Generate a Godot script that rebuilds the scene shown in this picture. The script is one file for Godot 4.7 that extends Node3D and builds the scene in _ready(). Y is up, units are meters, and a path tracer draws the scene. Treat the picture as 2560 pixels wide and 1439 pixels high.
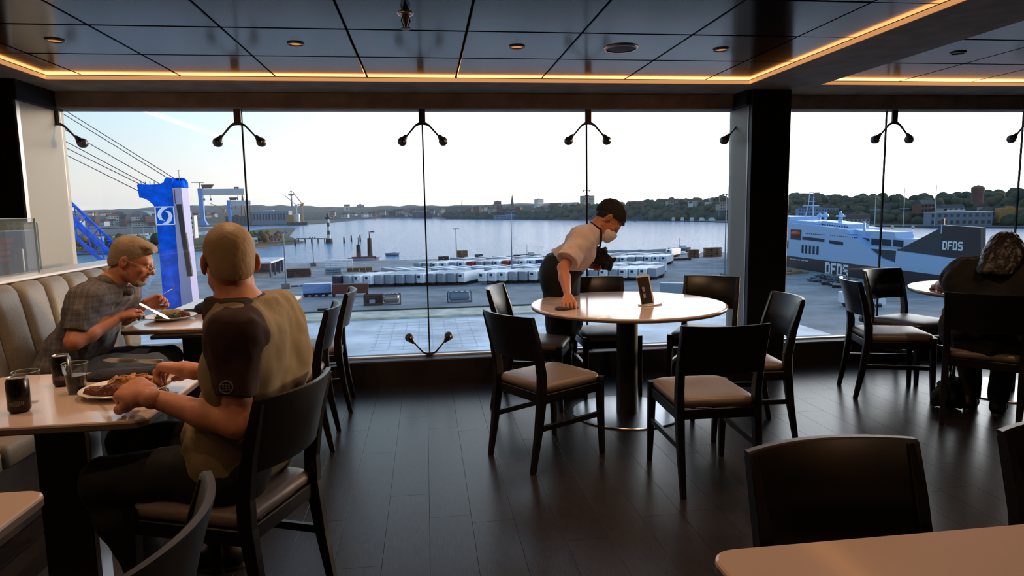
extends Node3D
# A ship's window-side restaurant at dusk, looking over a harbour. x runs along the window wall, -z looks out, floor at y = 0.
var M := {}
var used := {}
var rng := RandomNumberGenerator.new()
const GZ := -5.5      # plane of the glass
const QY := -22.6     # quay
const SY := -25.5     # sea

func _ready():
	rng.seed = 11
	set_view()
	set_light()
	make_materials()
	room()
	harbour()
	tables_and_chairs()
	people()
	small_things()

# ---------------------------------------------------------------- camera, sky, sun, exposure
func set_view():
	var c := Camera3D.new(); c.name = "camera"
	c.fov = rad_to_deg(2.0 * atan(719.5 / 1658.0))
	c.near = 0.03; c.far = 20000.0
	add_child(c)
	c.position = Vector3(0, 1.395, 0)
	c.basis = Basis(Vector3.UP, deg_to_rad(-7.305)) * Basis(Vector3.RIGHT, deg_to_rad(-6.821)) * Basis(Vector3.BACK, deg_to_rad(-0.994))
	c.current = true

const SUN_AZ := 66.0
const SUN_EL := 3.2

func sky_colour(d: Vector3, sun: Vector3) -> Color:
	var e := maxf(d.y, 0.0)
	var ang := rad_to_deg(acos(clampf(d.dot(sun), -1, 1)))
	var m := 1.0 + 0.62 * (exp((88.0 - minf(ang, 100.0)) / 28.0) - 1.0)     # brighter all the way round towards the sun
	var w := clampf((m - 0.9) / 1.6, 0.0, 1.0)
	var hor := Vector3(0.86, 0.85, 0.80).lerp(Vector3(0.96, 0.90, 0.80), w) * m
	var mid := Vector3(0.62, 0.87, 0.98).lerp(Vector3(0.86, 0.92, 0.96), w) * lerpf(1.0, m, 0.8)
	var top := Vector3(0.14, 0.35, 0.66)
	var c := hor.lerp(mid, smoothstep(0.02, 0.16, e))
	c = c.lerp(top, smoothstep(0.14, 0.72, e))
	c += Vector3(7.0, 4.6, 2.2) * exp(-pow(ang / 9.0, 1.2))
	return Color(c.x, c.y, c.z, 1)

func set_light():
	var az := deg_to_rad(SUN_AZ)
	var el := deg_to_rad(SUN_EL)
	var sun := Vector3(sin(az) * cos(el), sin(el), -cos(az) * cos(el))
	var w := 512
	var h := 256
	var im := Image.create_empty(w, h, false, Image.FORMAT_RGBAF)
	for y in h:
		var lat := (0.5 - (y + 0.5) / h) * PI
		for x in w:
			var lon := (x + 0.5) / w * TAU      # 0 is -z, growing towards +x
			im.set_pixel(x, y, sky_colour(Vector3(sin(lon) * cos(lat), sin(lat), -cos(lon) * cos(lat)), sun))
	var e := Environment.new()
	e.background_mode = Environment.BG_SKY
	var sk := Sky.new()
	var sm := PanoramaSkyMaterial.new()
	sm.panorama = ImageTexture.create_from_image(im)
	sk.sky_material = sm
	e.sky = sk
	e.background_energy_multiplier = 1.0
	e.tonemap_mode = Environment.TONE_MAPPER_LINEAR
	e.tonemap_exposure = 1.16
	e.volumetric_fog_enabled = true; e.volumetric_fog_density = 0.0
	e.sdfgi_enabled = true; e.ssao_enabled = true; e.ssil_enabled = true
	var we := WorldEnvironment.new(); we.name = "world_environment"; we.environment = e
	add_child(we)
	var s := DirectionalLight3D.new(); s.name = "sun"
	s.light_color = Color(1.0, 0.80, 0.56)
	s.light_energy = 0.6
	s.light_angular_distance = 3.0
	s.shadow_enabled = true
	add_child(s)
	s.basis = Basis.looking_at(-sun)

func omni(called: String, at: Vector3, col: Color, energy: float, size: float):
	var l := OmniLight3D.new(); l.name = called
	l.position = at; l.light_color = col; l.light_energy = energy; l.light_size = size
	l.omni_range = 14.0; l.omni_attenuation = 2.0; l.shadow_enabled = true
	add_child(l, true)

func spot(called: String, at: Vector3, col: Color, energy: float, size: float, angle := 62.0):
	var l := SpotLight3D.new(); l.name = called
	l.light_color = col; l.light_energy = energy; l.light_size = size
	l.spot_range = 14.0; l.spot_attenuation = 2.0; l.spot_angle = angle; l.spot_angle_attenuation = 0.6; l.shadow_enabled = true
	add_child(l, true)
	l.position = at; l.rotation = Vector3(-PI / 2, 0, 0)

# ---------------------------------------------------------------- materials
func noise_tex(freq: float, oct := 4, size := 256, normal := false, strength := 4.0, lo := 0.6, hi := 1.0, kind := FastNoiseLite.TYPE_SIMPLEX_SMOOTH) -> NoiseTexture2D:
	var n := FastNoiseLite.new(); n.seed = 5; n.noise_type = kind; n.frequency = freq; n.fractal_octaves = oct
	var t := NoiseTexture2D.new(); t.width = size; t.height = size; t.seamless = true; t.noise = n
	if normal:
		t.as_normal_map = true; t.bump_strength = strength
	else:
		var g := Gradient.new(); g.set_color(0, Color(lo, lo, lo)); g.set_color(1, Color(hi, hi, hi)); t.color_ramp = g
	return t

func streak_tex(w: int, h: int, fx: float, fy: float, lo: float, hi: float, sd: int) -> ImageTexture:
	var n := FastNoiseLite.new(); n.seed = sd; n.frequency = 1.0; n.fractal_octaves = 3
	var im := Image.create_empty(w, h, false, Image.FORMAT_RGB8)
	for y in h:
		var b := absf(y * 2.0 / h - 1.0)        # mirrored, so that it repeats
		for x in w:
			var a := absf(x * 2.0 / w - 1.0)
			var v := lerpf(lo, hi, clampf(n.get_noise_2d(a * fx, b * fy) * 0.8 + 0.5, 0, 1))
			im.set_pixel(x, y, Color(v, v, v))
	return ImageTexture.create_from_image(im)

func mt(key: String, c: Color, rough: float, metal := 0.0, tex: Texture2D = null, scale := 1.0, world := false) -> StandardMaterial3D:
	var m := StandardMaterial3D.new()
	m.resource_name = key
	m.albedo_color = c; m.roughness = rough; m.metallic = metal
	if tex:
		m.albedo_texture = tex
		m.uv1_triplanar = true; m.uv1_world_triplanar = world
		m.uv1_scale = Vector3.ONE * scale
	M[key] = m
	return m

func glow(key: String, c: Color, e: float) -> StandardMaterial3D:
	var m := mt(key, Color(0.1, 0.1, 0.1), 0.6)
	m.emission_enabled = true; m.emission = c; m.emission_energy_multiplier = e
	return m

func make_materials():
	var grain := streak_tex(256, 256, 34.0, 2.4, 0.62, 1.0, 3)
	var soft := noise_tex(0.02, 4, 256, false, 4.0, 0.78, 1.0)
	var blotch := noise_tex(0.008, 5, 512, false, 4.0, 0.70, 1.0)
	var fine := noise_tex(0.11, 3, 256, false, 4.0, 0.72, 1.0)
	var bump := noise_tex(0.09, 3, 256, true, 2.0)
	# room
	for i in 4:
		var k: float = [0.93, 1.0, 1.06, 0.97][i]
		var m := mt("plank%d" % i, Color(0.175 * k, 0.158 * k, 0.155 * k), 0.28, 0.0, grain, 2.2)
		m.uv1_offset = Vector3(i * 0.37, i * 0.21, i * 0.57)
		m.metallic_specular = 0.36
	mt("subfloor", Color(0.10, 0.09, 0.085), 0.7)
	var cp := mt("ceiling_panel", Color(0.075, 0.08, 0.095), 0.15); cp.metallic_specular = 0.40
	mt("ceiling_dark", Color(0.02, 0.02, 0.022), 0.7)
	mt("soffit", Color(0.62, 0.58, 0.54), 0.7, 0.0, soft, 0.8)
	mt("wall_dark", Color(0.15, 0.125, 0.105), 0.55, 0.0, soft, 1.0)
	mt("wall_warm", Color(0.34, 0.29, 0.25), 0.7, 0.0, soft, 0.7)
	mt("column_front", Color(0.085, 0.07, 0.06), 0.5, 0.0, grain, 1.2)
	mt("column_side", Color(0.56, 0.54, 0.49), 0.42)
	mt("cap", Color(0.03, 0.03, 0.03), 0.6)
	mt("sill_metal", Color(0.86, 0.86, 0.86), 0.35, 0.3)
	mt("gasket", Color(0.16, 0.17, 0.18), 0.5)
	mt("fitting", Color(0.36, 0.35, 0.34), 0.34, 0.8)
	mt("chrome", Color(0.80, 0.80, 0.82), 0.16, 1.0)
	mt("steel", Color(0.62, 0.63, 0.66), 0.24, 1.0)
	mt("alu", Color(0.70, 0.70, 0.70), 0.34, 0.8)
	var gl := mt("pane", Color(0.93, 0.97, 0.97, 0.01), 0.0); gl.transparency = BaseMaterial3D.TRANSPARENCY_ALPHA
	var gp := mt("partition_glass", Color(0.86, 0.93, 0.92, 0.06), 0.0); gp.transparency = BaseMaterial3D.TRANSPARENCY_ALPHA
	mt("glass_edge", Color(0.50, 0.62, 0.60), 0.2)
	# furniture
	var w := mt("chair_wood", Color(0.075, 0.056, 0.046), 0.36, 0.0, grain, 3.0); w.metallic_specular = 0.5
	mt("seat_leather", Color(0.50, 0.45, 0.42), 0.42, 0.0, fine, 6.0)
	var tt := mt("table_top", Color(0.78, 0.71, 0.68), 0.12); tt.metallic_specular = 0.6
	mt("table_edge", Color(0.42, 0.36, 0.33), 0.4)
	mt("table_post", Color(0.12, 0.105, 0.095), 0.45, 0.0, grain, 2.0)
	var bl := mt("bench_leather", Color(0.52, 0.49, 0.44), 0.5, 0.0, fine, 4.0); bl.normal_enabled = true; bl.normal_texture = bump; bl.normal_scale = 0.25
	mt("bench_base", Color(0.17, 0.145, 0.13), 0.6)
	# people
	for a in [["skin_a", Color(0.71, 0.47, 0.36)], ["skin_b", Color(0.72, 0.49, 0.38)], ["skin_c", Color(0.70, 0.45, 0.33)], ["skin_d", Color(0.62, 0.43, 0.35)]]:
		var s := mt(a[0], a[1], 0.5); s.subsurf_scatter_enabled = true; s.subsurf_scatter_strength = 0.12
	mt("hair_grey", Color(0.62, 0.55, 0.46), 0.6, 0.0, fine, 24.0)
	mt("hair_blond", Color(0.66, 0.56, 0.43), 0.6, 0.0, fine, 24.0)
	mt("hair_dark", Color(0.10, 0.07, 0.055), 0.5, 0.0, grain, 9.0)
	mt("shirt_check", Color(0.40, 0.39, 0.41), 0.85, 0.0, check_tex(), 9.0)
	mt("tee_khaki", Color(0.56, 0.50, 0.38), 0.9, 0.0, fine, 14.0)
	mt("tee_maroon", Color(0.20, 0.085, 0.08), 0.9, 0.0, fine, 14.0)
	mt("trousers_black", Color(0.035, 0.036, 0.042), 0.8, 0.0, fine, 12.0)
	mt("jeans", Color(0.40, 0.48, 0.58), 0.85, 0.0, fine, 14.0)
	mt("polo_white", Color(0.93, 0.86, 0.84), 0.9, 0.0, fine, 14.0)
	mt("apron_black", Color(0.045, 0.05, 0.05), 0.85, 0.0, fine, 10.0)
	mt("cap_cloth", Color(0.11, 0.105, 0.085), 0.9, 0.0, fine, 18.0)
	mt("mask_white", Color(0.86, 0.84, 0.82), 0.85)
	mt("hoodie_dark", Color(0.095, 0.075, 0.065), 0.9, 0.0, fine, 10.0)
	mt("shoe_dark", Color(0.05, 0.048, 0.05), 0.5)
	mt("sole", Color(0.42, 0.42, 0.42), 0.7)
	mt("strap_brown", Color(0.20, 0.11, 0.07), 0.5)
	mt("cloth_dark", Color(0.05, 0.05, 0.065), 0.9)
	mt("cloth_grey", Color(0.20, 0.20, 0.22), 0.9)
	mt("navy_cloth", Color(0.07, 0.11, 0.19), 0.85, 0.0, fine, 12.0)
	# table things
	mt("china", Color(0.88, 0.87, 0.86), 0.18)
	mt("can_black", Color(0.045, 0.028, 0.026), 0.25, 0.3)
	mt("can_print", Color(0.42, 0.38, 0.36), 0.4)
	mt("cola", Color(0.06, 0.018, 0.012), 0.08)
	var cg := mt("cup_glass", Color(0.96, 0.97, 0.97, 0.004), 0.0); cg.metallic_specular = 0.3; cg.transparency = BaseMaterial3D.TRANSPARENCY_ALPHA
	mt("food_gold", Color(0.72, 0.47, 0.15), 0.55, 0.0, fine, 20.0)
	mt("food_brown", Color(0.42, 0.19, 0.08), 0.5, 0.0, fine, 20.0)
	mt("food_green", Color(0.20, 0.33, 0.10), 0.6, 0.0, fine, 25.0)
	mt("food_pale", Color(0.74, 0.66, 0.48), 0.6, 0.0, fine, 20.0)
	mt("card_dark", Color(0.10, 0.045, 0.035), 0.7).metallic_specular = 0.15
	mt("card_gold", Color(0.42, 0.27, 0.14), 0.5)
	mt("acrylic", Color(0.83, 0.83, 0.82), 0.15)
	mt("red_print", Color(0.72, 0.13, 0.14), 0.5)
	mt("panel_grey", Color(0.23, 0.25, 0.28), 0.6)
	# outside
	var wm := mt("water", Color(0.07, 0.47, 0.68), 0.15); wm.metallic_specular = 0.36
	wm.uv1_triplanar = true; wm.uv1_world_triplanar = true; wm.uv1_scale = Vector3(0.018, 0.018, 0.018)
	wm.normal_enabled = true; wm.normal_texture = noise_tex(0.035, 5, 512, true, 7.0); wm.normal_scale = 1.3
	mt("asphalt", Color(0.62, 0.63, 0.65), 0.85, 0.0, blotch, 0.018, true)
	mt("concrete", Color(0.56, 0.55, 0.53), 0.85, 0.0, blotch, 0.05)
	mt("roof_white", Color(0.90, 0.92, 0.96), 0.55, 0.0, blotch, 0.06, true)
	mt("roof_band", Color(0.84, 0.83, 0.76), 0.6, 0.0, blotch, 0.15, true)
	mt("roof_edge", Color(0.20, 0.22, 0.26), 0.5)
	mt("crane_blue", Color(0.0, 0.40, 1.0), 0.6, 0.0, blotch, 0.25).metallic_specular = 0.12
	mt("crane_pale", Color(0.58, 0.58, 0.74), 0.45)
	mt("crane_dark", Color(0.03, 0.04, 0.08), 0.5)
	mt("cable", Color(0.36, 0.36, 0.39), 0.6)
	mt("sign_white", Color(0.86, 0.90, 0.95), 0.5)
	mt("trailer_white", Color(0.86, 0.88, 0.92), 0.4)
	mt("trailer_grey", Color(0.56, 0.60, 0.66), 0.4)
	mt("trailer_blue", Color(0.07, 0.15, 0.46), 0.4)
	mt("trailer_navy", Color(0.08, 0.11, 0.20), 0.4)
	mt("trailer_red", Color(0.55, 0.14, 0.11), 0.5)
	mt("trailer_yellow", Color(0.66, 0.45, 0.16), 0.5)
	mt("box_brown", Color(0.36, 0.16, 0.13), 0.6)
	mt("box_blue", Color(0.42, 0.55, 0.76), 0.5)
	mt("tank_metal", Color(0.62, 0.56, 0.52), 0.3, 0.6)
	mt("rust", Color(0.27, 0.19, 0.16), 0.8)
	mt("timber", Color(0.46, 0.33, 0.22), 0.85)
	mt("rubber", Color(0.04, 0.04, 0.045), 0.8)
	mt("ship_white", Color(0.62, 0.74, 0.90), 0.4)
	mt("ship_navy", Color(0.085, 0.10, 0.15), 0.45)
	mt("ship_glass", Color(0.10, 0.15, 0.20), 0.15)
	mt("ship_funnel", Color(0.10, 0.11, 0.16), 0.5)
	mt("ship_deck", Color(0.20, 0.24, 0.26), 0.7)
	mt("orange", Color(0.80, 0.28, 0.10), 0.5)
	mt("ochre", Color(0.64, 0.45, 0.20), 0.6)
	mt("gantry_blue", Color(0.32, 0.52, 0.80), 0.5)
	mt("gantry_beam", Color(0.68, 0.71, 0.74), 0.5)
	mt("hall_grey", Color(0.42, 0.48, 0.56), 0.6)
	mt("hall_dark", Color(0.24, 0.29, 0.36), 0.6)
	mt("brick", Color(0.42, 0.28, 0.22), 0.8)
	mt("house_wall", Color(0.62, 0.60, 0.56), 0.8)
	mt("house_pale", Color(0.78, 0.78, 0.76), 0.7)
	mt("tile_roof", Color(0.33, 0.24, 0.21), 0.8)
	mt("slate_roof", Color(0.24, 0.26, 0.30), 0.8)
	mt("window_dark", Color(0.12, 0.15, 0.19), 0.2)
	mt("grass", Color(0.23, 0.27, 0.12), 0.95, 0.0, blotch, 0.03, true)
	mt("hill", Color(0.27, 0.29, 0.25), 0.95, 0.0, blotch, 0.004, true)
	mt("shore", Color(0.33, 0.33, 0.31), 0.9, 0.0, blotch, 0.02, true)
	mt("leaf_a", Color(0.25, 0.29, 0.19), 0.9, 0.0, fine, 0.4)
	mt("leaf_b", Color(0.31, 0.32, 0.21), 0.9, 0.0, fine, 0.4)
	mt("leaf_c", Color(0.39, 0.35, 0.22), 0.9, 0.0, fine, 0.4)
	mt("bark", Color(0.16, 0.12, 0.09), 0.9)
	# lamps
	glow("lamp_warm", Color(1.0, 0.66, 0.36), 0.55)
	glow("lamp_bright", Color(1.0, 0.74, 0.48), 6.0)
	glow("cove", Color(0.95, 0.66, 0.42), 0.62)

func check_tex() -> ImageTexture:
	var im := Image.create_empty(64, 64, false, Image.FORMAT_RGB8)
	for y in 64:
		for x in 64:
			var v := 0.82
			if x % 16 < 3: v += 0.16
			if y % 16 < 3: v += 0.12
			if x % 32 == 9 or y % 32 == 9: v -= 0.35
			im.set_pixel(x, y, Color(v, v, v))
	return ImageTexture.create_from_image(im)

# ---------------------------------------------------------------- mesh helpers
func S() -> SurfaceTool:
	var st := SurfaceTool.new(); st.begin(Mesh.PRIMITIVE_TRIANGLES); st.set_smooth_group(-1)
	return st

func poly(st: SurfaceTool, p: Array, out: Vector3):
	# a convex face given by its corners in either order; out is any vector on its outer side
	var n := Vector3.ZERO
	for i in range(1, p.size() - 1):
		n += (p[i] - p[0]).cross(p[i + 1] - p[0])
	var flip := n.dot(out) > 0.0
	for i in range(1, p.size() - 1):
		st.add_vertex(p[0])
		if flip:
			st.add_vertex(p[i + 1]); st.add_vertex(p[i])
		else:
			st.add_vertex(p[i]); st.add_vertex(p[i + 1])

func bx(st: SurfaceTool, c: Vector3, s: Vector3, b := 0.0, T := Transform3D()):
	st.set_smooth_group(-1)
	var h := s * 0.5
	var at := func(sx, sy, sz, ax):
		var v := Vector3(h.x - (0.0 if ax == 0 else b), h.y - (0.0 if ax == 1 else b), h.z - (0.0 if ax == 2 else b))
		return T * (c + Vector3(v.x * sx, v.y * sy, v.z * sz))
	var sg := [-1.0, 1.0]
	for k in sg:
		poly(st, [at.call(k, -1, -1, 0), at.call(k, 1, -1, 0), at.call(k, 1, 1, 0), at.call(k, -1, 1, 0)], T.basis * Vector3(k, 0, 0))
		poly(st, [at.call(-1, k, -1, 1), at.call(1, k, -1, 1), at.call(1, k, 1, 1), at.call(-1, k, 1, 1)], T.basis * Vector3(0, k, 0))
		poly(st, [at.call(-1, -1, k, 2), at.call(1, -1, k, 2), at.call(1, 1, k, 2), at.call(-1, 1, k, 2)], T.basis * Vector3(0, 0, k))
	if b > 0.0:
		for i in sg:
			for j in sg:
				poly(st, [at.call(-1, i, j, 1), at.call(1, i, j, 1), at.call(1, i, j, 2), at.call(-1, i, j, 2)], T.basis * Vector3(0, i, j))
				poly(st, [at.call(i, -1, j, 0), at.call(i, 1, j, 0), at.call(i, 1, j, 2), at.call(i, -1, j, 2)], T.basis * Vector3(i, 0, j))
				poly(st, [at.call(i, j, -1, 0), at.call(i, j, 1, 0), at.call(i, j, 1, 1), at.call(i, j, -1, 1)], T.basis * Vector3(i, j, 0))
				for k in sg:
					poly(st, [at.call(i, j, k, 0), at.call(i, j, k, 1), at.call(i, j, k, 2)], T.basis * Vector3(i, j, k))

func lohi(st: SurfaceTool, lo: Vector3, hi: Vector3, b := 0.0):
	bx(st, (lo + hi) * 0.5, (hi - lo).abs(), b)

func basis_along(d: Vector3) -> Basis:
	var y := d.normalized()
	var x := y.cross(Vector3.FORWARD if absf(y.z) < 0.9 else Vector3.RIGHT).normalized()
	return Basis(x, y, x.cross(y))

func cyl(st: SurfaceTool, a: Vector3, b: Vector3, ra: float, rb: float, n := 12, caps := true):
	var B := basis_along(b - a)
	var d := (b - a).normalized()
	for i in n:
		var u := B.x * cos(TAU * i / n) + B.z * sin(TAU * i / n)
		var v := B.x * cos(TAU * (i + 1) / n) + B.z * sin(TAU * (i + 1) / n)
		st.set_smooth_group(1)
		if rb > 0.0: poly(st, [a + u * ra, a + v * ra, b + v * rb, b + u * rb], u + v)
		else: poly(st, [a + u * ra, a + v * ra, b], u + v)
		st.set_smooth_group(-1)
		if caps:
			poly(st, [a, a + u * ra, a + v * ra], -d)
			if rb > 0.0: poly(st, [b, b + u * rb, b + v * rb], d)

func tube(st: SurfaceTool, pts: Array, r, n := 8):
	var rings := []
	var x := Vector3.ZERO
	for i in pts.size():
		var d: Vector3 = (pts[mini(i + 1, pts.size() - 1)] - pts[maxi(i - 1, 0)]).normalized()
		if i == 0: x = basis_along(d).x
		x = (x - d * x.dot(d)).normalized()
		var y := d.cross(x)
		var rad: float = r[i] if r is Array else r
		var ring := []
		for k in n:
			ring.append(pts[i] + (x * cos(TAU * k / n) + y * sin(TAU * k / n)) * rad)
		rings.append(ring)
	st.set_smooth_group(2)
	for i in rings.size() - 1:
		for k in n:
			var q := (k + 1) % n
			poly(st, [rings[i][k], rings[i][q], rings[i + 1][q], rings[i + 1][k]], rings[i][k] + rings[i][q] - pts[i] * 2.0)
	st.set_smooth_group(-1)
	poly(st, rings[0], pts[0] - pts[1])
	poly(st, rings[-1], pts[-1] - pts[-2])

func loft(st: SurfaceTool, rings: Array, smooth := true, cap_lo := true, cap_hi := true):
	# rings: equal-sized closed loops of points, one above the other
	var n: int = rings[0].size()
	for i in rings.size() - 1:
		var mid := Vector3.ZERO
		for k in n: mid += (rings[i][k] + rings[i + 1][k]) / (2.0 * n)
		st.set_smooth_group(3 if smooth else -1)
		for k in n:
			var q := (k + 1) % n
			poly(st, [rings[i][k], rings[i][q], rings[i + 1][q], rings[i + 1][k]], (rings[i][k] + rings[i][q] + rings[i + 1][k] + rings[i + 1][q]) * 0.25 - mid)
	var c0 := Vector3.ZERO
	var c1 := Vector3.ZERO
	for k in n:
		c0 += rings[0][k] / float(n); c1 += rings[-1][k] / float(n)
	if not smooth: st.set_smooth_group(-1)
	if cap_lo: poly(st, rings[0], c0 - c1)
	if cap_hi: poly(st, rings[-1], c1 - c0)
	st.set_smooth_group(-1)

func round_rect(w: float, d: float, r: float, y: float, n := 5, T := Transform3D()) -> Array:
	var o := []
	for q in 4:
		var c := Vector2([1, -1, -1, 1][q] * (w * 0.5 - r), [1, 1, -1, -1][q] * (d * 0.5 - r))
		for k in n + 1:
			var a := PI * 0.5 * (q + float(k) / n)
			o.append(T * Vector3(c.x + cos(a) * r, y, c.y + sin(a) * r))
	return o

func lathe(st: SurfaceTool, prof: Array, n := 24, T := Transform3D()):
	var g := 4
	for i in prof.size() - 1:
		var a: Vector2 = prof[i]
		var b: Vector2 = prof[i + 1]
		if i > 0:
			var d0: Vector2 = (a - prof[i - 1]).normalized()
			if d0.dot((b - a).normalized()) < 0.75: g += 1
		st.set_smooth_group(g)
		for k in n:
			var u := Vector2(cos(TAU * k / n), sin(TAU * k / n))
			var v := Vector2(cos(TAU * (k + 1) / n), sin(TAU * (k + 1) / n))
			var nr := Vector2(b.y - a.y, a.x - b.x)      # outside when the profile is walked upwards
			var out := Vector3((u.x + v.x) * nr.x, nr.y * 2.0, (u.y + v.y) * nr.x)
			var p := [Vector3(u.x * a.x, a.y, u.y * a.x), Vector3(v.x * a.x, a.y, v.y * a.x), Vector3(v.x * b.x, b.y, v.y * b.x), Vector3(u.x * b.x, b.y, u.y * b.x)]
			if a.x < 1e-6: p.remove_at(1)
			elif b.x < 1e-6: p.remove_at(2)
			for j in p.size(): p[j] = T * p[j]
			poly(st, p, T.basis * out)
	st.set_smooth_group(-1)

func prism(st: SurfaceTool, pts: PackedVector2Array, z0: float, z1: float, T := Transform3D()):
	var tri := Geometry2D.triangulate_polygon(pts)
	for i in range(0, tri.size(), 3):
		for z in [z0, z1]:
			poly(st, [T * Vector3(pts[tri[i]].x, pts[tri[i]].y, z), T * Vector3(pts[tri[i + 1]].x, pts[tri[i + 1]].y, z), T * Vector3(pts[tri[i + 2]].x, pts[tri[i + 2]].y, z)], T.basis * Vector3(0, 0, 1.0 if (z == z1) == (z1 > z0) else -1.0))
	var cw := 1.0 if Geometry2D.is_polygon_clockwise(pts) else -1.0
	for i in pts.size():
		var a := pts[i]
		var b := pts[(i + 1) % pts.size()]
		poly(st, [T * Vector3(a.x, a.y, z0), T * Vector3(b.x, b.y, z0), T * Vector3(b.x, b.y, z1), T * Vector3(a.x, a.y, z1)], T.basis * Vector3((a.y - b.y) * cw, (b.x - a.x) * cw, 0))

func bar(st: SurfaceTool, pts: Array, sizes: Array, xa := Vector3.RIGHT):
	# a rectangular section (x along xa) swept along pts
	var rings := []
	for i in pts.size():
		var d: Vector3 = (pts[mini(i + 1, pts.size() - 1)] - pts[maxi(i - 1, 0)]).normalized()
		var x := (xa - d * xa.dot(d)).normalized()
		var y := d.cross(x)
		var s: Vector2 = sizes[i] * 0.5
		var c := 0.22 * minf(s.x, s.y)
		var ring := []
		for q in [[1, 1], [-1, 1], [-1, -1], [1, -1]]:
			var e0 := Vector2(q[0] * s.x, q[1] * (s.y - c))
			var e1 := Vector2(q[0] * (s.x - c), q[1] * s.y)
			for e in ([e0, e1] if q[0] * q[1] > 0 else [e1, e0]):
				ring.append(pts[i] + x * e.x + y * e.y)
		rings.append(ring)
	loft(st, rings, false)

func beam(st: SurfaceTool, a: Vector3, b: Vector3, w: float, h := -1.0):
	bar(st, [a, b], [Vector2(w, h if h > 0 else w), Vector2(w, h if h > 0 else w)], Vector3.RIGHT if absf((b - a).normalized().x) < 0.9 else Vector3.BACK)

# ---------------------------------------------------------------- objects
func numbered(called: String, parent: Node) -> String:
	var key := str(parent.get_instance_id()) + called
	var n: int = used.get(key, 0)
	used[key] = n + 1
	return called if n == 0 else "%s_%03d" % [called, n]

func put(called: String, mesh: Mesh, m, parent: Node = self, T := Transform3D()) -> MeshInstance3D:
	var o := MeshInstance3D.new()
	o.name = numbered(called, parent)
	o.mesh = mesh
	o.material_override = M[m] if m is String else m
	o.transform = T
	parent.add_child(o, true)
	return o

func obj(called: String, st: SurfaceTool, m, parent: Node = self, T := Transform3D()) -> MeshInstance3D:
	st.generate_normals()
	return put(called, st.commit(), m, parent, T)

func struct(called: String, st: SurfaceTool, m, T := Transform3D()) -> MeshInstance3D:
	var o := obj(called, st, m, self, T)
	o.set_meta("kind", "structure")
	return o

func tag(o: Node, label: String, cat: String, group := ""):
	o.set_meta("label", label); o.set_meta("category", cat)
	if group != "": o.set_meta("group", group)
	return o

func thing(called: String, label: String, cat: String, at := Vector3.ZERO, turn := 0.0, group := "") -> Node3D:
	var o := Node3D.new()
	o.name = numbered(called, self)
	add_child(o, true)
	o.position = at; o.rotation.y = turn
	return tag(o, label, cat, group)

func frame(called: String) -> Node3D:
	var o := Node3D.new(); o.name = numbered(called, self); add_child(o, true)
	o.set_meta("kind", "structure")
	return o

func dup(src: Node3D, called: String, label: String, at: Vector3, turn: float, group := "") -> Node3D:
	var o: Node3D = src.duplicate()
	o.name = numbered(called, self)
	add_child(o, true)
	o.position = at; o.rotation.y = turn
	o.set_meta("label", label)
	if group != "": o.set_meta("group", group)
	return o

func box_obj(called: String, lo: Vector3, hi: Vector3, m, parent: Node = self, b := 0.0) -> MeshInstance3D:
	var st := S(); lohi(st, lo, hi, b)
	return obj(called, st, m, parent)

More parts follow.
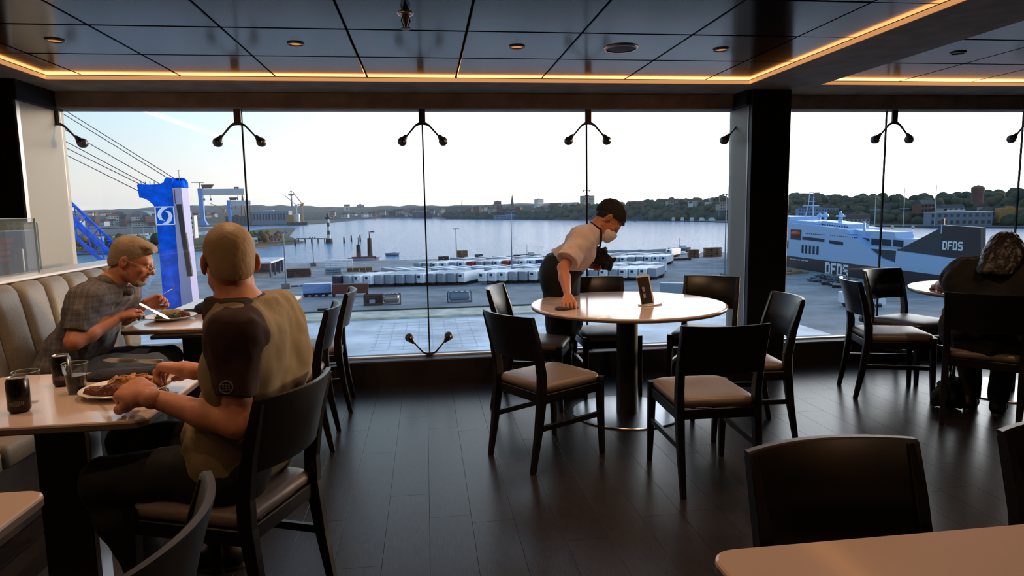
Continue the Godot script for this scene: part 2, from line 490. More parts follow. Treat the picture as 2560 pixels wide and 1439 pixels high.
# ---------------------------------------------------------------- the room
func room():
	# floor: a slab that carries vinyl planks laid towards the window
	var fl := frame("floor")
	box_obj("slab", Vector3(-5.4, -0.3, -5.6), Vector3(7.4, -0.012, 4.7), "subfloor", fl)
	var pm := []
	var pw := 0.19
	var pl := 1.25
	var st := S(); bx(st, Vector3(0, -0.006, 0), Vector3(pw - 0.0009, 0.012, pl - 0.0009), 0.0005)
	st.generate_normals()
	var plank := st.commit()
	var strip := S()
	for i in 66:
		var x := -5.25 + i * pw
		var off := rng.randf() * pl
		for k in 9:
			var z := -5.55 + off - pl * 0.5 + k * pl
			if z + pl * 0.5 > 4.6: continue
			var z0 := maxf(z - pl * 0.5, -5.58)
			var seen := x > -2.3 and x < 4.9 and z < -1.0 and z > -5.2 and (x < 0.6 - z * 1.05)
			if seen and pm.size() < 285 and z0 < z - pl * 0.5 + 0.001:
				pm.append(1)
				put("plank", plank, "plank%d" % rng.randi_range(0, 3), fl, Transform3D(Basis(), Vector3(x, 0, z)))
			else:
				bx(strip, Vector3(x, -0.006, (z0 + z + pl * 0.5) * 0.5), Vector3(pw - 0.0009, 0.012, z + pl * 0.5 - z0 - 0.0009))
	var rest := obj("plank_field", strip, "plank1", fl)
	rest.set_meta("kind", "stuff")

	# ceiling: two recesses of square lacquered panels between dropped soffits
	var ce := frame("ceiling")
	box_obj("slab", Vector3(-5.4, 2.40, -5.6), Vector3(7.4, 2.6, 4.7), "ceiling_dark", ce)
	var ps := S(); bx(ps, Vector3(0, 0.02, 0), Vector3(0.616, 0.04, 0.616), 0.003); ps.generate_normals()
	var panel := ps.commit()
	var far := S()
	for bay in 2:
		var x0: float = [-1.63 - 0.627, 3.10][bay]
		for i in range(0 if bay else 0, 8 if bay == 0 else 6):
			for k in 9:
				var c := Vector3(x0 + 0.627 * (i + 0.5), 2.335, -4.93 + 0.634 * (k + 0.5))
				if bay == 0 and i == 7: continue
				put("ceiling_panel", panel, "ceiling_panel", ce, Transform3D(Basis(), c))
	# narrow cut panels along the two ends of the first bay
	for k in 9:
		var z := -4.93 + 0.634 * k
		box_obj("ceiling_panel", Vector3(-2.478, 2.335, z + 0.005), Vector3(-2.262, 2.375, z + 0.629), "ceiling_panel", ce)
		box_obj("ceiling_panel", Vector3(2.137, 2.335, z + 0.005), Vector3(2.478, 2.375, z + 0.629), "ceiling_panel", ce)
	box_obj("plain_field", Vector3(-2.478, 2.335, 0.80), Vector3(2.478, 2.375, 4.6), "ceiling_panel", ce)
	box_obj("plain_field", Vector3(3.10, 2.335, 0.80), Vector3(7.2, 2.375, 4.6), "ceiling_panel", ce)
	# soffits
	var so := frame("trim_1")
	box_obj("soffit", Vector3(-5.3, 2.308, -5.56), Vector3(7.3, 2.42, -4.955), "soffit", so)
	box_obj("soffit", Vector3(-5.3, 2.308, -4.955), Vector3(-2.50, 2.42, 4.65), "soffit", so)
	box_obj("soffit", Vector3(2.50, 2.308, -4.955), Vector3(3.08, 2.42, 4.65), "soffit", so)
	box_obj("soffit", Vector3(6.88, 2.308, -4.955), Vector3(7.3, 2.42, 4.65), "soffit", so)
	box_obj("header", Vector3(-5.3, 2.19, -5.60), Vector3(7.3, 2.31, -5.40), "soffit", so, 0.006)
	# light strips in the reveal
	for a in [[Vector3(-2.494, 2.3105, -4.952), Vector3(2.494, 2.3345, -4.944)], [Vector3(-2.498, 2.3105, -4.94), Vector3(-2.490, 2.3345, 4.5)], [Vector3(2.490, 2.3105, -4.94), Vector3(2.498, 2.3345, 4.5)],
			[Vector3(3.085, 2.3105, -4.952), Vector3(6.875, 2.3345, -4.944)]]:
		var o := box_obj("cove_light_strip", a[0], a[1], "cove")
		var c: Vector3 = (a[0] + a[1]) * 0.5
		var where := "along the window side of the large ceiling recess"
		if c.x < -2: where = "along the left edge of the large ceiling recess"
		elif c.x > 2 and c.x < 2.6: where = "along the dropped beam to the right of the large recess"
		elif c.x > 3: where = "along the window side of the right-hand ceiling recess"
		tag(o, "warm orange light strip " + where, "light strip", "")
		var l := AreaLight3D.new(); l.name = "cove_strip_lamp"
		var dz: bool = a[1].z - a[0].z > 1.0
		l.area_size = Vector2(a[1].z - a[0].z if dz else a[1].x - a[0].x, 0.02)
		l.light_color = Color(1.0, 0.64, 0.36); l.light_energy = 0.32; l.shadow_enabled = true; l.area_range = 14.0
		add_child(l, true)
		l.position = c
		if not dz:
			l.basis = Basis.looking_at(Vector3(0, 0, 1)); l.position.z += 0.008
		else:
			l.basis = Basis.looking_at(Vector3(1 if c.x < 0 else -1, 0, 0)); l.position.x += 0.008 if c.x < 0 else -0.008
	# walls that close the room behind and beside the camera
	struct("wall_back", boxst(Vector3(-5.4, -0.3, 4.6), Vector3(7.4, 2.6, 4.8)), "wall_warm")
	struct("wall_left", boxst(Vector3(-5.5, -0.3, -5.6), Vector3(-5.3, 2.6, 4.8)), "wall_warm")
	struct("wall_right", boxst(Vector3(7.2, -0.3, -5.6), Vector3(7.4, 2.6, 4.8)), "wall_warm")
	var wf := frame("wall_front")
	box_obj("solid_part", Vector3(-5.4, -0.3, -5.64), Vector3(-3.08, 2.4, -5.42), "wall_dark", wf)
	box_obj("parapet", Vector3(-3.1, -0.3, -5.60), Vector3(7.4, 0.192, -5.32), "wall_dark", wf, 0.008)
	box_obj("glazing_bead", Vector3(-2.70, 0.190, -5.485), Vector3(2.62, 0.204, -5.445), "sill_metal", wf)
	box_obj("glazing_bead", Vector3(2.95, 0.190, -5.485), Vector3(7.2, 0.204, -5.445), "sill_metal", wf)
	# columns in the window line
	var cl := frame("trim_2")
	box_obj("front", Vector3(-3.10, 0.0, -4.985), Vector3(-2.712, 2.308, -4.945), "column_front", cl)
	box_obj("side_panel", Vector3(-3.08, 0.0, -5.56), Vector3(-2.70, 2.308, -4.985), "column_side", cl, 0.006)
	box_obj("side_edge", Vector3(-2.712, 0.0, -4.99), Vector3(-2.698, 2.308, -4.950), "alu", cl)
	box_obj("cap", Vector3(-3.12, 2.175, -5.5), Vector3(-2.672, 2.309, -4.92), "cap", cl, 0.004)
	var cr := frame("trim_3")
	box_obj("front", Vector3(2.622, 0.0, -5.20), Vector3(2.955, 2.308, -5.14), "column_front", cr, 0.004)
	box_obj("side_panel", Vector3(2.63, 0.0, -5.56), Vector3(2.945, 2.308, -5.20), "column_side", cr, 0.006)
	box_obj("side_edge", Vector3(2.619, 0.0, -5.21), Vector3(2.632, 2.308, -5.195), "alu", cr)
	box_obj("cap", Vector3(2.585, 2.19, -5.5), Vector3(2.66, 2.309, -5.17), "cap", cr, 0.004)
	# window panes, seams and the forked glass holders
	var xs := [-2.70, -1.390, 0.0, 1.352, 2.62]
	var n := 1
	for i in 4:
		window(n, xs[i], xs[i + 1]); n += 1
	xs = [2.95, 4.055, 5.405, 6.76]
	for i in 3:
		window(n, xs[i], xs[i + 1]); n += 1
	var names := ["in the far left corner by the cream column", "at the first glass seam, above the man in the two-tone shirt", "at the seam right of the blue harbour crane, in mid-window", "at the seam above the bending waitress", "tucked behind the dark column", "at the seam above the berthed ferry", "at the last seam by the right edge"]
	var ks := [-2.70, -1.405, 0.0, 1.352, 2.70, 4.09, 5.42]
	for i in 7:
		holder(ks[i], true, "dark two-armed glass holder hanging from the header " + names[i], i == 0, i == 4)
	for i in [1, 2, 3, 5]:
		holder([0, -1.39, 0.0, 1.352, 0, 4.055][i], false, "two-armed glass holder standing on the sill " + ["", "at the seam behind the left dining tables", "below the middle of the window, clear against the white roof", "at the seam behind the round table", "", "at the seam behind the right-hand chairs"][i], false, false)
	# ceiling fittings
	var dn := ["leftmost, near the cream column", "second from the left, over the bald man", "third from the left, right of the sprinkler", "fourth, right of the round loudspeaker grille"]
	for i in 4:
		downlight(Vector3(-1.944 + 1.254 * i, 2.335, -3.98), "recessed ceiling spotlight in the row over the window, " + dn[i], 0.7, true)
	downlight(Vector3(3.41, 2.335, -3.98), "recessed ceiling spotlight in the right-hand recess beyond the beam", 0.0, false)
	for a in [[-1.944, -0.16], [-0.69, -0.16], [0.564, -0.16], [1.818, -0.16], [-1.944, 1.2], [-0.69, 1.2], [0.564, 1.2], [1.818, 1.2], [-0.69, -1.44], [0.564, -1.44], [1.818, -1.44], [-1.944, -1.44], [-1.944, -2.70], [-0.69, -2.70], [0.564, -2.70], [1.818, -2.70], [3.41, -2.70], [3.41, -0.16]]:
		downlight(Vector3(a[0], 2.335, a[1]), "recessed ceiling spotlight, %s row, %s" % [{-0.16: "third", 1.2: "rearmost", -1.44: "second", -2.7: "nearest the window"}[a[1]], {-1.944: "leftmost", -0.69: "second from the left", 0.564: "third from the left", 1.818: "fourth from the left", 3.41: "beyond the beam"}[a[0]]], (0.26 if a[1] > -1 else (0.24 if a[1] > -2 else 0.85)), true, "downlights over the near tables")
	var sp := thing("ceiling_speaker", "round dark loudspeaker grille with a pale rim in the ceiling", "loudspeaker", Vector3(1.191, 2.335, -3.98))
	var q := S(); lathe(q, [Vector2(0.088, 0.002), Vector2(0.088, -0.010), Vector2(0.100, -0.008), Vector2(0.103, 0.002)], 32); obj("rim", q, "alu", sp)
	q = S(); lathe(q, [Vector2(0.0, -0.006), Vector2(0.05, -0.008), Vector2(0.087, -0.004)], 32); obj("grille", q, "panel_grey", sp)
	sprinkler(Vector3(-0.063, 2.335, -3.36))

func boxst(lo: Vector3, hi: Vector3) -> SurfaceTool:
	var st := S(); lohi(st, lo, hi); return st

func window(n: int, x0: float, x1: float):
	var w := frame("window_%d" % n)
	box_obj("pane", Vector3(x0 + 0.006, 0.17, GZ - 0.006), Vector3(x1 - 0.006, 2.22, GZ + 0.006), "pane", w)
	if absf(x1 - 2.62) > 0.01:
		box_obj("seam", Vector3(x1 - 0.006, 0.17, GZ - 0.007), Vector3(x1 + 0.006, 2.22, GZ + 0.007), "gasket", w)

func holder(x: float, top: bool, label: String, only_right: bool, only_left: bool):
	var t := thing("glass_holder", label, "bracket", Vector3(x, 2.19 if top else 0.192, GZ + 0.06), 0, "glass holders along the window")
	var s := -1.0 if top else 1.0
	var stem := 0.11 if top else 0.022
	var st := S()
	bx(st, Vector3(0, s * stem * 0.5, 0), Vector3(0.052, stem, 0.022), 0.003)
	obj("stem", st, "fitting", t)
	for k in [-1.0, 1.0]:
		if (k < 0 and only_right) or (k > 0 and only_left): continue
		st = S()
		var p := []
		for a in [[0.0, stem], [0.03, stem + 0.004], [0.055, stem + 0.018], [0.105, stem + 0.075], [0.142, stem + 0.118]]:
			p.append(Vector3(k * a[0], s * a[1], 0))
		bar(st, p, [Vector2(0.020, 0.022), Vector2(0.020, 0.020), Vector2(0.016, 0.014), Vector2(0.014, 0.012), Vector2(0.018, 0.014)], Vector3.BACK)
		var arm := obj("arm", st, "fitting" if top else "chrome", t)
		st = S()
		var c := Vector3(k * 0.162, s * (stem + 0.140), 0)
		var T := Transform3D(Basis(Vector3.RIGHT, PI / 2), c)
		lathe(st, [Vector2(0.0, -0.045), Vector2(0.024, -0.045), Vector2(0.034, -0.036), Vector2(0.036, -0.004), Vector2(0.030, 0.010), Vector2(0.014, 0.018), Vector2(0.010, 0.026), Vector2(0, 0.027)], 20, T)
		var dir := Vector3(-k * 0.6, -s * 0.8, 0)
		tube(st, [c + dir * 0.018, c + dir * 0.042, c + dir * 0.06], [0.026, 0.018, 0.010], 10)
		obj("clamp_disc", st, "fitting", t)

func downlight(at: Vector3, label: String, energy: float, lit: bool, group := "downlights"):
	var t := thing("ceiling_downlight", label, "downlight", at, 0, group)
	var q := S()
	lathe(q, [Vector2(0.034, 0.004), Vector2(0.036, -0.007), Vector2(0.047, -0.007), Vector2(0.052, 0.002)], 28); obj("trim_ring", q, "fitting", t)
	q = S()
	lathe(q, [Vector2(0.0, -0.0025), Vector2(0.034, -0.0015)], 24)
	obj("lamp_face", q, "panel_grey" if not lit else ("lamp_warm" if energy < 1 else "lamp_bright"), t)
	if lit:
		spot("downlight_lamp", at + Vector3(0, -0.012, 0), Color(1.0, 0.79, 0.60), energy, 0.035)

func sprinkler(at: Vector3):
	var t := thing("fire_sprinkler", "small ceiling sprinkler with a chrome rose and dark deflector", "sprinkler", at)
	var q := S(); lathe(q, [Vector2(0.012, -0.016), Vector2(0.030, -0.010), Vector2(0.040, -0.002), Vector2(0.041, 0.001)], 24); obj("rose", q, "chrome", t)
	q = S(); lathe(q, [Vector2(0, -0.070), Vector2(0.004, -0.068), Vector2(0.007, -0.05), Vector2(0.013, -0.036), Vector2(0.014, -0.01)], 14); obj("nozzle", q, "fitting", t)
	q = S(); lathe(q, [Vector2(0, -0.074), Vector2(0.026, -0.073), Vector2(0.027, -0.070), Vector2(0, -0.068)], 18); obj("deflector", q, "fitting", t)
	q = S()
	for k in [-1, 1]:
		tube(q, [Vector3(k * 0.014, -0.012, 0), Vector3(k * 0.021, -0.035, 0), Vector3(k * 0.008, -0.066, 0)], 0.003, 6)
	obj("yoke", q, "fitting", t)

# ---------------------------------------------------------------- the harbour outside
const NTH := ["first", "second", "third", "fourth", "fifth", "sixth", "seventh", "eighth", "ninth", "tenth", "eleventh", "twelfth", "thirteenth", "fourteenth", "fifteenth", "sixteenth", "seventeenth", "eighteenth", "nineteenth"]
const TENS := ["", "", "twent", "thirt", "fort", "fift", "sixt", "sevent"]
const ONES := ["", "first", "second", "third", "fourth", "fifth", "sixth", "seventh", "eighth", "ninth"]

func nth(i: int) -> String:
	if i < 19: return NTH[i]
	var n := i + 1
	return TENS[n / 10] + ("ieth" if n % 10 == 0 else "y-" + ONES[n % 10])

func count_off(list: Array, tail: String):
	# tells alike things apart by their order from the left, as one sees them through the window
	list.sort_custom(func(a, b): return a.position.x / -a.position.z < b.position.x / -b.position.z)
	for i in list.size():
		list[i].set_meta("label", "%s, %s from left %s" % [list[i].get_meta("label"), nth(i), tail])

var taken := []
func free_at(x: float, z: float, r: float) -> bool:
	for t in taken:
		if Vector2(x - t.x, z - t.y).length() < r + t.z: return false
	taken.append(Vector3(x, z, r))
	return true

func shp(a: Array) -> PackedVector2Array:
	var o := PackedVector2Array()
	for i in range(0, a.size(), 2): o.append(Vector2(a[i], a[i + 1]))
	return o

func flat_land(called: String, pts: Array, y0: float, y1: float, m: String):
	# pts: x, z pairs of the outline seen from above
	var st := S()
	var p := PackedVector2Array()
	for i in range(0, pts.size(), 2): p.append(Vector2(pts[i], -pts[i + 1]))
	prism(st, p, y0, y1, Transform3D(Basis(Vector3.RIGHT, -PI / 2), Vector3.ZERO))
	return struct(called, st, m)

func harbour():
	struct("water", boxst(Vector3(-9000, SY - 0.5, -14000), Vector3(9000, SY, -4.0)), "water")
	flat_land("quay", [137, -20, 136.5, -262, 152, -262, 150, -330, 20, -330, -50, -327, -92, -327, -102, -262, -84, -210, -62, -150, -62, -8, 137, -8], SY - 1.0, QY, "asphalt")
	terminal_roof()
	blue_crane()
	trailers()
	quay_clutter()
	ferry()
	far_shore()
	peninsula()
	small_boats()
	var fog := FogVolume.new(); fog.name = "sea_haze"
	fog.size = Vector3(7000, 110, 4200); fog.position = Vector3(0, SY + 54, -430 - 2100)
	var fm := FogMaterial.new(); fm.density = 0.00007; fm.albedo = Color(0.88, 0.93, 1.0)
	fog.material = fm; fog.set_meta("kind", "stuff")
	add_child(fog)

func terminal_roof():
	var t := thing("terminal_roof", "flat white roof of the low quay building under the window", "building", Vector3(6, QY, -41))
	var st := S()
	lohi(st, Vector3(-32, 0, -6.0), Vector3(15.5, 15.6, 6.0)); obj("wall", st, "hall_grey", t)
	st = S(); lohi(st, Vector3(-33, 16.0, -4.6), Vector3(16.7, 16.6, 6.6), 0.05); obj("roof_deck", st, "roof_white", t)
	st = S(); lohi(st, Vector3(-33, 15.8, -7.8), Vector3(16.7, 16.75, -4.65), 0.05); obj("parapet_band", st, "roof_band", t)
	st = S(); lohi(st, Vector3(-33, 15.6, 6.3), Vector3(16.6, 16.0, 6.62)); obj("gutter", st, "roof_edge", t)
	st = S(); lohi(st, Vector3(-33, 16.0, -8.1), Vector3(16.7, 16.85, -7.85)); obj("far_kerb", st, "roof_edge", t)
	st = S()
	for i in 10:
		lohi(st, Vector3(-9.2, 16.6, 5.6 - i * 0.95), Vector3(-3.0, 16.605, 5.64 - i * 0.95))
	for i in 8:
		lohi(st, Vector3(-9.0 + i * 0.8, 16.6, -3.6), Vector3(-8.97 + i * 0.8, 16.606, 5.6))
	obj("chalk_grid", st, "trailer_grey", t)
	# lower deck pieces along the near edge
	var d := thing("mooring_ledge", "dark narrow service ledge with pipes below the white roof", "ledge", Vector3(0, -4.2, -13.0))
	st = S(); lohi(st, Vector3(-14, -0.4, -0.7), Vector3(24, 0, 0.9), 0.03); obj("deck", st, "roof_edge", d)
	st = S()
	for k in 2: cyl(st, Vector3(-14, 0.12 + 0.1 * k, 0.2 * k), Vector3(24, 0.12 + 0.1 * k, 0.2 * k), 0.05, 0.05, 8)
	obj("pipe", st, "hall_dark", d)
	for i in 14:
		st = S(); bx(st, Vector3(-12 + i * 2.6, 0.12, -0.35), Vector3(0.3 + 0.3 * (i % 3), 0.25, 0.3), 0.02); obj("junction_box", st, "hall_grey", d)

func blue_crane():
	var t := thing("harbour_crane", "tall blue mobile harbour crane with a square swirl emblem on its mast", "crane", Vector3(-21.5, QY, -60))
	var o := Vector3(-21.5, QY, -60)
	var L := func(x, y, z = -60.0): return Vector3(x, y, z) - o
	# mast: a tapered box with the blue face towards the ship and a pale side with a cable slot
	var st := S()
	loft(st, [[L.call(-22.55, QY + 6, -60), L.call(-20.2, QY + 6, -60), L.call(-20.2, QY + 6, -62.6), L.call(-22.55, QY + 6, -62.6)], [L.call(-22.62, 0.6, -60), L.call(-21.12, 0.6, -60), L.call(-21.12, 0.6, -62.6), L.call(-22.62, 0.6, -62.6)], [L.call(-22.1, 3.9, -60), L.call(-21.22, 4.0, -60), L.call(-21.22, 4.0, -62.3), L.call(-22.1, 3.9, -62.3)]], false)
	obj("mast", st, "crane_blue", t)
	st = S()
	prism(st, shp([-23.9, 3.9, -23.75, 3.98, -22.9, 3.92, -22.2, 3.95, -21.9, 4.05, -21.5, 4.3, -21.2, 4.3, -21.1, 0.6, -22.62, 0.6, -22.6, 1.9, -22.75, 2.25, -23.1, 2.6, -23.5, 2.8, -23.8, 2.85]), -0.05, 2.3, Transform3D(Basis(Vector3.UP, PI), Vector3.ZERO).inverse() * Transform3D())
	st = S()
	var head := shp([-23.9, 3.9, -23.75, 3.98, -22.9, 3.92, -22.2, 3.95, -21.9, 4.05, -21.5, 4.3, -21.2, 4.3, -21.1, 0.6, -22.62, 0.6, -22.6, 1.9, -22.75, 2.25, -23.1, 2.6, -23.5, 2.8, -23.8, 2.85])
	for i in head.size(): head[i] -= Vector2(o.x, o.y)
	prism(st, head, -2.35, 0.12)
	obj("mast_head", st, "crane_blue", t)
	st = S()
	for k in 3: cyl(st, L.call(-21.35 + 0.33 * k, 4.1, -60.9), L.call(-21.35 + 0.33 * k, 4.1, -61.1), 0.42, 0.42, 18)
	cyl(st, L.call(-21.4, 4.15, -61.8), L.call(-21.4, 4.15, -59.9), 0.36, 0.36, 18)
	lohi(st, L.call(-21.5, 3.6, -61.6), L.call(-20.35, 4.25, -60.2), 0.1)
	obj("sheave_block", st, "crane_blue", t)
	st = S()
	loft(st, [[L.call(-21.12, -9.0, -59.94), L.call(-20.10, -9.0, -59.94), L.call(-20.10, -9.0, -61.6), L.call(-21.12, -9.0, -61.6)], [L.call(-21.13, 3.65, -59.94), L.call(-20.42, 3.65, -59.94), L.call(-20.42, 3.65, -61.6), L.call(-21.13, 3.65, -61.6)]], false)
	obj("side_plate", st, "crane_pale", t)
	st = S()
	loft(st, [[L.call(-20.45, -3.9, -59.9), L.call(-20.05, -3.9, -59.9), L.call(-20.05, -3.9, -60.2), L.call(-20.45, -3.9, -60.2)], [L.call(-20.92, 2.25, -59.9), L.call(-20.5, 2.25, -59.9), L.call(-20.5, 2.25, -60.2), L.call(-20.92, 2.25, -60.2)]], false)
	obj("cable_slot", st, "crane_dark", t)
	st = S(); lohi(st, L.call(-21.0, 2.3, -59.9), L.call(-20.96, 3.5, -59.95)); obj("ladder_rail", st, "crane_dark", t)
	# emblem: a white square frame with two interlocking crescents
	st = S()
	var ex := -21.86; var ey := 1.30; var hs := 0.74
	for k in [-1, 1]:
		lohi(st, L.call(ex - hs, ey + k * hs - 0.045, -59.87), L.call(ex + hs, ey + k * hs + 0.045, -59.82))
		lohi(st, L.call(ex + k * hs - 0.045, ey - hs, -59.87), L.call(ex + k * hs + 0.045, ey + hs, -59.82))
	for k in [1.0, -1.0]:
		var q := shp([-0.18, 0.72, -0.5, 0.42, -0.62, 0.02, -0.45, -0.34, -0.02, -0.44, -0.26, -0.2, -0.3, 0.12, -0.1, 0.45, 0.32, 0.72])
		for i in q.size(): q[i] = q[i] * k + Vector2(ex - o.x, ey - o.y)
		prism(st, q, 0.13, 0.18)
	var em := obj("emblem", st, "sign_white", t)
	em.set_meta("label", "white swirl emblem in a square frame")
	# boom: a lattice rising to the left from the cab
	st = S()
	var c := [Vector3(-7.0, 26.2, 0.4), Vector3(-7.0, 24.0, 0.4), Vector3(-7.0, 26.2, -1.6), Vector3(-7.0, 24.0, -1.6)]
	var a0 := L.call(-26.1, -1.75, -59.2)
	var a1 := L.call(-31.5, 4.35, -59.2)
	var b0 := L.call(-25.6, -3.7, -59.2)
	var b1 := L.call(-32.5, 4.0, -59.2)
	for zz in [0.0, -2.2]:
		var z := Vector3(0, 0, zz)
		beam(st, a0 + z, a1 + z, 0.20); beam(st, b0 + z, L.call(-31.5, 2.6, -59.2) + z, 0.24)
		for i in 7:
			var u := i / 6.0
			var lower: Vector3 = b0.lerp(L.call(-31.5, 2.6, -59.2), u)
			beam(st, a0.lerp(a1, u) + z, lower + z, 0.09)
			if i < 6: beam(st, a0.lerp(a1, u) + z, b0.lerp(L.call(-31.5, 2.6, -59.2), u + 1.0 / 6) + z, 0.08)
	for i in 7:
		var u := i / 6.0
		beam(st, a0.lerp(a1, u), a0.lerp(a1, u) + Vector3(0, 0, -2.2), 0.08)
	beam(st, b0 + Vector3(-4.5, -1.4, 0), b0 + Vector3(1.0, -0.9, 0), 0.14)
	beam(st, L.call(-29.9, -2.0, -59.2), L.call(-27.6, -4.6, -59.2), 0.22)
	beam(st, L.call(-29.8, -1.7, -59.2), L.call(-26.8, -1.5, -59.2), 0.09)
	obj("boom_lattice", st, "crane_blue", t)
	# luffing ropes
	for a in [[-20.95, 4.35, -29.6, 10.35], [-21.35, 4.3, -29.6, 9.95], [-22.3, 4.0, -29.7, 8.75], [-23.4, 4.0, -29.7, 7.75], [-23.7, 3.9, -29.7, 7.2], [-23.9, 3.35, -29.7, 6.6]]:
		st = S()
		var p0 := Vector3(a[0], a[1], -60.4) - o
		var p1 := Vector3(a[2], a[3], -60.4) - o
		cyl(st, p0, p1 + (p1 - p0) * 0.6, 0.035, 0.035, 6, false)
		obj("rope", st, "cable", t)
	st = S()
	cyl(st, L.call(-20.75, 4.2, -60.6), L.call(-20.75, 5.15, -60.6), 0.03, 0.02, 6); cyl(st, L.call(-20.88, 5.1, -60.6), L.call(-20.62, 5.1, -60.6), 0.02, 0.02, 6)
	obj("antenna", st, "cable", t)
	for k in 4:
		st = S(); cyl(st, L.call(-23.7 + 0.35 * k, 3.9, -60.3), L.call(-23.75 + 0.35 * k, 4.2, -60.3), 0.03, 0.03, 6); obj("railing_post", st, "cable", t)
	# chassis on the quay
	st = S()
	lohi(st, Vector3(-4.5, 1.2, -7), Vector3(5.5, 3.2, 4.5), 0.2); lohi(st, Vector3(-3.5, 3.2, -5), Vector3(4.0, 6.8, 3.0), 0.2)
	obj("undercarriage", st, "crane_blue", t)
	for i in 4:
		for k in [-4.4, 5.0]:
			st = S(); cyl(st, Vector3(k, 0.9, -5.5 + i * 3.0), Vector3(k + 0.7, 0.9, -5.5 + i * 3.0), 0.9, 0.9, 16); obj("wheel", st, "rubber", t)
	st = S(); lohi(st, Vector3(3.2, 6.9, -1.0), Vector3(5.6, 9.4, 1.6), 0.1); obj("machine_house", st, "crane_pale", t)

func make_trailer(body: String, reefer: bool, l := 13.4) -> Node3D:
	var t := Node3D.new()
	var st := S(); lohi(st, Vector3(-1.27, 1.15, -l * 0.5), Vector3(1.27, 3.95, l * 0.5), 0.06); obj("body", st, body, t)
	if reefer:
		st = S(); lohi(st, Vector3(-0.85, 2.35, l * 0.5), Vector3(0.85, 3.75, l * 0.5 + 0.4), 0.08)
		var u := obj("cooling_unit", st, "trailer_white", t)
		st = S(); lohi(st, Vector3(-0.55, 2.75, l * 0.5 + 0.38), Vector3(0.45, 3.55, l * 0.5 + 0.43)); obj("fan_grille", st, "window_dark", u)
	else:
		for k in [-1, 1]:
			st = S(); lohi(st, Vector3(k * 0.6 - 0.57, 1.25, l * 0.5), Vector3(k * 0.6 + 0.57, 3.85, l * 0.5 + 0.05)); obj("door", st, body, t)
	st = S(); lohi(st, Vector3(-1.1, 0.8, -l * 0.5 + 0.2), Vector3(1.1, 1.15, l * 0.5 - 0.2)); obj("chassis", st, "rubber", t)
	for i in 3:
		st = S(); cyl(st, Vector3(-1.25, 0.52, -l * 0.5 + 1.6 + i * 1.35), Vector3(1.25, 0.52, -l * 0.5 + 1.6 + i * 1.35), 0.52, 0.52, 12); obj("axle_wheels", st, "rubber", t)
	st = S()
	for k in [-0.9, 0.9]: lohi(st, Vector3(k - 0.1, 0.0, l * 0.5 - 2.6), Vector3(k + 0.1, 0.85, l * 0.5 - 2.4))
	obj("landing_legs", st, "rubber", t)
	return t

func trailers():
	var kinds := {"white": make_trailer("trailer_white", true), "plain": make_trailer("trailer_grey", false), "blue": make_trailer("trailer_blue", false), "navy": make_trailer("trailer_navy", false), "red": make_trailer("trailer_red", false), "yellow": make_trailer("trailer_yellow", false)}
	var words := {"white": "white refrigerated trailer", "plain": "plain pale grey box trailer"}
	var rows := {}
	var place := func(kind: String, x: float, z: float, turn: float, label: String, group: String):
		var o: Node3D = dup(kinds[kind], "cargo_trailer", label, Vector3(x, QY, z), turn, group)
		o.set_meta("category", "trailer")
		if group != "":
			if not rows.has(group): rows[group] = []
			rows[group].append(o)
	var a1 := deg_to_rad(-33.0)    # nose towards the ship and a little to the left
	var dx := sin(a1) * 6.7
	var dz := cos(a1) * 6.7
	# front row: x of the noses
	var pat := ["navy", "plain", "white", "white", "plain", "plain", "plain", "plain", "white", "plain", "plain", "plain", "white", "", "white", "white", "white", "plain", "plain", "white", "plain", "white", "white", "plain", "white", "plain", "white", "plain", "white", "white", "white", "plain"]
	for i in pat.size():
		if pat[i] == "": continue
		var x := -28.5 + i * 3.26
		var z := -212.0 + 5.0 * float(i) / pat.size()
		var lab: String
		if i == 0: lab = "dark navy trailer at the left end of the front trailer row"
		elif i == pat.size() - 1: lab = "grey trailer standing last at the right end of the front trailer row"
		else: lab = words[pat[i]]
		place.call(pat[i], x - dx, z - dz, a1, lab, "trailers in the front row" if i > 0 and i < pat.size() - 1 else "")
	# its back half, parked the other way round; mostly roofs to be seen
	var a2 := deg_to_rad(207.0)
	for i in 21:
		var x := -16.0 + i * 4.6
		place.call("white" if i % 3 else "plain", x + 4.0, -234.0 + 4.0 * i / 21.0, a2, "white roofed trailer", "trailers behind the front row")
	# second row
	pat = ["plain", "plain", "white", "white", "plain", "white", "red", "plain", "plain", "white", "red", "plain", "white", "white", "blue", "yellow", "plain", "blue", "white", "plain", "white", "plain", "red", "plain", "white", "plain", "plain", "white", "white", "white"]
	for i in pat.size():
		var x := -4.0 + i * 3.4
		var lab2 := {"blue": "blue trailer", "yellow": "ochre yellow trailer", "red": "trailer with red doors"}
		var k: String = pat[i]
		place.call(k, x - dx, -254.0 - 3.0 * i / pat.size() - dz, a1, lab2.get(k, words.get(k, "")), "trailers in the second row")
	for i in 15:
		place.call("white" if i % 2 else "plain", 14.0 + i * 6.0, -276.0 - 3.0 * i / 15.0, a2, "white roofed trailer", "trailers behind the second row")
	for i in 6:
		place.call("plain" if i < 5 else "white", 66.0 + i * 10.0, -301.0, deg_to_rad(-68.0 if i < 5 else -40.0), "long pale trailer" if i < 5 else "white trailer standing alone at the end nearest the water", "trailers by the water" if i < 5 else "")
	count_off(rows["trailers in the front row"], "inside the front row")
	count_off(rows["trailers behind the front row"], "backed up behind the front row")
	count_off(rows["trailers in the second row"], "in the second row of trailers")
	count_off(rows["trailers behind the second row"], "behind the second row")
	count_off(rows["trailers by the water"], "parked lengthwise by the water")
	for k in kinds: kinds[k].free()

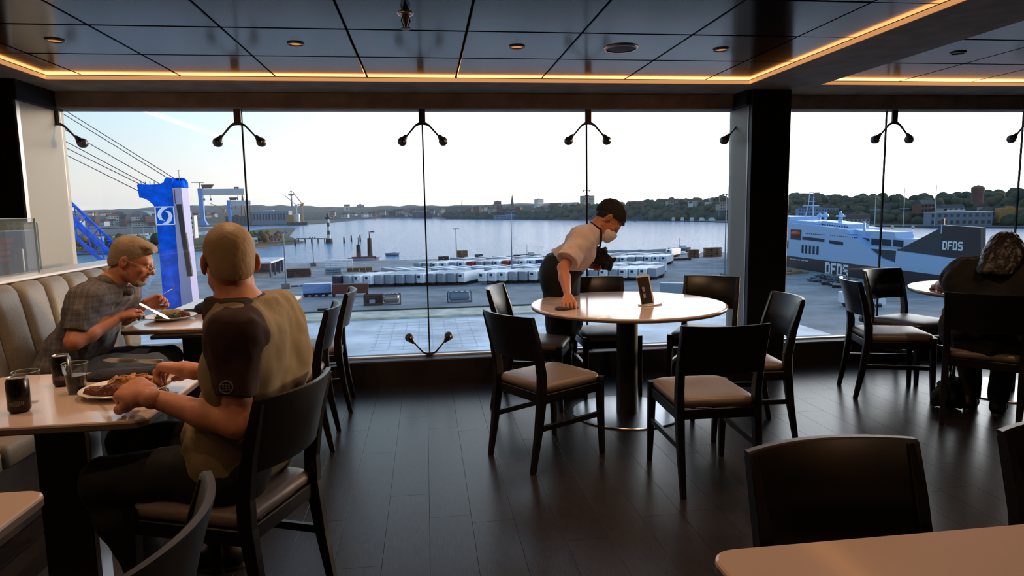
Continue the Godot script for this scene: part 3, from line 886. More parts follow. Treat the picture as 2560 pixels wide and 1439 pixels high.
func quay_clutter():
	var st: SurfaceTool
	# box trailers and containers in front of the rows
	var o := thing("shipping_container", "brown shipping container behind the left dining chairs", "container", Vector3(-21.8, QY, -192), deg_to_rad(2))
	st = S(); lohi(st, Vector3(-5.0, 0.9, -1.25), Vector3(5.0, 3.6, 1.25), 0.05); obj("shell", st, "box_brown", o)
	st = S()
	for i in 30: lohi(st, Vector3(-4.85 + i * 0.33, 1.1, 1.25), Vector3(-4.7 + i * 0.33, 3.4, 1.30))
	obj("corrugation", st, "box_brown", o)
	st = S()
	for k in [-4.6, 0.0, 4.6]: lohi(st, Vector3(k - 0.3, 0.0, -1.2), Vector3(k + 0.3, 0.95, 1.2))
	obj("skids", st, "rubber", o)
	o = thing("shipping_container", "pale blue container on a low chassis left of the brown one", "container", Vector3(-31.2, QY, -194), deg_to_rad(2))
	st = S(); lohi(st, Vector3(-3.9, 1.1, -1.25), Vector3(3.9, 3.7, 1.25), 0.05); obj("shell", st, "box_blue", o)
	st = S(); lohi(st, Vector3(-3.9, 3.7, -1.25), Vector3(3.9, 3.78, 1.25)); obj("roof_sheet", st, "trailer_white", o)
	st = S(); lohi(st, Vector3(-3.9, 0.55, -1.1), Vector3(3.9, 1.1, 1.1)); obj("chassis", st, "rubber", o)
	for i in 4:
		st = S(); cyl(st, Vector3(-3.2 + i * 1.9, 0.5, -1.2), Vector3(-3.2 + i * 1.9, 0.5, 1.2), 0.5, 0.5, 12); obj("wheel", st, "rubber", o)
	tank_container(Vector3(-11.6, QY, -172), 9.2, "long tank container with a dark empty half and a silver tank half", true)
	tank_container(Vector3(8.2, QY, -172), 6.2, "single grey tank container in its frame standing alone on the asphalt", false)
	# truck and boxes on the right
	o = thing("parked_lorry", "white box lorry seen between the legs of the right-hand chair", "lorry", Vector3(99, QY, -141), deg_to_rad(74))
	st = S(); lohi(st, Vector3(-1.25, 1.0, -4.0), Vector3(1.25, 3.5, 3.2), 0.08); obj("cargo_box", st, "trailer_white", o)
	st = S(); prism(st, shp([3.4, 0.7, 5.6, 0.7, 5.6, 1.8, 5.0, 2.9, 3.4, 3.0]), -1.2, 1.2, Transform3D(Basis(Vector3.UP, -PI / 2), Vector3.ZERO)); obj("cab", st, "trailer_white", o)
	st = S(); lohi(st, Vector3(-1.0, 1.85, 5.2), Vector3(1.0, 2.6, 5.5)); obj("windscreen", st, "window_dark", o)
	for z in [-2.6, 4.4]:
		st = S(); cyl(st, Vector3(-1.2, 0.5, z), Vector3(1.2, 0.5, z), 0.5, 0.5, 12); obj("wheel", st, "rubber", o)
	o = thing("cargo_box", "blue grey box trailer alone on the asphalt behind the menu stand", "trailer", Vector3(65.6, QY, -168), deg_to_rad(64))
	st = S(); lohi(st, Vector3(-1.25, 1.0, -4.2), Vector3(1.25, 3.7, 4.2), 0.06); obj("body", st, "trailer_grey", o)
	st = S(); lohi(st, Vector3(-1.1, 0.0, -3.8), Vector3(1.1, 1.0, -3.2)); lohi(st, Vector3(-1.1, 0.0, 3.0), Vector3(1.1, 1.0, 3.8)); obj("supports", st, "rubber", o)
	# stacks of goods on the far left of the quay
	for a in [[-47.5, -255, 9, 3.2, 3.0, "rust", "dark rusty stack of steel frames on the quay, left of the trailers"], [-36, -262, 6, 2.6, 3, "hall_grey", "grey stacked sheets beside the rusty stack"], [-27, -272, 10, 1.6, 3, "timber", "long low pile of brown planks by the moored workboat"], [-22, -262, 8, 1.0, 2.5, "box_brown", "reddish pile of flat boards in front of the plank pile"], [-38, -296, 12, 3.4, 2.5, "trailer_white", "long white container at the water's edge left of the workboat"],
			[17, -318, 5.5, 4.6, 3, "timber", "tall brown crate stack on the quay edge behind the trailers"], [8, -316, 5, 2.2, 3, "rust", "low rusty heap left of the tall crate stack"], [25, -318, 4, 2.6, 2, "hall_dark", "small dark machine right of the tall crate stack"],
			[122, -292, 5, 4.0, 3, "timber", "brown crate stack near the water right of the trailers"], [133, -296, 8, 4.4, 4, "timber", "large brown heap of goods beside the dark column"], [112, -282, 9, 1.0, 3, "rust", "low dark row of pallets right of the last trailer"], [-41.5, -222, 7, 0.5, 2, "hall_dark", "flat rack of pipes lying left of the front trailers"], [-24, -165, 6, 0.7, 1.4, "rubber", "dark cable reel frame lying behind the near dining chair"]]:
		stack(Vector3(a[0], QY, a[1]), a[2], a[3], a[4], a[5], a[6])
	# green and yellow gear by the ferry
	for i in 3:
		var p := [Vector3(126, QY, -223), Vector3(122.5, QY, -190), Vector3(119, QY, -175)][i] as Vector3
		pile(p, [11.0, 9.0, 8.0][i], ["ochre", "hall_dark", "ship_navy"][i], ["yellow brown pile of lashing gear on the quay beside the ferry", "heap of dark trestles and green poles beside the ferry lettering", "blue black heap of rubber mats nearest the right-hand chairs"][i])
	# open shed at the left
	o = thing("open_shed", "open quayside shelter with a flat white roof behind the bald man's ear", "shed", Vector3(-63, QY, -268))
	st = S(); lohi(st, Vector3(-12, 5.2, -14), Vector3(5.5, 5.9, 12), 0.05); obj("roof", st, "roof_white", o)
	for a in [[4.8, 11], [4.8, 3], [4.8, -5], [-3, 11], [-11, 11]]:
		st = S(); lohi(st, Vector3(a[0] - 0.3, 0, a[1] - 0.3), Vector3(a[0] + 0.3, 5.2, a[1] + 0.3)); obj("post", st, "hall_dark", o)
	st = S(); lohi(st, Vector3(-11.5, 0, -13.5), Vector3(4.5, 5.2, -13)); obj("rear_wall", st, "hall_dark", o)
	# light masts
	for a in [[-44.5, -217, 18.0, "grey light mast with a concrete foot on the left part of the quay"], [-50, -304, 13.0, "thin lamp post at the water's edge left of the workboat"], [12.7, -283, 16.0, "thin lamp post behind the second trailer row"], [30.1, -234, 23.0, "tall grey light mast among the trailers left of the waitress"], [97.4, -207, 27.5, "tall light mast with a concrete foot beside the dark column"], [57.0, -232, 30.0, "light mast rising behind the bending waitress"]]:
		light_mast(Vector3(a[0], QY, a[1]), a[2], a[3])
	for i in 2:
		o = thing("painted_line", ["thin pale lane line painted across the near asphalt", "dark rail groove across the near asphalt by the right window"][i], "marking", [Vector3(10, QY, -150), Vector3(92, QY, -146)][i])
		st = S(); lohi(st, Vector3(-28, 0, -0.2), Vector3(28, 0.03, 0.2)); obj("stripe", st, ["trailer_grey", "hall_dark"][i], o)
	o = thing("quay_fence", "long dark crash barrier on the quay just beyond the white roof", "barrier", Vector3(0, QY, -140))
	st = S(); lohi(st, Vector3(-55, 0.5, -0.1), Vector3(70, 0.9, 0.1)); obj("rail", st, "hall_dark", o)
	st = S()
	for i in 63: lohi(st, Vector3(-55 + i * 2.0, 0, -0.08), Vector3(-54.85 + i * 2.0, 0.9, 0.08))
	var ps := obj("posts", st, "hall_dark", o); ps.set_meta("kind", "stuff")

func stack(at: Vector3, w: float, h: float, d: float, m: String, label: String):
	var o := thing("goods_stack", label, "stack", at, rng.randf_range(-0.1, 0.2))
	var n := maxi(1, int(h / 0.8))
	var cols := maxi(2, int(w / 2.4))
	for k in n:
		for i in cols:
			var st := S()
			var cw := w / cols
			bx(st, Vector3(-w * 0.5 + cw * (i + 0.5) + rng.randf_range(-0.1, 0.1), h / n * (k + 0.46), rng.randf_range(-0.2, 0.2)), Vector3(cw * rng.randf_range(0.82, 0.97), h / n * 0.86, d * rng.randf_range(0.8, 1.0)), 0.04)
			obj("bundle", st, m, o)

func pile(at: Vector3, r: float, m: String, label: String):
	var o := thing("gear_pile", label, "pile", at)
	var st := S()
	for i in 26:
		var p := Vector3(rng.randf_range(-r, r) * 0.5, 0.4, rng.randf_range(-r, r))
		bx(st, Vector3.ZERO, Vector3(rng.randf_range(0.8, 2.4), rng.randf_range(0.4, 1.2), rng.randf_range(0.6, 2.2)), 0.05, Transform3D(Basis.from_euler(Vector3(rng.randf_range(-0.2, 0.2), rng.randf() * 3, 0)), p))
	var a := obj("blocks", st, m, o); a.set_meta("kind", "stuff")
	st = S()
	for i in 14:
		var p := Vector3(rng.randf_range(-r, r) * 0.5, 1.0, rng.randf_range(-r, r))
		var d := Vector3(rng.randf_range(-2, 2), rng.randf_range(0.2, 0.9), rng.randf_range(-2, 2))
		cyl(st, p - d, p + d, 0.09, 0.09, 6)
	a = obj("poles", st, "grass" if m == "hall_dark" else m, o); a.set_meta("kind", "stuff")

func tank_container(at: Vector3, l: float, label: String, half: bool):
	var o := thing("tank_container", label, "container", at, deg_to_rad(2))
	var st := S()
	var tx0 := 0.2 if half else -l * 0.5 + 0.3
	var tx1 := l * 0.5 - 0.3
	lathe(st, [Vector2(0, tx0), Vector2(0.8, tx0 + 0.12), Vector2(1.1, tx0 + 0.45), Vector2(1.1, tx1 - 0.45), Vector2(0.8, tx1 - 0.12), Vector2(0, tx1)], 20, Transform3D(Basis(Vector3.BACK, -PI / 2), Vector3(0, 1.55, 0)))
	obj("tank", st, "tank_metal" if half else "hall_grey", o)
	st = S()
	for z in [-1.2, 1.2]:
		for y in [0.15, 2.7]: beam(st, Vector3(-l * 0.5, y, z), Vector3(l * 0.5, y, z), 0.16)
		for x in ([-l * 0.5, 0.0, l * 0.5] if half else [-l * 0.5, l * 0.5]): beam(st, Vector3(x, 0.1, z), Vector3(x, 2.75, z), 0.18)
	for x in [-l * 0.5, l * 0.5]:
		for y in [0.15, 2.7]: beam(st, Vector3(x, y, -1.2), Vector3(x, y, 1.2), 0.16)
	obj("frame", st, "rust" if half else "hall_dark", o)
	st = S()
	for i in 4: bx(st, Vector3(lerpf(tx0 + 0.6, tx1 - 0.6, i / 3.0), 2.76, 0), Vector3(0.7, 0.14, 0.9), 0.03)
	obj("walkway", st, "gantry_beam", o)
	if half:
		st = S(); lohi(st, Vector3(-l * 0.5 + 0.1, 0.2, -1.1), Vector3(0.0, 0.5, 1.1)); lohi(st, Vector3(-l * 0.5 + 0.1, 0.2, -1.15), Vector3(0, 2.6, -1.0)); obj("open_bay", st, "rust", o)
		st = S(); bx(st, Vector3(-2.6, 0.9, 0), Vector3(1.4, 0.9, 1.2), 0.1); obj("pump", st, "trailer_grey", o)

func light_mast(at: Vector3, h: float, label: String):
	var o := thing("light_mast", label, "lamp post", at)
	var st := S(); cyl(st, Vector3(0, 0.5, 0), Vector3(0, h, 0), 0.28, 0.14, 10); obj("pole", st, "hall_grey", o)
	st = S(); lohi(st, Vector3(-1.3, 0, -1.0), Vector3(1.3, 1.6, 1.0), 0.12); obj("foot", st, "concrete", o)
	st = S(); lohi(st, Vector3(-1.3, h - 0.15, -0.12), Vector3(1.3, h + 0.05, 0.12)); obj("crossarm", st, "hall_grey", o)
	for k in [-1.1, 0.0, 1.1]:
		st = S(); bx(st, Vector3(k, h - 0.3, 0.1), Vector3(0.6, 0.25, 0.5), 0.05); obj("floodlight", st, "hall_dark", o)

func ferry():
	var o := Vector3(137, SY, -200)
	var t := thing("cargo_ferry", "white and navy cargo ferry with block lettering berthed at the right", "ship", o)
	# profiles are drawn along the ship: u = -z of the world, v = height; the side towards us is x = 0
	var T := Transform3D(Basis(Vector3(0, 0, -1), Vector3(0, 1, 0), Vector3(1, 0, 0)), Vector3.ZERO)   # (u, v, w) -> (x = w, y = v, z = -u)
	var U := func(z, y): return Vector2(-z + o.z, y - o.y)
	var P := func(a: Array):
		var q := PackedVector2Array()
		for i in range(0, a.size(), 2): q.append(U.call(a[i], a[i + 1]))
		return q
	var st := S()
	prism(st, P.call([-285, -18.2, -285, -27, -151, -27, -149, -18.4]), 0.0, 15.0, T); obj("hull", st, "ship_navy", t)
	st = S()
	prism(st, P.call([-285, -18.2, -285, -5.6, -241, -5.6, -207, -7.0, -203, -8.6, -196, -10.6, -190, -13.6, -185, -15.6, -179, -16.5, -178.8, -12.9, -150.5, -13.8, -149, -18.4]), 0.02, 14.98, T); obj("superstructure", st, "ship_white", t)
	st = S(); prism(st, P.call([-205, -7.2, -205, -12.5, -180, -12.5, -180, -9.6, -183, -9.3, -184, -7.6, -200, -7.6]), 3.0, 9.0, T); obj("deck_house", st, "ship_white", t)
	st = S(); prism(st, P.call([-200, -12.5, -200, -17, -179.5, -17, -179.5, -12.5]), 1.0, 13.0, T); obj("open_deck", st, "ship_deck", t)
	for i in 4:
		st = S(); var z := -199.0 + i * 5.0
		prism(st, P.call([z, -9.9, z, -11.9, z + 4.0, -12.0, z + 4.0, -10.0]), 2.9, 3.2, T); obj("window", st, "ship_glass", t)
	st = S(); prism(st, P.call([-200, -12.2, -200, -12.9, -179.6, -13.0, -179.6, -12.4]), 0.9, 1.2, T); obj("deck_band", st, "ship_white", t)
	# funnel casing with its long slope
	st = S(); prism(st, P.call([-180, -12.9, -164.2, -6.0, -163.4, -5.4, -162.0, -14.2, -165.5, -14.1]), 1.2, 6.5, T); obj("casing_slope", st, "ship_deck", t)
	st = S(); prism(st, P.call([-162.6, -5.0, -150.1, -5.3, -149.5, -13.6, -163.0, -14.2]), 0.8, 2.2, T); obj("funnel", st, "ship_funnel", t)
	st = S(); cyl(st, Vector3(2, U.call(0, -6.0).y, 36.1), Vector3(2, U.call(0, -3.3).y, 36.1), 0.5, 0.4, 10); lohi(st, Vector3(1.4, 18.0, 35.4), Vector3(2.8, 20.2, 36.6)); obj("exhaust_pipe", st, "ship_navy", t)
	st = S(); lohi(st, Vector3(0.9, 18.2, 36.8), Vector3(1.6, 20.6, 37.8)); obj("vent_box", st, "ship_white", t)
	# five tall slots, long window bands, round ports
	for i in 5:
		st = S(); var z := -228.2 + i * 2.35
		prism(st, P.call([z, -13.6, z, -16.6, z + 1.1, -16.7, z + 1.1, -13.7]), -0.12, 0.3, T); obj("side_slot", st, "ship_glass", t)
	st = S(); prism(st, P.call([-239, -12.4, -239, -15.6, -237.5, -15.6, -237.5, -12.4]), -0.12, 0.3, T); obj("side_slot", st, "ship_glass", t)
	for a in [[-228, -10.6, -214.5, -12.0], [-211.5, -11.2, -204.0, -12.6]]:
		st = S(); prism(st, P.call([a[0], a[1], a[0], a[1] - 1.1, a[2], a[3], a[2], a[3] + 1.1]), -0.12, 0.3, T); obj("window_band", st, "ship_glass", t)
	st = S()
	for i in 26:
		var z := -226.0 + i * 1.15
		if i == 11 or i == 12: continue
		prism(st, P.call([z, -9.25 - i * 0.015, z, -9.55 - i * 0.015, z + 0.35, -9.55 - i * 0.015, z + 0.35, -9.25 - i * 0.015]), -0.08, 0.2, T)
	obj("port_lights", st, "ship_glass", t)
	# lifeboat in its recess
	st = S(); prism(st, P.call([-236, -8.2, -236, -11.9, -228.9, -12.0, -228.9, -8.2]), -0.1, 0.3, T); obj("lifeboat_recess", st, "ship_deck", t)
	st = S(); loft(st, lifeboat(), true); obj("lifeboat", st, "orange", t)
	# upper decks, rails, masts and domes
	st = S(); prism(st, P.call([-270, -5.7, -270, -3.4, -240.5, -3.6, -240.0, -4.8, -224, -5.2, -223, -6.0, -223, -7.0, -241, -6.0]), 2.0, 14.0, T); obj("bridge_deck", st, "ship_white", t)
	st = S(); prism(st, P.call([-223, -6.5, -223, -4.9, -208, -5.8, -208, -7.2]), 4.0, 12.0, T); obj("upper_house", st, "ship_white", t)
	st = S()
	for i in 11: bx(st, Vector3(3.95, 19.2 - i * 0.06, -22.0 + i * 1.4 + 46.0 - 46.0), Vector3(0.2, 0.7, 0.5))
	obj("deck_windows", st, "ship_glass", t)
	st = S()
	for k in [-1, 1]:
		beam(st, Vector3(8 + k, 21.0, -37.5 + k * 1.2), Vector3(8 + k * 0.6, 26.0, -36.6 + k * 0.6), 0.3)
		beam(st, Vector3(8 + k * 0.6, 26.0, -36.6 + k * 0.6), Vector3(8 + k * 0.4, 31.2, -36.0 + k * 0.8), 0.22)
	for y in [26.0, 27.6, 29.2, 30.9]: beam(st, Vector3(8, y, -38.6 + (y - 26) * 0.2), Vector3(8, y, -33.6 - (y - 26) * 0.2), 0.25)
	lohi(st, Vector3(6.5, 25.8, -39.4), Vector3(9.5, 26.2, -33.4)); obj("radar_mast", st, "ship_white", t)
	for a in [[-30.5, 1.0], [-27.0, 1.2], [-17.5, 0.8]]:
		st = S(); lathe(st, [Vector2(0.4, -1.2), Vector2(0.5, -0.4), Vector2(a[1], 0.0), Vector2(a[1] * 0.95, 0.6), Vector2(0, a[1] + 0.5)], 14, Transform3D(Basis(), Vector3(8, 22.6 + a[0] * 0.02, a[0])))
		obj("radar_dome", st, "ship_white", t)
	st = S()
	cyl(st, Vector3(8, 19.5, -18.0), Vector3(8, 24.0, -18.0), 0.9, 0.3, 10); lohi(st, Vector3(7, 22.0, -19.2), Vector3(9, 22.6, -16.6)); obj("signal_mast", st, "ship_white", t)
	st = S(); prism(st, P.call([-207, -7.2, -202.5, -7.4, -201, -8.9, -207, -8.6]), 0.5, 3.0, T); cyl(st, Vector3(2, 16.5, 4.0), Vector3(2, 21.0, 3.4), 0.5, 0.25, 8); obj("davit", st, "ship_white", t)
	st = S()
	for i in 6: bx(st, Vector3(3 + 3 * (i % 3), 9.8, 4.0 + 2.6 * i), Vector3(2.2, 1.6, 1.8), 0.1)
	obj("deck_cargo", st, "ship_navy", t)
	# lettering, the same on hull and funnel
	lettering(t, "DFDS", Vector3(-0.08, 4.55, -13.4), 4.2, 13.2)
	lettering(t, "DFDS", Vector3(0.7, 15.15, 37.9), 2.35, 7.0)
	st = S()
	for i in 5: lohi(st, Vector3(-0.06, 6.0, -36 + i * 2.6), Vector3(0.1, 6.35, -34.2 + i * 2.6))
	for i in 4: lohi(st, Vector3(-0.06, 8.0 - 0.05 * i, 21 + i * 3.1), Vector3(0.1, 8.5 - 0.05 * i, 22.6 + i * 3.1))
	lohi(st, Vector3(-0.06, 7.0, -27.5), Vector3(0.1, 7.9, -26.2)); obj("hull_marks", st, "ship_white", t)

func lifeboat() -> Array:
	var rings := []
	for i in 7:
		var u := i / 6.0
		var w := 1.25 * sqrt(maxf(0.02, 1.0 - pow(u * 2 - 1, 4)))
		var ring := []
		for k in 12:
			var a := TAU * k / 12
			ring.append(Vector3(0.3 + cos(a) * w, 15.9 + sin(a) * w * 0.85, -35.6 + 6.4 * u))
		rings.append(ring)
	return rings

func lettering(parent: Node, text: String, at: Vector3, h: float, w: float):
	# block letters built from strokes, facing -x; reading direction towards +z
	var st := S()
	var n := text.length()
	var cw := w / n
	for i in n:
		var c := text[i]
		var z := at.z + cw * i
		var lw := cw * 0.86
		var s := lw * 0.28
		var y0 := at.y - h * 0.5
		var R := func(a, b, c2, d): lohi(st, Vector3(at.x, y0 + h * b, z + lw * a), Vector3(at.x + 0.25, y0 + h * d, z + lw * c2), 0.04)
		var v := s / lw
		var q := 0.20
		if c == "D":
			R.call(0, 0, v, 1); R.call(1 - v, 0.12, 1, 0.88); R.call(v, 0, 0.86, q); R.call(v, 1 - q, 0.86, 1)
		elif c == "F":
			R.call(0, 0, v, 1); R.call(v, 1 - q, 1, 1); R.call(v, 0.42, 0.85, 0.42 + q)
		elif c == "S":
			R.call(0.04, 0, 0.92, q); R.call(0.08, 1 - q, 1, 1); R.call(0.04, 0.41, 0.96, 0.41 + q); R.call(0, 0.5, v, 0.92); R.call(1 - v, 0.08, 1, 0.5)
	var o := obj("lettering", st, "sign_white", parent)
	o.set_meta("label", "white block letters")

func house(parent_name: String, label: String, cat: String, at: Vector3, turn: float, w: float, h: float, d: float, wall: String, roof: String, cols: int, rows: int, pitched := true, group := "") -> Node3D:
	var o := thing(parent_name, label, cat, at, turn, group)
	if at.y > -400: taken.append(Vector3(at.x, at.z, Vector2(w, d).length() * 0.52))
	var st := S(); lohi(st, Vector3(-w * 0.5, 0, -d * 0.5), Vector3(w * 0.5, h, d * 0.5)); obj("wall", st, wall, o)
	st = S()
	if pitched:
		prism(st, shp([-d * 0.55, h, d * 0.55, h, d * 0.2, h + d * 0.35, -d * 0.2, h + d * 0.35]), -w * 0.52, w * 0.52, Transform3D(Basis(Vector3.UP, PI / 2), Vector3.ZERO))
	else:
		lohi(st, Vector3(-w * 0.51, h, -d * 0.51), Vector3(w * 0.51, h + 0.6, d * 0.51)); lohi(st, Vector3(-w * 0.15, h, -d * 0.2), Vector3(w * 0.1, h + 2.6, d * 0.2))
	obj("roof", st, roof, o)
	for r in rows:
		if cols <= 0: break
		st = S()
		for i in cols:
			var ww := w / cols * 0.55
			var x := -w * 0.5 + w / cols * (i + 0.5)
			var y := h * (r + 0.35) / rows
			lohi(st, Vector3(x - ww * 0.5, y, d * 0.5 - 0.1), Vector3(x + ww * 0.5, y + h / rows * 0.48, d * 0.5 + 0.12))
		obj("window_row", st, "window_dark", o)
	return o

func ridge(called: String, pts: Array, depth: float, m: String, seg := 8, rough := 3.0) -> Array:
	# pts: x, z, crest height above the sea; a long hill with a front slope
	var st := S(); st.set_smooth_group(7)
	var n := FastNoiseLite.new(); n.seed = called.hash() & 1023; n.frequency = 0.012; n.fractal_octaves = 3
	var line := []
	for i in range(0, pts.size() - 3, 3):
		for k in seg:
			var u := float(k) / seg
			line.append(Vector3(lerpf(pts[i], pts[i + 3], u), lerpf(pts[i + 2], pts[i + 5], u), lerpf(pts[i + 1], pts[i + 4], u)))
	line.append(Vector3(pts[-3], pts[-1], pts[-2]))
	var rows := []
	for p in line:
		var out := Vector3(p.x, 0, p.z).normalized()
		var r := []
		for a in [[-0.5, 0.0], [-0.44, 0.12], [-0.25, 0.5], [-0.08, 0.86], [0.05, 1.0], [0.5, 0.2]]:
			var q: Vector3 = Vector3(p.x, 0, p.z) + out * depth * a[0]
			q.y = SY + p.y * a[1] + (n.get_noise_2d(q.x, q.z * 0.7) * rough if a[1] > 0.1 else 0.0)
			r.append(q)
		rows.append(r)
	for i in rows.size() - 1:
		for k in 5:
			poly(st, [rows[i][k], rows[i + 1][k], rows[i + 1][k + 1], rows[i][k + 1]], Vector3.UP)
	struct(called, st, m)
	return rows

func crown(sd: int, n_lat := 7, n_lon := 9) -> ArrayMesh:
	var st := S(); st.set_smooth_group(9)
	var n := FastNoiseLite.new(); n.seed = sd; n.frequency = 1.3
	var v := []
	for i in n_lat + 1:
		var row := []
		var th := PI * i / n_lat
		for k in n_lon:
			var ph := TAU * k / n_lon
			var d := Vector3(sin(th) * cos(ph), cos(th), sin(th) * sin(ph))
			row.append(d * (1.0 + 0.35 * n.get_noise_3dv(d * 1.6 + Vector3(sd, 0, 0))) * Vector3(1, 0.86, 1))
		v.append(row)
	for i in n_lat:
		for k in n_lon:
			var q := (k + 1) % n_lon
			poly(st, [v[i][k], v[i][q], v[i + 1][q], v[i + 1][k]] if i > 0 and i < n_lat - 1 else ([v[0][0], v[1][k], v[1][q]] if i == 0 else [v[i][k], v[i][q], v[n_lat][0]]), v[i][k] + v[i + 1][q])
	st.generate_normals()
	return st.commit()

func woods(called: String, label: String, rows: Array, step: float, r0: float, r1: float, lo: float, hi: float, mats: Array):
	# a wood that covers a slope: crowns scattered between the front foot and the crest
	var t := thing(called, label, "trees")
	for mi in mats.size():
		var xf := []
		for i in rows.size() - 1:
			var a: Vector3 = rows[i][3]
			var b: Vector3 = rows[i + 1][3]
			var cnt := int(a.distance_to(b) / step) + 1
			for k in 4:
				for c in cnt:
					var u := (c + rng.randf()) / cnt
					var p: Vector3 = (rows[i][k + 1] as Vector3).lerp(rows[i + 1][k + 1], u).lerp((rows[i][k] as Vector3).lerp(rows[i + 1][k], u), rng.randf() * 0.9)
					if rng.randi() % mats.size() != mi: continue
					var f := (p.y - SY)
					if f < lo or f > hi: continue
					var s := rng.randf_range(r0, r1)
					xf.append(Transform3D(Basis(Vector3.UP, rng.randf() * TAU).scaled(Vector3(s, s * rng.randf_range(0.85, 1.25), s)), p + Vector3(0, s * 0.35, 0)))
		var mm := MultiMesh.new(); mm.transform_format = MultiMesh.TRANSFORM_3D
		mm.mesh = crown(31 + mi); mm.instance_count = xf.size()
		for j in xf.size(): mm.set_instance_transform(j, xf[j])
		var o := MultiMeshInstance3D.new(); o.name = numbered("crowns", t); o.multimesh = mm; o.material_override = M[mats[mi]]
		o.set_meta("kind", "stuff")
		t.add_child(o, true)

func far_shore():
	# hills behind the bay, from left to right
	ridge("hills", [-2600, -3000, 52, -1752, -3600, 58, -1527, -3600, 60, -1181, -3600, 69, -886, -3600, 70, -746, -3600, 66, -443, -3600, 52, -131, -3500, 50, 200, -3300, 48, 700, -3000, 50], 900, "hill", 6, 9.0)
	ridge("hills", [-1200, -1500, 22, -760, -1900, 30, -420, -2300, 31, -180, -2750, 36, 60, -2550, 41, 200, -2250, 40, 330, -1900, 34, 480, -1700, 33], 300, "hill", 6, 5.0)
	var rw := ridge("hills", [300, -1560, 26, 395, -1400, 29, 470, -1250, 32, 545, -1150, 38, 590, -1000, 38, 560, -880, 30, 590, -800, 30], 210, "hill", 6, 3.0)
	woods("wooded_slope", "dark wooded slope on the far shore between the waitress and the dark column", rw, 8.0, 5.0, 8.5, 2.0, 60.0, ["leaf_a", "leaf_b", "leaf_c"])
	var rr := ridge("hills", [500, -900, 27, 560, -800, 29, 640, -720, 30, 640, -640, 33, 650, -560, 36, 720, -500, 34], 170, "hill", 6, 3.0)
	woods("wooded_slope", "wooded hillside behind the ferry, reaching to the right edge", rr, 6.0, 4.0, 7.5, 2.0, 60.0, ["leaf_a", "leaf_b", "leaf_c"])
	var rl := ridge("hills", [60, -1990, 14, 180, -1800, 13, 310, -1530, 15], 90, "hill", 6, 2.0)
	woods("wooded_slope", "low belt of trees along the town waterfront in mid-picture", rl, 8.0, 5.0, 8.0, 0.5, 60.0, ["leaf_a", "leaf_b"])
	var r2 := ridge("hills", [-950, -1150, 8, -700, -1050, 9, -480, -900, 7], 120, "hill", 6, 1.5)
	woods("wooded_slope", "tree belt along the left bank of the inlet behind the crane boom", r2, 10.0, 5.0, 8.0, 0.5, 60.0, ["leaf_a", "leaf_b"])
	flat_land("shore_land", [-1100, -1350, -520, -1500, -400, -1700, -440, -1810, -1100, -2200], SY - 1, SY + 1.6, "shore")
	flat_land("shore_land", [-520, -1490, -390, -1500, -295, -1500, -235, -1530, -205, -2040, -190, -2080, -260, -2300, -520, -1760], SY - 1, SY + 1.4, "shore")
	flat_land("shore_land", [-240, -2330, -94, -2543, 40, -2100, 150, -1842, 302, -1481, 440, -1120, 452, -960, 452, -800, 505, -637, 560, -560, 900, -500, 900, -1400, 300, -2600, -240, -2900], SY - 1, SY + 1.4, "shore")
	flat_land("shore_land", [-1000, -860, -560, -860, -420, -950, -350, -1000, -330, -1250, -1000, -1400], SY - 1, SY + 1.4, "shore")
	gantry(Vector3(-505, SY, -1600), 96.0, 84.0, "tall pale blue shipyard gantry crane spanning the dock on the left", true)
	gantry(Vector3(-418, SY, -1502), 46.0, 55.0, "smaller blue gantry crane right of the tall one", false)
	# shipyard halls
	house("shipyard_hall", "long grey blue shipyard hall on the waterfront left of the beacon", "hall", Vector3(-340, SY + 1, -1530), 0, 88, 29, 40, "hall_grey", "gantry_beam", 14, 1, false)
	house("shipyard_hall", "low dark hall wing beside the long grey hall", "hall", Vector3(-412, SY + 1, -1545), 0, 44, 20, 36, "hall_dark", "brick", 6, 1, false)
	var o := thing("boat_shed", "arched grey shed roof on the left shore behind the crane", "hall", Vector3(-718, SY + 1, -1800))
	var st := S()
	var pts := PackedVector2Array()
	for i in 13: pts.append(Vector2(-cos(PI * i / 12.0) * 36, sin(PI * i / 12.0) * 36))
	prism(st, pts, -60, 0, Transform3D(Basis(), Vector3.ZERO)); obj("arched_roof", st, "hall_grey", o)
	st = S(); lohi(st, Vector3(-22, 0, -0.5), Vector3(22, 18, 0.6)); obj("gate", st, "hall_dark", o)
	o = thing("boat_shed", "small round topped shed with a pale rim beside the blue crane mast", "hall", Vector3(-520, SY + 1, -1500))
	st = S(); pts = PackedVector2Array()
	for i in 13: pts.append(Vector2(-cos(PI * i / 12.0) * 15, sin(PI * i / 12.0) * 24))
	prism(st, pts, -40, 0); obj("arched_roof", st, "gantry_beam", o)
	st = S(); pts = PackedVector2Array()
	for i in 13: pts.append(Vector2(-cos(PI * i / 12.0) * 12, sin(PI * i / 12.0) * 20))
	prism(st, pts, 0.05, 0.5); obj("opening", st, "hall_dark", o)
	# a bright ship in dock and slewing cranes
	o = thing("docked_ship", "ochre and white ship lying at the end of the long grey hall", "ship", Vector3(-270, SY, -1450))
	st = S(); prism(st, shp([-18, 6, -16, 0, 22, 0, 25, 6]), -8, 8); obj("hull", st, "rust", o)
	st = S(); lohi(st, Vector3(-18, 6, -7), Vector3(-4, 22, 7), 0.5); obj("block", st, "ochre", o)
	st = S(); lohi(st, Vector3(-1, 6, -6), Vector3(8, 24, 6), 1.5); obj("wheelhouse", st, "house_pale", o)
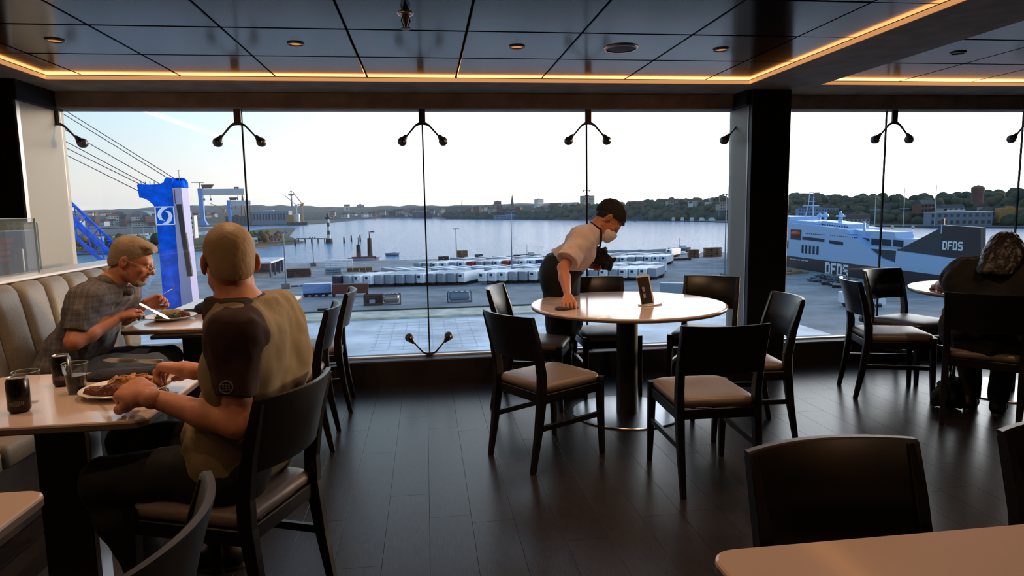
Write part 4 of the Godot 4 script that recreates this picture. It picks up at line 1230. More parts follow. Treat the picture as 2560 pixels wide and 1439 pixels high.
	for a in [[-263, -1490, 2.0, 44.0, -18.0, 26.0, "ochre", "orange slewing crane with a long jib over the docked ship"], [-288, -1560, 2.0, 42.0, -24.0, 22.0, "gantry_beam", "thin grey jib crane left of the tall communications tower"], [-470, -1650, 2.0, 36.0, -30.0, 14.0, "ochre", "yellow tower crane on the left bank beside the mast"], [-560, -1560, 2.0, 40.0, 22.0, -16.0, "gantry_beam", "grey jib crane left of the tall gantry"]]:
		o = thing("slewing_crane", a[7], "crane", Vector3(a[0], SY + 1, a[1]))
		st = S(); beam(st, Vector3.ZERO, Vector3(0, a[3], 0), 2.2); obj("tower", st, a[6], o)
		st = S(); beam(st, Vector3(0, a[3], 0), Vector3(a[4], a[3] + absf(a[5]), 0), 1.4); beam(st, Vector3(0, a[3], 0), Vector3(-a[4] * 0.3, a[3] + 2, 0), 2.0); obj("jib", st, a[6], o)
		st = S(); lohi(st, Vector3(-3, a[3] - 5, -3), Vector3(3, a[3], 3)); obj("cab", st, a[6], o)
	o = thing("communications_tower", "slender tower with a round platform on the skyline", "tower", Vector3(-668, 20, -3500))
	st = S(); cyl(st, Vector3(0, 0, 0), Vector3(0, 66, 0), 4.5, 3.0, 10); cyl(st, Vector3(0, 66, 0), Vector3(0, 112, 0), 2.0, 0.7, 8); obj("shaft", st, "hall_dark", o)
	st = S(); lathe(st, [Vector2(3, 64), Vector2(15, 69), Vector2(15, 72), Vector2(4, 76)], 16); lathe(st, [Vector2(2, 86), Vector2(6, 87), Vector2(6, 89), Vector2(2, 90)], 12); obj("platform", st, "hall_dark", o)
	# skyline of the town
	for a in [[132, -2400, 13, 28, 4.5, "small spire on the skyline left of the seam"], [248.5, -1900, 11, 33, 8.5, "tall dark church spire on the skyline"]]:
		o = thing("church_tower", a[5], "church", Vector3(a[0], a[2] - 16, a[1]))
		st = S(); lohi(st, Vector3(-a[4] * 0.5, 0, -a[4] * 0.5), Vector3(a[4] * 0.5, 16, a[4] * 0.5)); obj("tower", st, "brick", o)
		st = S(); cyl(st, Vector3(0, 16, 0), Vector3(0, 16 + a[3], 0), a[4] * 0.62, 0.0, 8, false); obj("spire", st, "slate_roof", o)
	house("tower_block", "squat brown block on the skyline left of the dark church spire", "building", Vector3(206, 0, -1900), 0, 20, 22, 14, "brick", "slate_roof", 5, 6, false)
	house("tower_block", "pale high-rise on the skyline right of the dark church spire", "building", Vector3(326, -6, -1900), 0.5, 22, 32, 16, "house_pale", "slate_roof", 6, 8, false)
	house("tower_block", "large high-rise with rows of windows above the bent waitress's back", "building", Vector3(370, -6, -1500), 0.35, 28, 33, 18, "house_wall", "slate_roof", 7, 9, false)
	house("apartment_house", "stepped white apartment house on the slope under the large high-rise", "building", Vector3(374, -20, -1460), 0.3, 34, 16, 20, "house_pale", "house_pale", 8, 5, false)
	house("tower_block", "small pale block on the far skyline beside the tiny spire", "building", Vector3(-225, 8, -2400), 0.2, 24, 16, 14, "house_wall", "slate_roof", 5, 4, false)
	house("tower_block", "small building with a gable on the far skyline left of the middle", "building", Vector3(-260, 4, -2300), 0.2, 18, 16, 14, "house_pale", "tile_roof", 4, 3, true)
	house("waterfront_hall", "long low glass fronted pier building on the town waterfront", "building", Vector3(214, SY + 1, -1660), 0.35, 92, 9, 14, "hall_grey", "gantry_blue", 22, 2, false)
	house("waterfront_hall", "brick and white ferry terminal on the waterfront right of the seam", "building", Vector3(-10, SY + 1, -2180), 0.1, 60, 22, 24, "hall_dark", "gantry_beam", 12, 3, false)
	house("office_building", "long pale blue office block among the trees behind the ferry mast", "building", Vector3(499, SY + 6, -800), -0.3, 48, 14, 14, "box_blue", "hall_grey", 14, 3, false)
	house("old_house", "old two storey house with a hipped roof on the far shore", "house", Vector3(479, SY + 1, -690), -0.5, 24, 8, 13, "house_wall", "tile_roof", 6, 2, true)
	house("office_building", "long grey factory building on the far shore behind the funnel", "building", Vector3(552, SY + 1, -632), -0.4, 56, 14, 22, "hall_grey", "gantry_beam", 10, 2, false)
	house("office_building", "plain ochre yellow building block right of the grey factory", "building", Vector3(594, SY + 4, -612), -0.4, 23, 14, 12, "ochre", "ochre", 0, 0, false)
	o = thing("water_tower", "round topped brick water tower above the right-hand trees", "tower", Vector3(545, 4, -600))
	st = S(); lathe(st, [Vector2(0, -6), Vector2(5.0, -6), Vector2(5.0, 5.5), Vector2(5.8, 6.5), Vector2(5.8, 10), Vector2(4.0, 11.4), Vector2(0, 12.8)], 20); obj("drum", st, "brick", o)
	# rows of small town houses
	var wl := ["house_wall", "house_pale", "brick", "house_wall"]
	var rf := ["tile_roof", "slate_roof", "tile_roof"]
	var bands := [[-120, -2420, 150, -1900, 26, 4, 16, "house", "houses on the far waterfront", "on the town waterfront"], [150, -1850, 330, -1540, 22, 12, 22, "house", "houses below the church spire", "below the church spire"],
		[-1050, -1250, -560, -1500, 56, 3, 14, "house", "houses on the left bank", "on the far left bank"], [-1100, -1850, -560, -1900, 40, 12, 26, "house", "houses on the left hillside", "on the left hillside"], [-300, -2200, -100, -2600, 12, 3, 14, "shed", "sheds at the end of the bay", "at the far end of the bay"],
		[440, -1290, 560, -1010, 16, 8, 26, "villa", "villas on the wooded slope", "on the wooded slope"], [470, -900, 620, -640, 12, 3, 14, "house", "houses behind the ferry", "behind the ferry"]]
	for b in bands:
		var proto := house("town_house", b[7], "house", Vector3(0, -500, 0), 0, 14, 8, 10, "house_wall", "tile_roof", 4, 2, true, b[8])
		var built := []
		var tr := 0
		while built.size() < b[4] and tr < b[4] * 30:
			tr += 1
			var u := rng.randf()
			var x := lerpf(b[0], b[2], u) + rng.randf_range(-15, 15)
			var z := lerpf(b[1], b[3], u) + rng.randf_range(-30, 30)
			var sx := rng.randf_range(0.8, 1.9)
			var sz := rng.randf_range(0.8, 1.3)
			if not free_at(x, z, Vector2(7.3 * sx, 5.6 * sz).length() * 1.02): continue
			var h2: Node3D = proto.duplicate()
			h2.name = numbered("town_house", self); add_child(h2, true)
			h2.position = Vector3(x, SY + rng.randf_range(b[5], b[6]), z)
			h2.rotation.y = rng.randf_range(-0.7, 0.9)
			h2.scale = Vector3(sx, rng.randf_range(0.8, 1.7), sz)
			var wi := rng.randi() % 4
			var ri := rng.randi() % 3
			h2.get_node("wall").material_override = M[wl[wi]]
			h2.get_node("roof").material_override = M[rf[ri]]
			h2.set_meta("label", "%s %s with %s roof" % [["beige", "white", "brick red", "beige"][wi], b[7], ["brown", "slate", "brown"][ri]])
			built.append(h2)
		count_off(built, b[9])
		proto.free()
	for a in [[523, -628, 44.0, "tall thin flag mast on the far shore behind the last seam"], [497, -640, 42.0, "thin mast with a crossbar on the far shore behind the ferry deck"], [468, -645, 40.0, "left one of the thin masts on the far shore behind the ferry"], [500, -1090, 46.0, "thin pale mast on the wooded shore left of the dark column"]]:
		o = thing("flag_mast", a[3], "mast", Vector3(a[0], SY + 1, a[1]))
		st = S(); cyl(st, Vector3.ZERO, Vector3(0, a[2], 0), 0.45, 0.3, 8); obj("pole", st, "gantry_beam", o)
		st = S(); cyl(st, Vector3(-6, a[2] * 0.45, 0), Vector3(6, a[2] * 0.45, 0), 0.2, 0.2, 6); obj("crossbar", st, "gantry_beam", o)

func gantry(at: Vector3, w: float, h: float, label: String, big: bool):
	var o := thing("gantry_crane", label, "crane", at)
	var k := h / 84.0
	var st := S()
	loft(st, [[Vector3(-12 * k, 2, -8 * k), Vector3(12 * k, 2, -8 * k), Vector3(12 * k, 2, 8 * k), Vector3(-12 * k, 2, 8 * k)], [Vector3(-2 * k, 14 * k, -4 * k), Vector3(6 * k, 14 * k, -4 * k), Vector3(6 * k, 14 * k, 4 * k), Vector3(-2 * k, 14 * k, 4 * k)], [Vector3(-4 * k, h, -5 * k), Vector3(6 * k, h, -5 * k), Vector3(6 * k, h, 5 * k), Vector3(-4 * k, h, 5 * k)]], false)
	obj("fixed_leg", st, "gantry_blue", o)
	st = S(); lohi(st, Vector3(-4 * k, h - 15 * k, -3.6 * k), Vector3(w, h - 1, 3.6 * k), 0.3); obj("main_girder", st, "gantry_beam", o)
	st = S()
	for q in [-7, 7]: beam(st, Vector3(w - 5 * k, h - 14 * k, 0), Vector3(w - 5 * k + q * k, 14 * k, q * k), 2.2 * k)
	beam(st, Vector3(w - 12 * k, 14 * k, 0), Vector3(w + 4 * k, 14 * k, 0), 2.0 * k); beam(st, Vector3(w - 5 * k, 14 * k, 0), Vector3(w - 5 * k, 0, 0), 3.0 * k)
	obj("hinged_leg", st, "brick", o)
	st = S(); prism(st, shp([6 * k, h, 24 * k, h, 30 * k, h + 9 * k, 4 * k, h + 9 * k]), -4 * k, 4 * k); obj("trolley", st, "rust", o)
	st = S(); lohi(st, Vector3(w * 0.78, h - 1, -2 * k), Vector3(w * 0.88, h + 3 * k, 2 * k)); obj("hoist_house", st, "hall_dark", o)
	for x in [8.0 * k, 22.0 * k, w * 0.84]:
		st = S(); cyl(st, Vector3(x, h - 15 * k, 0), Vector3(x, h - 24 * k, 0), 0.4, 0.4, 6); lohi(st, Vector3(x - 1.4 * k, h - 27 * k, -1), Vector3(x + 1.4 * k, h - 22 * k, 1)); obj("hook_block", st, "hall_dark", o)
	if big:
		st = S(); beam(st, Vector3(0, h, 0), Vector3(0, h + 13, 0), 1.4); beam(st, Vector3(-18, h + 14, 0), Vector3(9, h + 13, 0), 1.2); obj("service_jib", st, "rust", o)

func tree(label: String, at: Vector3, r: float, m: String, group := "") -> Node3D:
	var o := thing("leafy_tree", label, "tree", at, rng.randf() * 6.0, group)
	var st := S(); tube(st, [Vector3.ZERO, Vector3(0.1 * r, r * 0.7, 0), Vector3(0, r * 1.4, 0.05 * r)], [r * 0.12, r * 0.08, r * 0.04], 6); obj("trunk", st, "bark", o)
	for i in 4:
		var s := r * rng.randf_range(0.55, 0.8)
		put("crown", crown(60 + i, 9, 12), m, o, Transform3D(Basis().scaled(Vector3(s, s, s)), Vector3(rng.randf_range(-0.3, 0.3) * r, r * rng.randf_range(0.9, 1.5), rng.randf_range(-0.3, 0.3) * r)))
	return o

func peninsula():
	flat_land("spit_of_land", [-330, -480, -180, -500, -131, -530, -108, -610, -118, -640, -150, -760, -215, -1150, -232, -1185, -262, -1150, -250, -900, -300, -720, -420, -700], SY - 1, SY + 1.2, "shore")
	flat_land("spit_of_land", [-325, -490, -185, -508, -138, -536, -116, -612, -128, -650, -162, -780, -235, -1100, -245, -900, -290, -715, -400, -690], SY - 0.5, SY + 2.4, "grass")
	var grove := []
	var bank := []
	var tries := 0
	while grove.size() < 24 and tries < 900:
		tries += 1
		var r := rng.randf_range(3.6, 5.0)
		var x := rng.randf_range(-172, -129)
		var z := -584.0 + rng.randf_range(-32, 22)
		if free_at(x, z, r * 0.85): grove.append(tree("dark green tree in the grove on the grassy spit", Vector3(x, SY + 2.3, z), r, ["leaf_a", "leaf_b"][grove.size() % 2], "trees on the spit"))
	tries = 0
	while bank.size() < 26 and tries < 900:
		tries += 1
		var r := rng.randf_range(4.0, 6.2)
		var x := rng.randf_range(-335, -190)
		var z := -545.0 + rng.randf_range(-40, 30)
		if free_at(x, z, r * 0.9): bank.append(tree("bushy tree on the near left bank", Vector3(x, SY + 2.0, z), r, ["leaf_a", "leaf_c"][bank.size() % 2], "trees on the left bank"))
	count_off(grove, "behind the bald head")
	count_off(bank, "behind the crane boom")
	house("small_hut", "tiny white hut on the grassy spit", "hut", Vector3(-139, SY + 2.3, -565), 0.3, 5, 3.4, 4, "house_pale", "house_pale", 2, 1, true)
	house("small_hut", "grey low shed beside the tiny white hut", "hut", Vector3(-127, SY + 2.3, -585), 0.3, 8, 3, 4, "hall_grey", "slate_roof", 3, 1, false)
	house("bunker_building", "pale four storey bank of balconies between the crane mast and the bald man", "building", Vector3(-252, SY + 1, -720), 0.1, 36, 24, 14, "house_pale", "house_pale", 5, 5, false)
	# beacon with its footbridge and mooring dolphins
	var o := thing("harbour_beacon", "white and dark striped beacon tower standing in the water", "beacon", Vector3(-83, SY, -590))
	var st: SurfaceTool
	for i in 5:
		st = S(); cyl(st, Vector3(0, 4 + i * 3.4, 0), Vector3(0, 7.4 + i * 3.4, 0), 1.5 - 0.12 * i, 1.42 - 0.12 * i, 12); obj("shaft_band", st, "hall_dark" if i % 2 else "house_pale", o)
	st = S(); cyl(st, Vector3(0, 0, 0), Vector3(0, 4, 0), 3.2, 2.6, 12); obj("base", st, "rust", o)
	st = S(); lathe(st, [Vector2(0.8, 20.5), Vector2(3.0, 21.2), Vector2(3.0, 22.4), Vector2(1.4, 22.4)], 12); cyl(st, Vector3(0, 22, 0), Vector3(0, 25.5, 0), 1.3, 1.1, 10); obj("lantern", st, "hall_dark", o)
	o = thing("footbridge", "long thin footbridge from the grassy spit to the beacon", "bridge", Vector3(-100, SY, -600))
	st = S(); beam(st, Vector3(-14, 4, -10), Vector3(15.5, 4, 9), 0.9, 0.5); obj("deck", st, "hall_dark", o)
	for i in 5:
		st = S(); var p := Vector3(-12 + i * 6.2, 0, -8.7 + i * 4.0); cyl(st, p, p + Vector3(0, 4, 0), 0.5, 0.5, 8); obj("pile", st, "rust", o)
	for a in [[-70, -585, "nearest right of the beacon"], [-67, -615, "second right of the beacon"], [-58.5, -608, "farthest right of the beacon"], [-106, -560, "in front of the footbridge"]]:
		o = thing("mooring_dolphin", "dark mooring posts standing in the water " + a[2], "post", Vector3(a[0], SY, a[1]), 0, "mooring posts")
		for i in 3:
			st = S(); cyl(st, Vector3(0.5 * cos(i * 2.1), -0.5, 0.5 * sin(i * 2.1)), Vector3(0.2 * cos(i * 2.1), 5.5, 0.2 * sin(i * 2.1)), 0.4, 0.35, 8); obj("pile", st, "rust", o)

func small_boats():
	var st: SurfaceTool
	var o := thing("workboat", "moored workboat with two dark upright masts behind the rusty stacks", "boat", Vector3(-31, SY, -338), 0.1)
	st = S(); boat_hull(st, 16, 4.5, 3.4); obj("hull", st, "hall_grey", o)
	for a in [[-2.5, 10.5, "ship_navy"], [3.0, 13.5, "rust"]]:
		st = S(); cyl(st, Vector3(a[0], 3, 0), Vector3(a[0], a[1], 0), 1.3, 1.0, 10); cyl(st, Vector3(a[0], a[1], 0), Vector3(a[0], a[1] + 3.5, 0), 0.25, 0.15, 6); obj("mast_tower", st, a[2], o)
	st = S(); lohi(st, Vector3(-6, 3, -1.5), Vector3(6, 4.4, 1.5), 0.2); obj("deckhouse", st, "rust", o)
	for a in [[-20.4, -405, 9, 0.1, "hall_grey", "small grey motorboat with a wake left of the middle seam"], [52.5, -345, 15, 0.05, "ship_navy", "fishing boat with a mast just behind the trailers left of the waitress"], [146, -370, 15, 0.1, "hall_dark", "dark open barge beyond the last trailers"], [-68, -870, 6, 0.3, "hall_dark", "little dark sailing boat on the open water"], [-300, -2600, 22, 0.2, "hall_dark", "tiny distant ship near the head of the bay"], [360, -1113, 8, 0.2, "hall_dark", "tiny buoy boat near the far wooded shore"]]:
		o = thing("small_boat", a[5], "boat", Vector3(a[0], SY, a[1]), a[3])
		st = S(); boat_hull(st, a[2], a[2] * 0.28, a[2] * 0.16); obj("hull", st, a[4], o)
		st = S(); lohi(st, Vector3(a[2] * 0.05, a[2] * 0.12, -a[2] * 0.08), Vector3(a[2] * 0.25, a[2] * 0.26, a[2] * 0.08), 0.1); obj("cabin", st, "house_pale", o)
		st = S(); cyl(st, Vector3(0, a[2] * 0.1, 0), Vector3(0, a[2] * 0.55, 0), 0.12, 0.08, 6); obj("mast", st, "hall_dark", o)
	for i in 5:
		o = thing("moored_yacht", ["leftmost", "second", "middle", "fourth", "rightmost"][i] + " of five white yachts along the far wooded shore", "boat", Vector3(430 + i * 7, SY, -1120 + i * 24), 1.2 + 0.1 * i, "yachts on the far shore")
		st = S(); boat_hull(st, 24, 6, 4); obj("hull", st, "house_pale", o)
		st = S(); lohi(st, Vector3(-5, 3, -2), Vector3(5, 7, 2), 0.5); obj("cabin", st, "house_pale", o)
	for i in 3:
		o = thing("moored_yacht", ["leftmost", "middle", "rightmost"][i] + " of three white motorboats on the water behind the ferry", "boat", Vector3(462 + i * 12, SY, -640 + i * 14), 0.9, "motorboats behind the ferry")
		st = S(); boat_hull(st, 9, 3, 2.0); obj("hull", st, "house_pale", o)
		st = S(); lohi(st, Vector3(-1.5, 1.5, -1), Vector3(2.0, 3.2, 1), 0.2); obj("cabin", st, "house_pale", o)
	for i in 8:
		o = thing("moored_yacht", ["leftmost", "second", "third", "fourth", "fifth", "sixth", "seventh", "last"][i] + " small sailing boat in the marina on the left bank", "boat", Vector3(-372 + i * 9, SY, -905 - 12 * (i % 3)), 0.4 * i, "boats in the marina")
		st = S(); boat_hull(st, 12, 3.4, 2.4); obj("hull", st, "house_pale", o)
		st = S(); cyl(st, Vector3(0, 1, 0), Vector3(0, 13, 0), 0.12, 0.08, 6); obj("mast", st, "gantry_beam", o)
	# quay cars near the last trailers
	for i in 5:
		o = thing("parked_car", ["leftmost", "second", "middle", "fourth", "rightmost"][i] + " of the small white vehicles parked beyond the last trailers", "car", Vector3(132 + i * 3.4 - 12, QY, -318 + i), 0.9, "cars beyond the trailers")
		st = S(); prism(st, shp([-2.1, 0.35, 2.1, 0.35, 2.1, 0.9, 1.2, 1.0, 0.6, 1.5, -1.2, 1.5, -2.0, 1.0]), -0.85, 0.85); obj("body", st, "trailer_white", o)
		st = S(); prism(st, shp([-1.7, 0.98, 0.95, 1.02, 0.5, 1.42, -1.15, 1.42]), -0.88, 0.88); obj("windows", st, "window_dark", o)
		for x: float in [-1.3, 1.3]:
			st = S(); cyl(st, Vector3(x, 0.33, -0.9), Vector3(x, 0.33, 0.9), 0.33, 0.33, 10); obj("wheel", st, "rubber", o)

func boat_hull(st: SurfaceTool, l: float, w: float, h: float):
	var rings := []
	for a in [[0.0, 0.55], [0.45, 0.85], [1.0, 1.0]]:
		var ring := []
		for k in 14:
			var u := TAU * k / 14
			var x: float = cos(u) * l * 0.5 * (0.86 + 0.14 * a[0])
			var taper := sqrt(maxf(0.0, 1.0 - pow(maxf(0.0, cos(u)), 2.5)))
			ring.append(Vector3(x, h * a[0] + (0.18 * h * pow(absf(cos(u)), 3) if a[0] == 1.0 else 0.0), sin(u) * w * 0.5 * a[1] * lerpf(1.0, taper, 0.5)))
		rings.append(ring)
	loft(st, rings, true)

# ---------------------------------------------------------------- tables, chairs, bench
func make_chair() -> Node3D:
	# faces +z; rear feet at z = -0.25
	var t := Node3D.new()
	for k in [-1.0, 1.0]:
		var st := S()
		bar(st, [Vector3(k * 0.190, 0, -0.262), Vector3(k * 0.192, 0.22, -0.222), Vector3(k * 0.193, 0.42, -0.196), Vector3(k * 0.193, 0.52, -0.196), Vector3(k * 0.196, 0.66, -0.222), Vector3(k * 0.200, 0.83, -0.272)],
			[Vector2(0.026, 0.028), Vector2(0.034, 0.040), Vector2(0.038, 0.052), Vector2(0.036, 0.050), Vector2(0.032, 0.040), Vector2(0.024, 0.026)])
		obj("rear_leg", st, "chair_wood", t)
		st = S()
		bar(st, [Vector3(k * 0.206, 0, 0.238), Vector3(k * 0.202, 0.25, 0.228), Vector3(k * 0.200, 0.452, 0.222)], [Vector2(0.026, 0.026), Vector2(0.036, 0.036), Vector2(0.042, 0.042)])
		obj("front_leg", st, "chair_wood", t)
		st = S()
		bar(st, [Vector3(k * 0.193, 0.235, -0.215), Vector3(k * 0.202, 0.235, 0.225)], [Vector2(0.020, 0.030), Vector2(0.020, 0.030)])
		obj("stretcher", st, "chair_wood", t)
	var st := S()
	lohi(st, Vector3(-0.195, 0.368, -0.205), Vector3(0.195, 0.420, -0.185), 0.003); lohi(st, Vector3(-0.19, 0.368, 0.212), Vector3(0.19, 0.420, 0.236), 0.003)
	for k in [-1.0, 1.0]: lohi(st, Vector3(k * 0.186, 0.368, -0.19), Vector3(k * 0.210, 0.420, 0.215), 0.003)
	obj("seat_frame", st, "chair_wood", t)
	# padded seat: a low dome with notched rear corners left to the posts
	var rings := []
	for a in [[0.40, 0.410, 0.04, 0.418], [0.418, 0.440, 0.05, 0.428], [0.424, 0.446, 0.055, 0.446], [0.412, 0.434, 0.055, 0.461], [0.372, 0.392, 0.06, 0.471], [0.27, 0.29, 0.07, 0.477], [0.12, 0.13, 0.05, 0.479]]:
		rings.append(round_rect(a[0] - 0.02, a[1], a[2], a[3], 5, Transform3D(Basis(), Vector3(0, 0, 0.025))))
	st = S(); loft(st, rings); obj("seat", st, "seat_leather", t)
	# curved back panel
	st = S()
	var n := 14
	rings = []
	for i in n + 1:
		var u := i * 2.0 / n - 1.0
		var x := 0.213 * u
		var bow := -0.052 * (1.0 - u * u)
		var dip := 0.012 * (u * u - 1.0) * 0.0
		var r := []
		for a in [[0.600, -0.206, 0.010], [0.606, -0.204, 0.012], [0.72, -0.232, 0.012], [0.836, -0.268, 0.012], [0.842, -0.272, 0.008]]:
			r.append(Vector3(x, a[0] + dip, a[1] + bow + a[2]))
		for a in [[0.842, -0.272, 0.008], [0.836, -0.268, 0.012], [0.72, -0.232, 0.012], [0.606, -0.204, 0.012], [0.600, -0.206, 0.010]]:
			r.append(Vector3(x, a[0] + dip, a[1] + bow - a[2]))
		rings.append(r)
	st.set_smooth_group(5)
	for i in n:
		for k in 10:
			var q := (k + 1) % 10
			st.set_smooth_group(5 if k < 4 else (6 if k > 4 and k < 9 else -1))
			var out := Vector3(0, 0.25, 1) if k < 4 else Vector3.UP
			if k > 4: out = Vector3(0, -0.25, -1)
			if k == 9: out = Vector3.DOWN
			poly(st, [rings[i][k], rings[i][q], rings[i + 1][q], rings[i + 1][k]], out)
	st.set_smooth_group(-1)
	for e in [0, n]:
		for k in 4: poly(st, [rings[e][k], rings[e][k + 1], rings[e][8 - k], rings[e][9 - k]], Vector3(-1 if e == 0 else 1, 0, 0))
	obj("backrest", st, "chair_wood", t)
	return t

func tables_and_chairs():
	bench()
	round_table(Vector3(1.325, 0, -4.27), "large round white table with a steel pedestal that the waitress is wiping")
	round_table(Vector3(4.20, 0, -4.28), "round white table at the right where the dark clad person leans")
	rect_table(-1.735, -0.965, -5.28, -3.93, "long white table by the window where the man in glasses is eating", true)
	rect_table(-1.735, -0.905, -2.90, -2.17, "white table with cans and a cup in front of the man in the two-tone shirt", false)
	rect_table(-1.735, -0.905, -1.645, -0.86, "white table whose corner shows at the bottom left edge", false)
	rect_table(0.505, 2.1, -1.125, -0.35, "pale wooden toned table across the bottom right corner", true)
	var c := make_chair()
	# x, z of the middle of the top of the back, facing x, z
	var spots := [
		[0.405, -3.475, 0.863, -0.506, "dark wooden chair in front of the round table on its left, back towards the camera"],
		[0.475, -4.735, 0.93, 0.36, "dark wooden chair left of the waitress with a golden gleam on its back"],
		[1.345, -5.165, -0.02, 1.0, "dark wooden chair behind the round table right next to the waitress"],
		[2.225, -4.95, -0.57, 0.82, "dark wooden chair behind the round table in front of the dark column"],
		[2.19, -3.765, -0.995, -0.094, "dark wooden chair at the right side of the round table, seen from its side"],
		[1.375, -2.885, 0.04, -1.0, "dark wooden chair in front of the round table on its right, back to the camera"],
		[3.30, -3.515, 0.70, -0.70, "dark wooden chair the dark clad person at the right is sitting on"],
		[3.055, -4.47, 0.95, 0.30, "dark wooden chair facing right with its curved back rim lit, left of the right table"],
		[3.765, -5.09, 0.25, 0.97, "dark wooden chair facing the room behind the right-hand round table"],
		[-0.565, -4.05, -1.0, 0.03, "nearer of the two dark chairs along the right side of the window table"],
		[-0.545, -4.80, -1.0, 0.05, "farther of the two dark chairs along the right side of the window table"],
		[-0.425, -2.195, -0.93, -0.36, "dark wooden chair under the man in the two-tone shirt"],
		[-0.47, -1.245, -1.0, 0.02, "dark chair cut by the lower edge at the left, its curved back nearest the camera"],
		[0.915, -1.385, 0.03, 1.0, "dark chair facing the camera behind the bottom right table"],
		[1.575, -1.405, 0.02, 1.0, "dark chair at the right edge behind the bottom right table"],
	]
	for i in spots.size():
		var s = spots[i]
		var f := Vector3(s[2], 0, s[3]).normalized()
		var at := Vector3(s[0], 0, s[1]) + f * 0.285
		var o: Node3D = dup(c, "dining_chair", s[4], at, atan2(f.x, f.z), "dark dining chairs")
		o.set_meta("category", "chair")
	c.free()

func round_table(at: Vector3, label: String):
	var t := thing("round_table", label, "table", at, 0, "round tables")
	var st := S(); lathe(st, [Vector2(0.0, 0.724), Vector2(0.636, 0.724), Vector2(0.644, 0.729), Vector2(0.646, 0.740)], 72); obj("edge_band", st, "table_edge", t)
	st = S(); lathe(st, [Vector2(0.646, 0.740), Vector2(0.6455, 0.747), Vector2(0.642, 0.7505), Vector2(0.636, 0.751), Vector2(0.628, 0.751), Vector2(0.0, 0.751)], 72); obj("tabletop", st, "table_top", t)
	st = S(); lathe(st, [Vector2(0.071, 0.012), Vector2(0.071, 0.70), Vector2(0.12, 0.706), Vector2(0.12, 0.724)], 28); obj("column", st, "table_post", t)
	st = S(); lathe(st, [Vector2(0.368, 0.0), Vector2(0.371, 0.005), Vector2(0.367, 0.0095), Vector2(0.360, 0.010), Vector2(0.09, 0.0125), Vector2(0.0, 0.0125)], 64); obj("base_plate", st, "steel", t)

func rect_table(x0: float, x1: float, z0: float, z1: float, label: String, two: bool):
	var c := Vector3((x0 + x1) * 0.5, 0, (z0 + z1) * 0.5)
	var w := x1 - x0
	var d := z1 - z0
	var t := thing("dining_table", label, "table", c, 0, "white rectangular tables")
	var r := func(ins, y): return round_rect(w - ins * 2, d - ins * 2, 0.045, y, 6)
	var st := S(); loft(st, [r.call(0.004, 0.722), r.call(0.0, 0.726), r.call(0.0, 0.742)], false); obj("edge_band", st, "table_edge", t)
	st = S(); loft(st, [r.call(0.0, 0.742), r.call(0.001, 0.748), r.call(0.005, 0.751)], false); obj("tabletop", st, "table_top", t)
	var posts := [0.0]
	if two: posts = [-0.5, 0.5]
	for k in posts:
		var off := Vector3(0, 0, k * (d - 0.35)) if d > w else Vector3(k * (w - 0.35), 0, 0)
		st = S(); lohi(st, off + Vector3(-0.095, 0.016, -0.04), off + Vector3(0.075, 0.70, 0.04), 0.004); obj("post", st, "table_post", t)
		st = S(); lohi(st, off + Vector3(0.0755, 0.016, -0.042), off + Vector3(0.092, 0.70, 0.042), 0.003); obj("metal_edge", st, "alu", t)
		st = S(); lohi(st, off + Vector3(-0.22, 0.0, -0.24), off + Vector3(0.22, 0.016, 0.24), 0.005); obj("foot_plate", st, "steel", t)
		st = S(); lohi(st, off + Vector3(-0.20, 0.70, -0.22), off + Vector3(0.20, 0.722, 0.22), 0.004); obj("bracket", st, "table_post", t)
	st = S(); cyl(st, Vector3(w * 0.5 - 0.05, 0.722, -d * 0.5 + 0.2), Vector3(w * 0.5 - 0.05, 0.700, -d * 0.5 + 0.2), 0.008, 0.006, 10); obj("bag_hook", st, "card_gold", t)

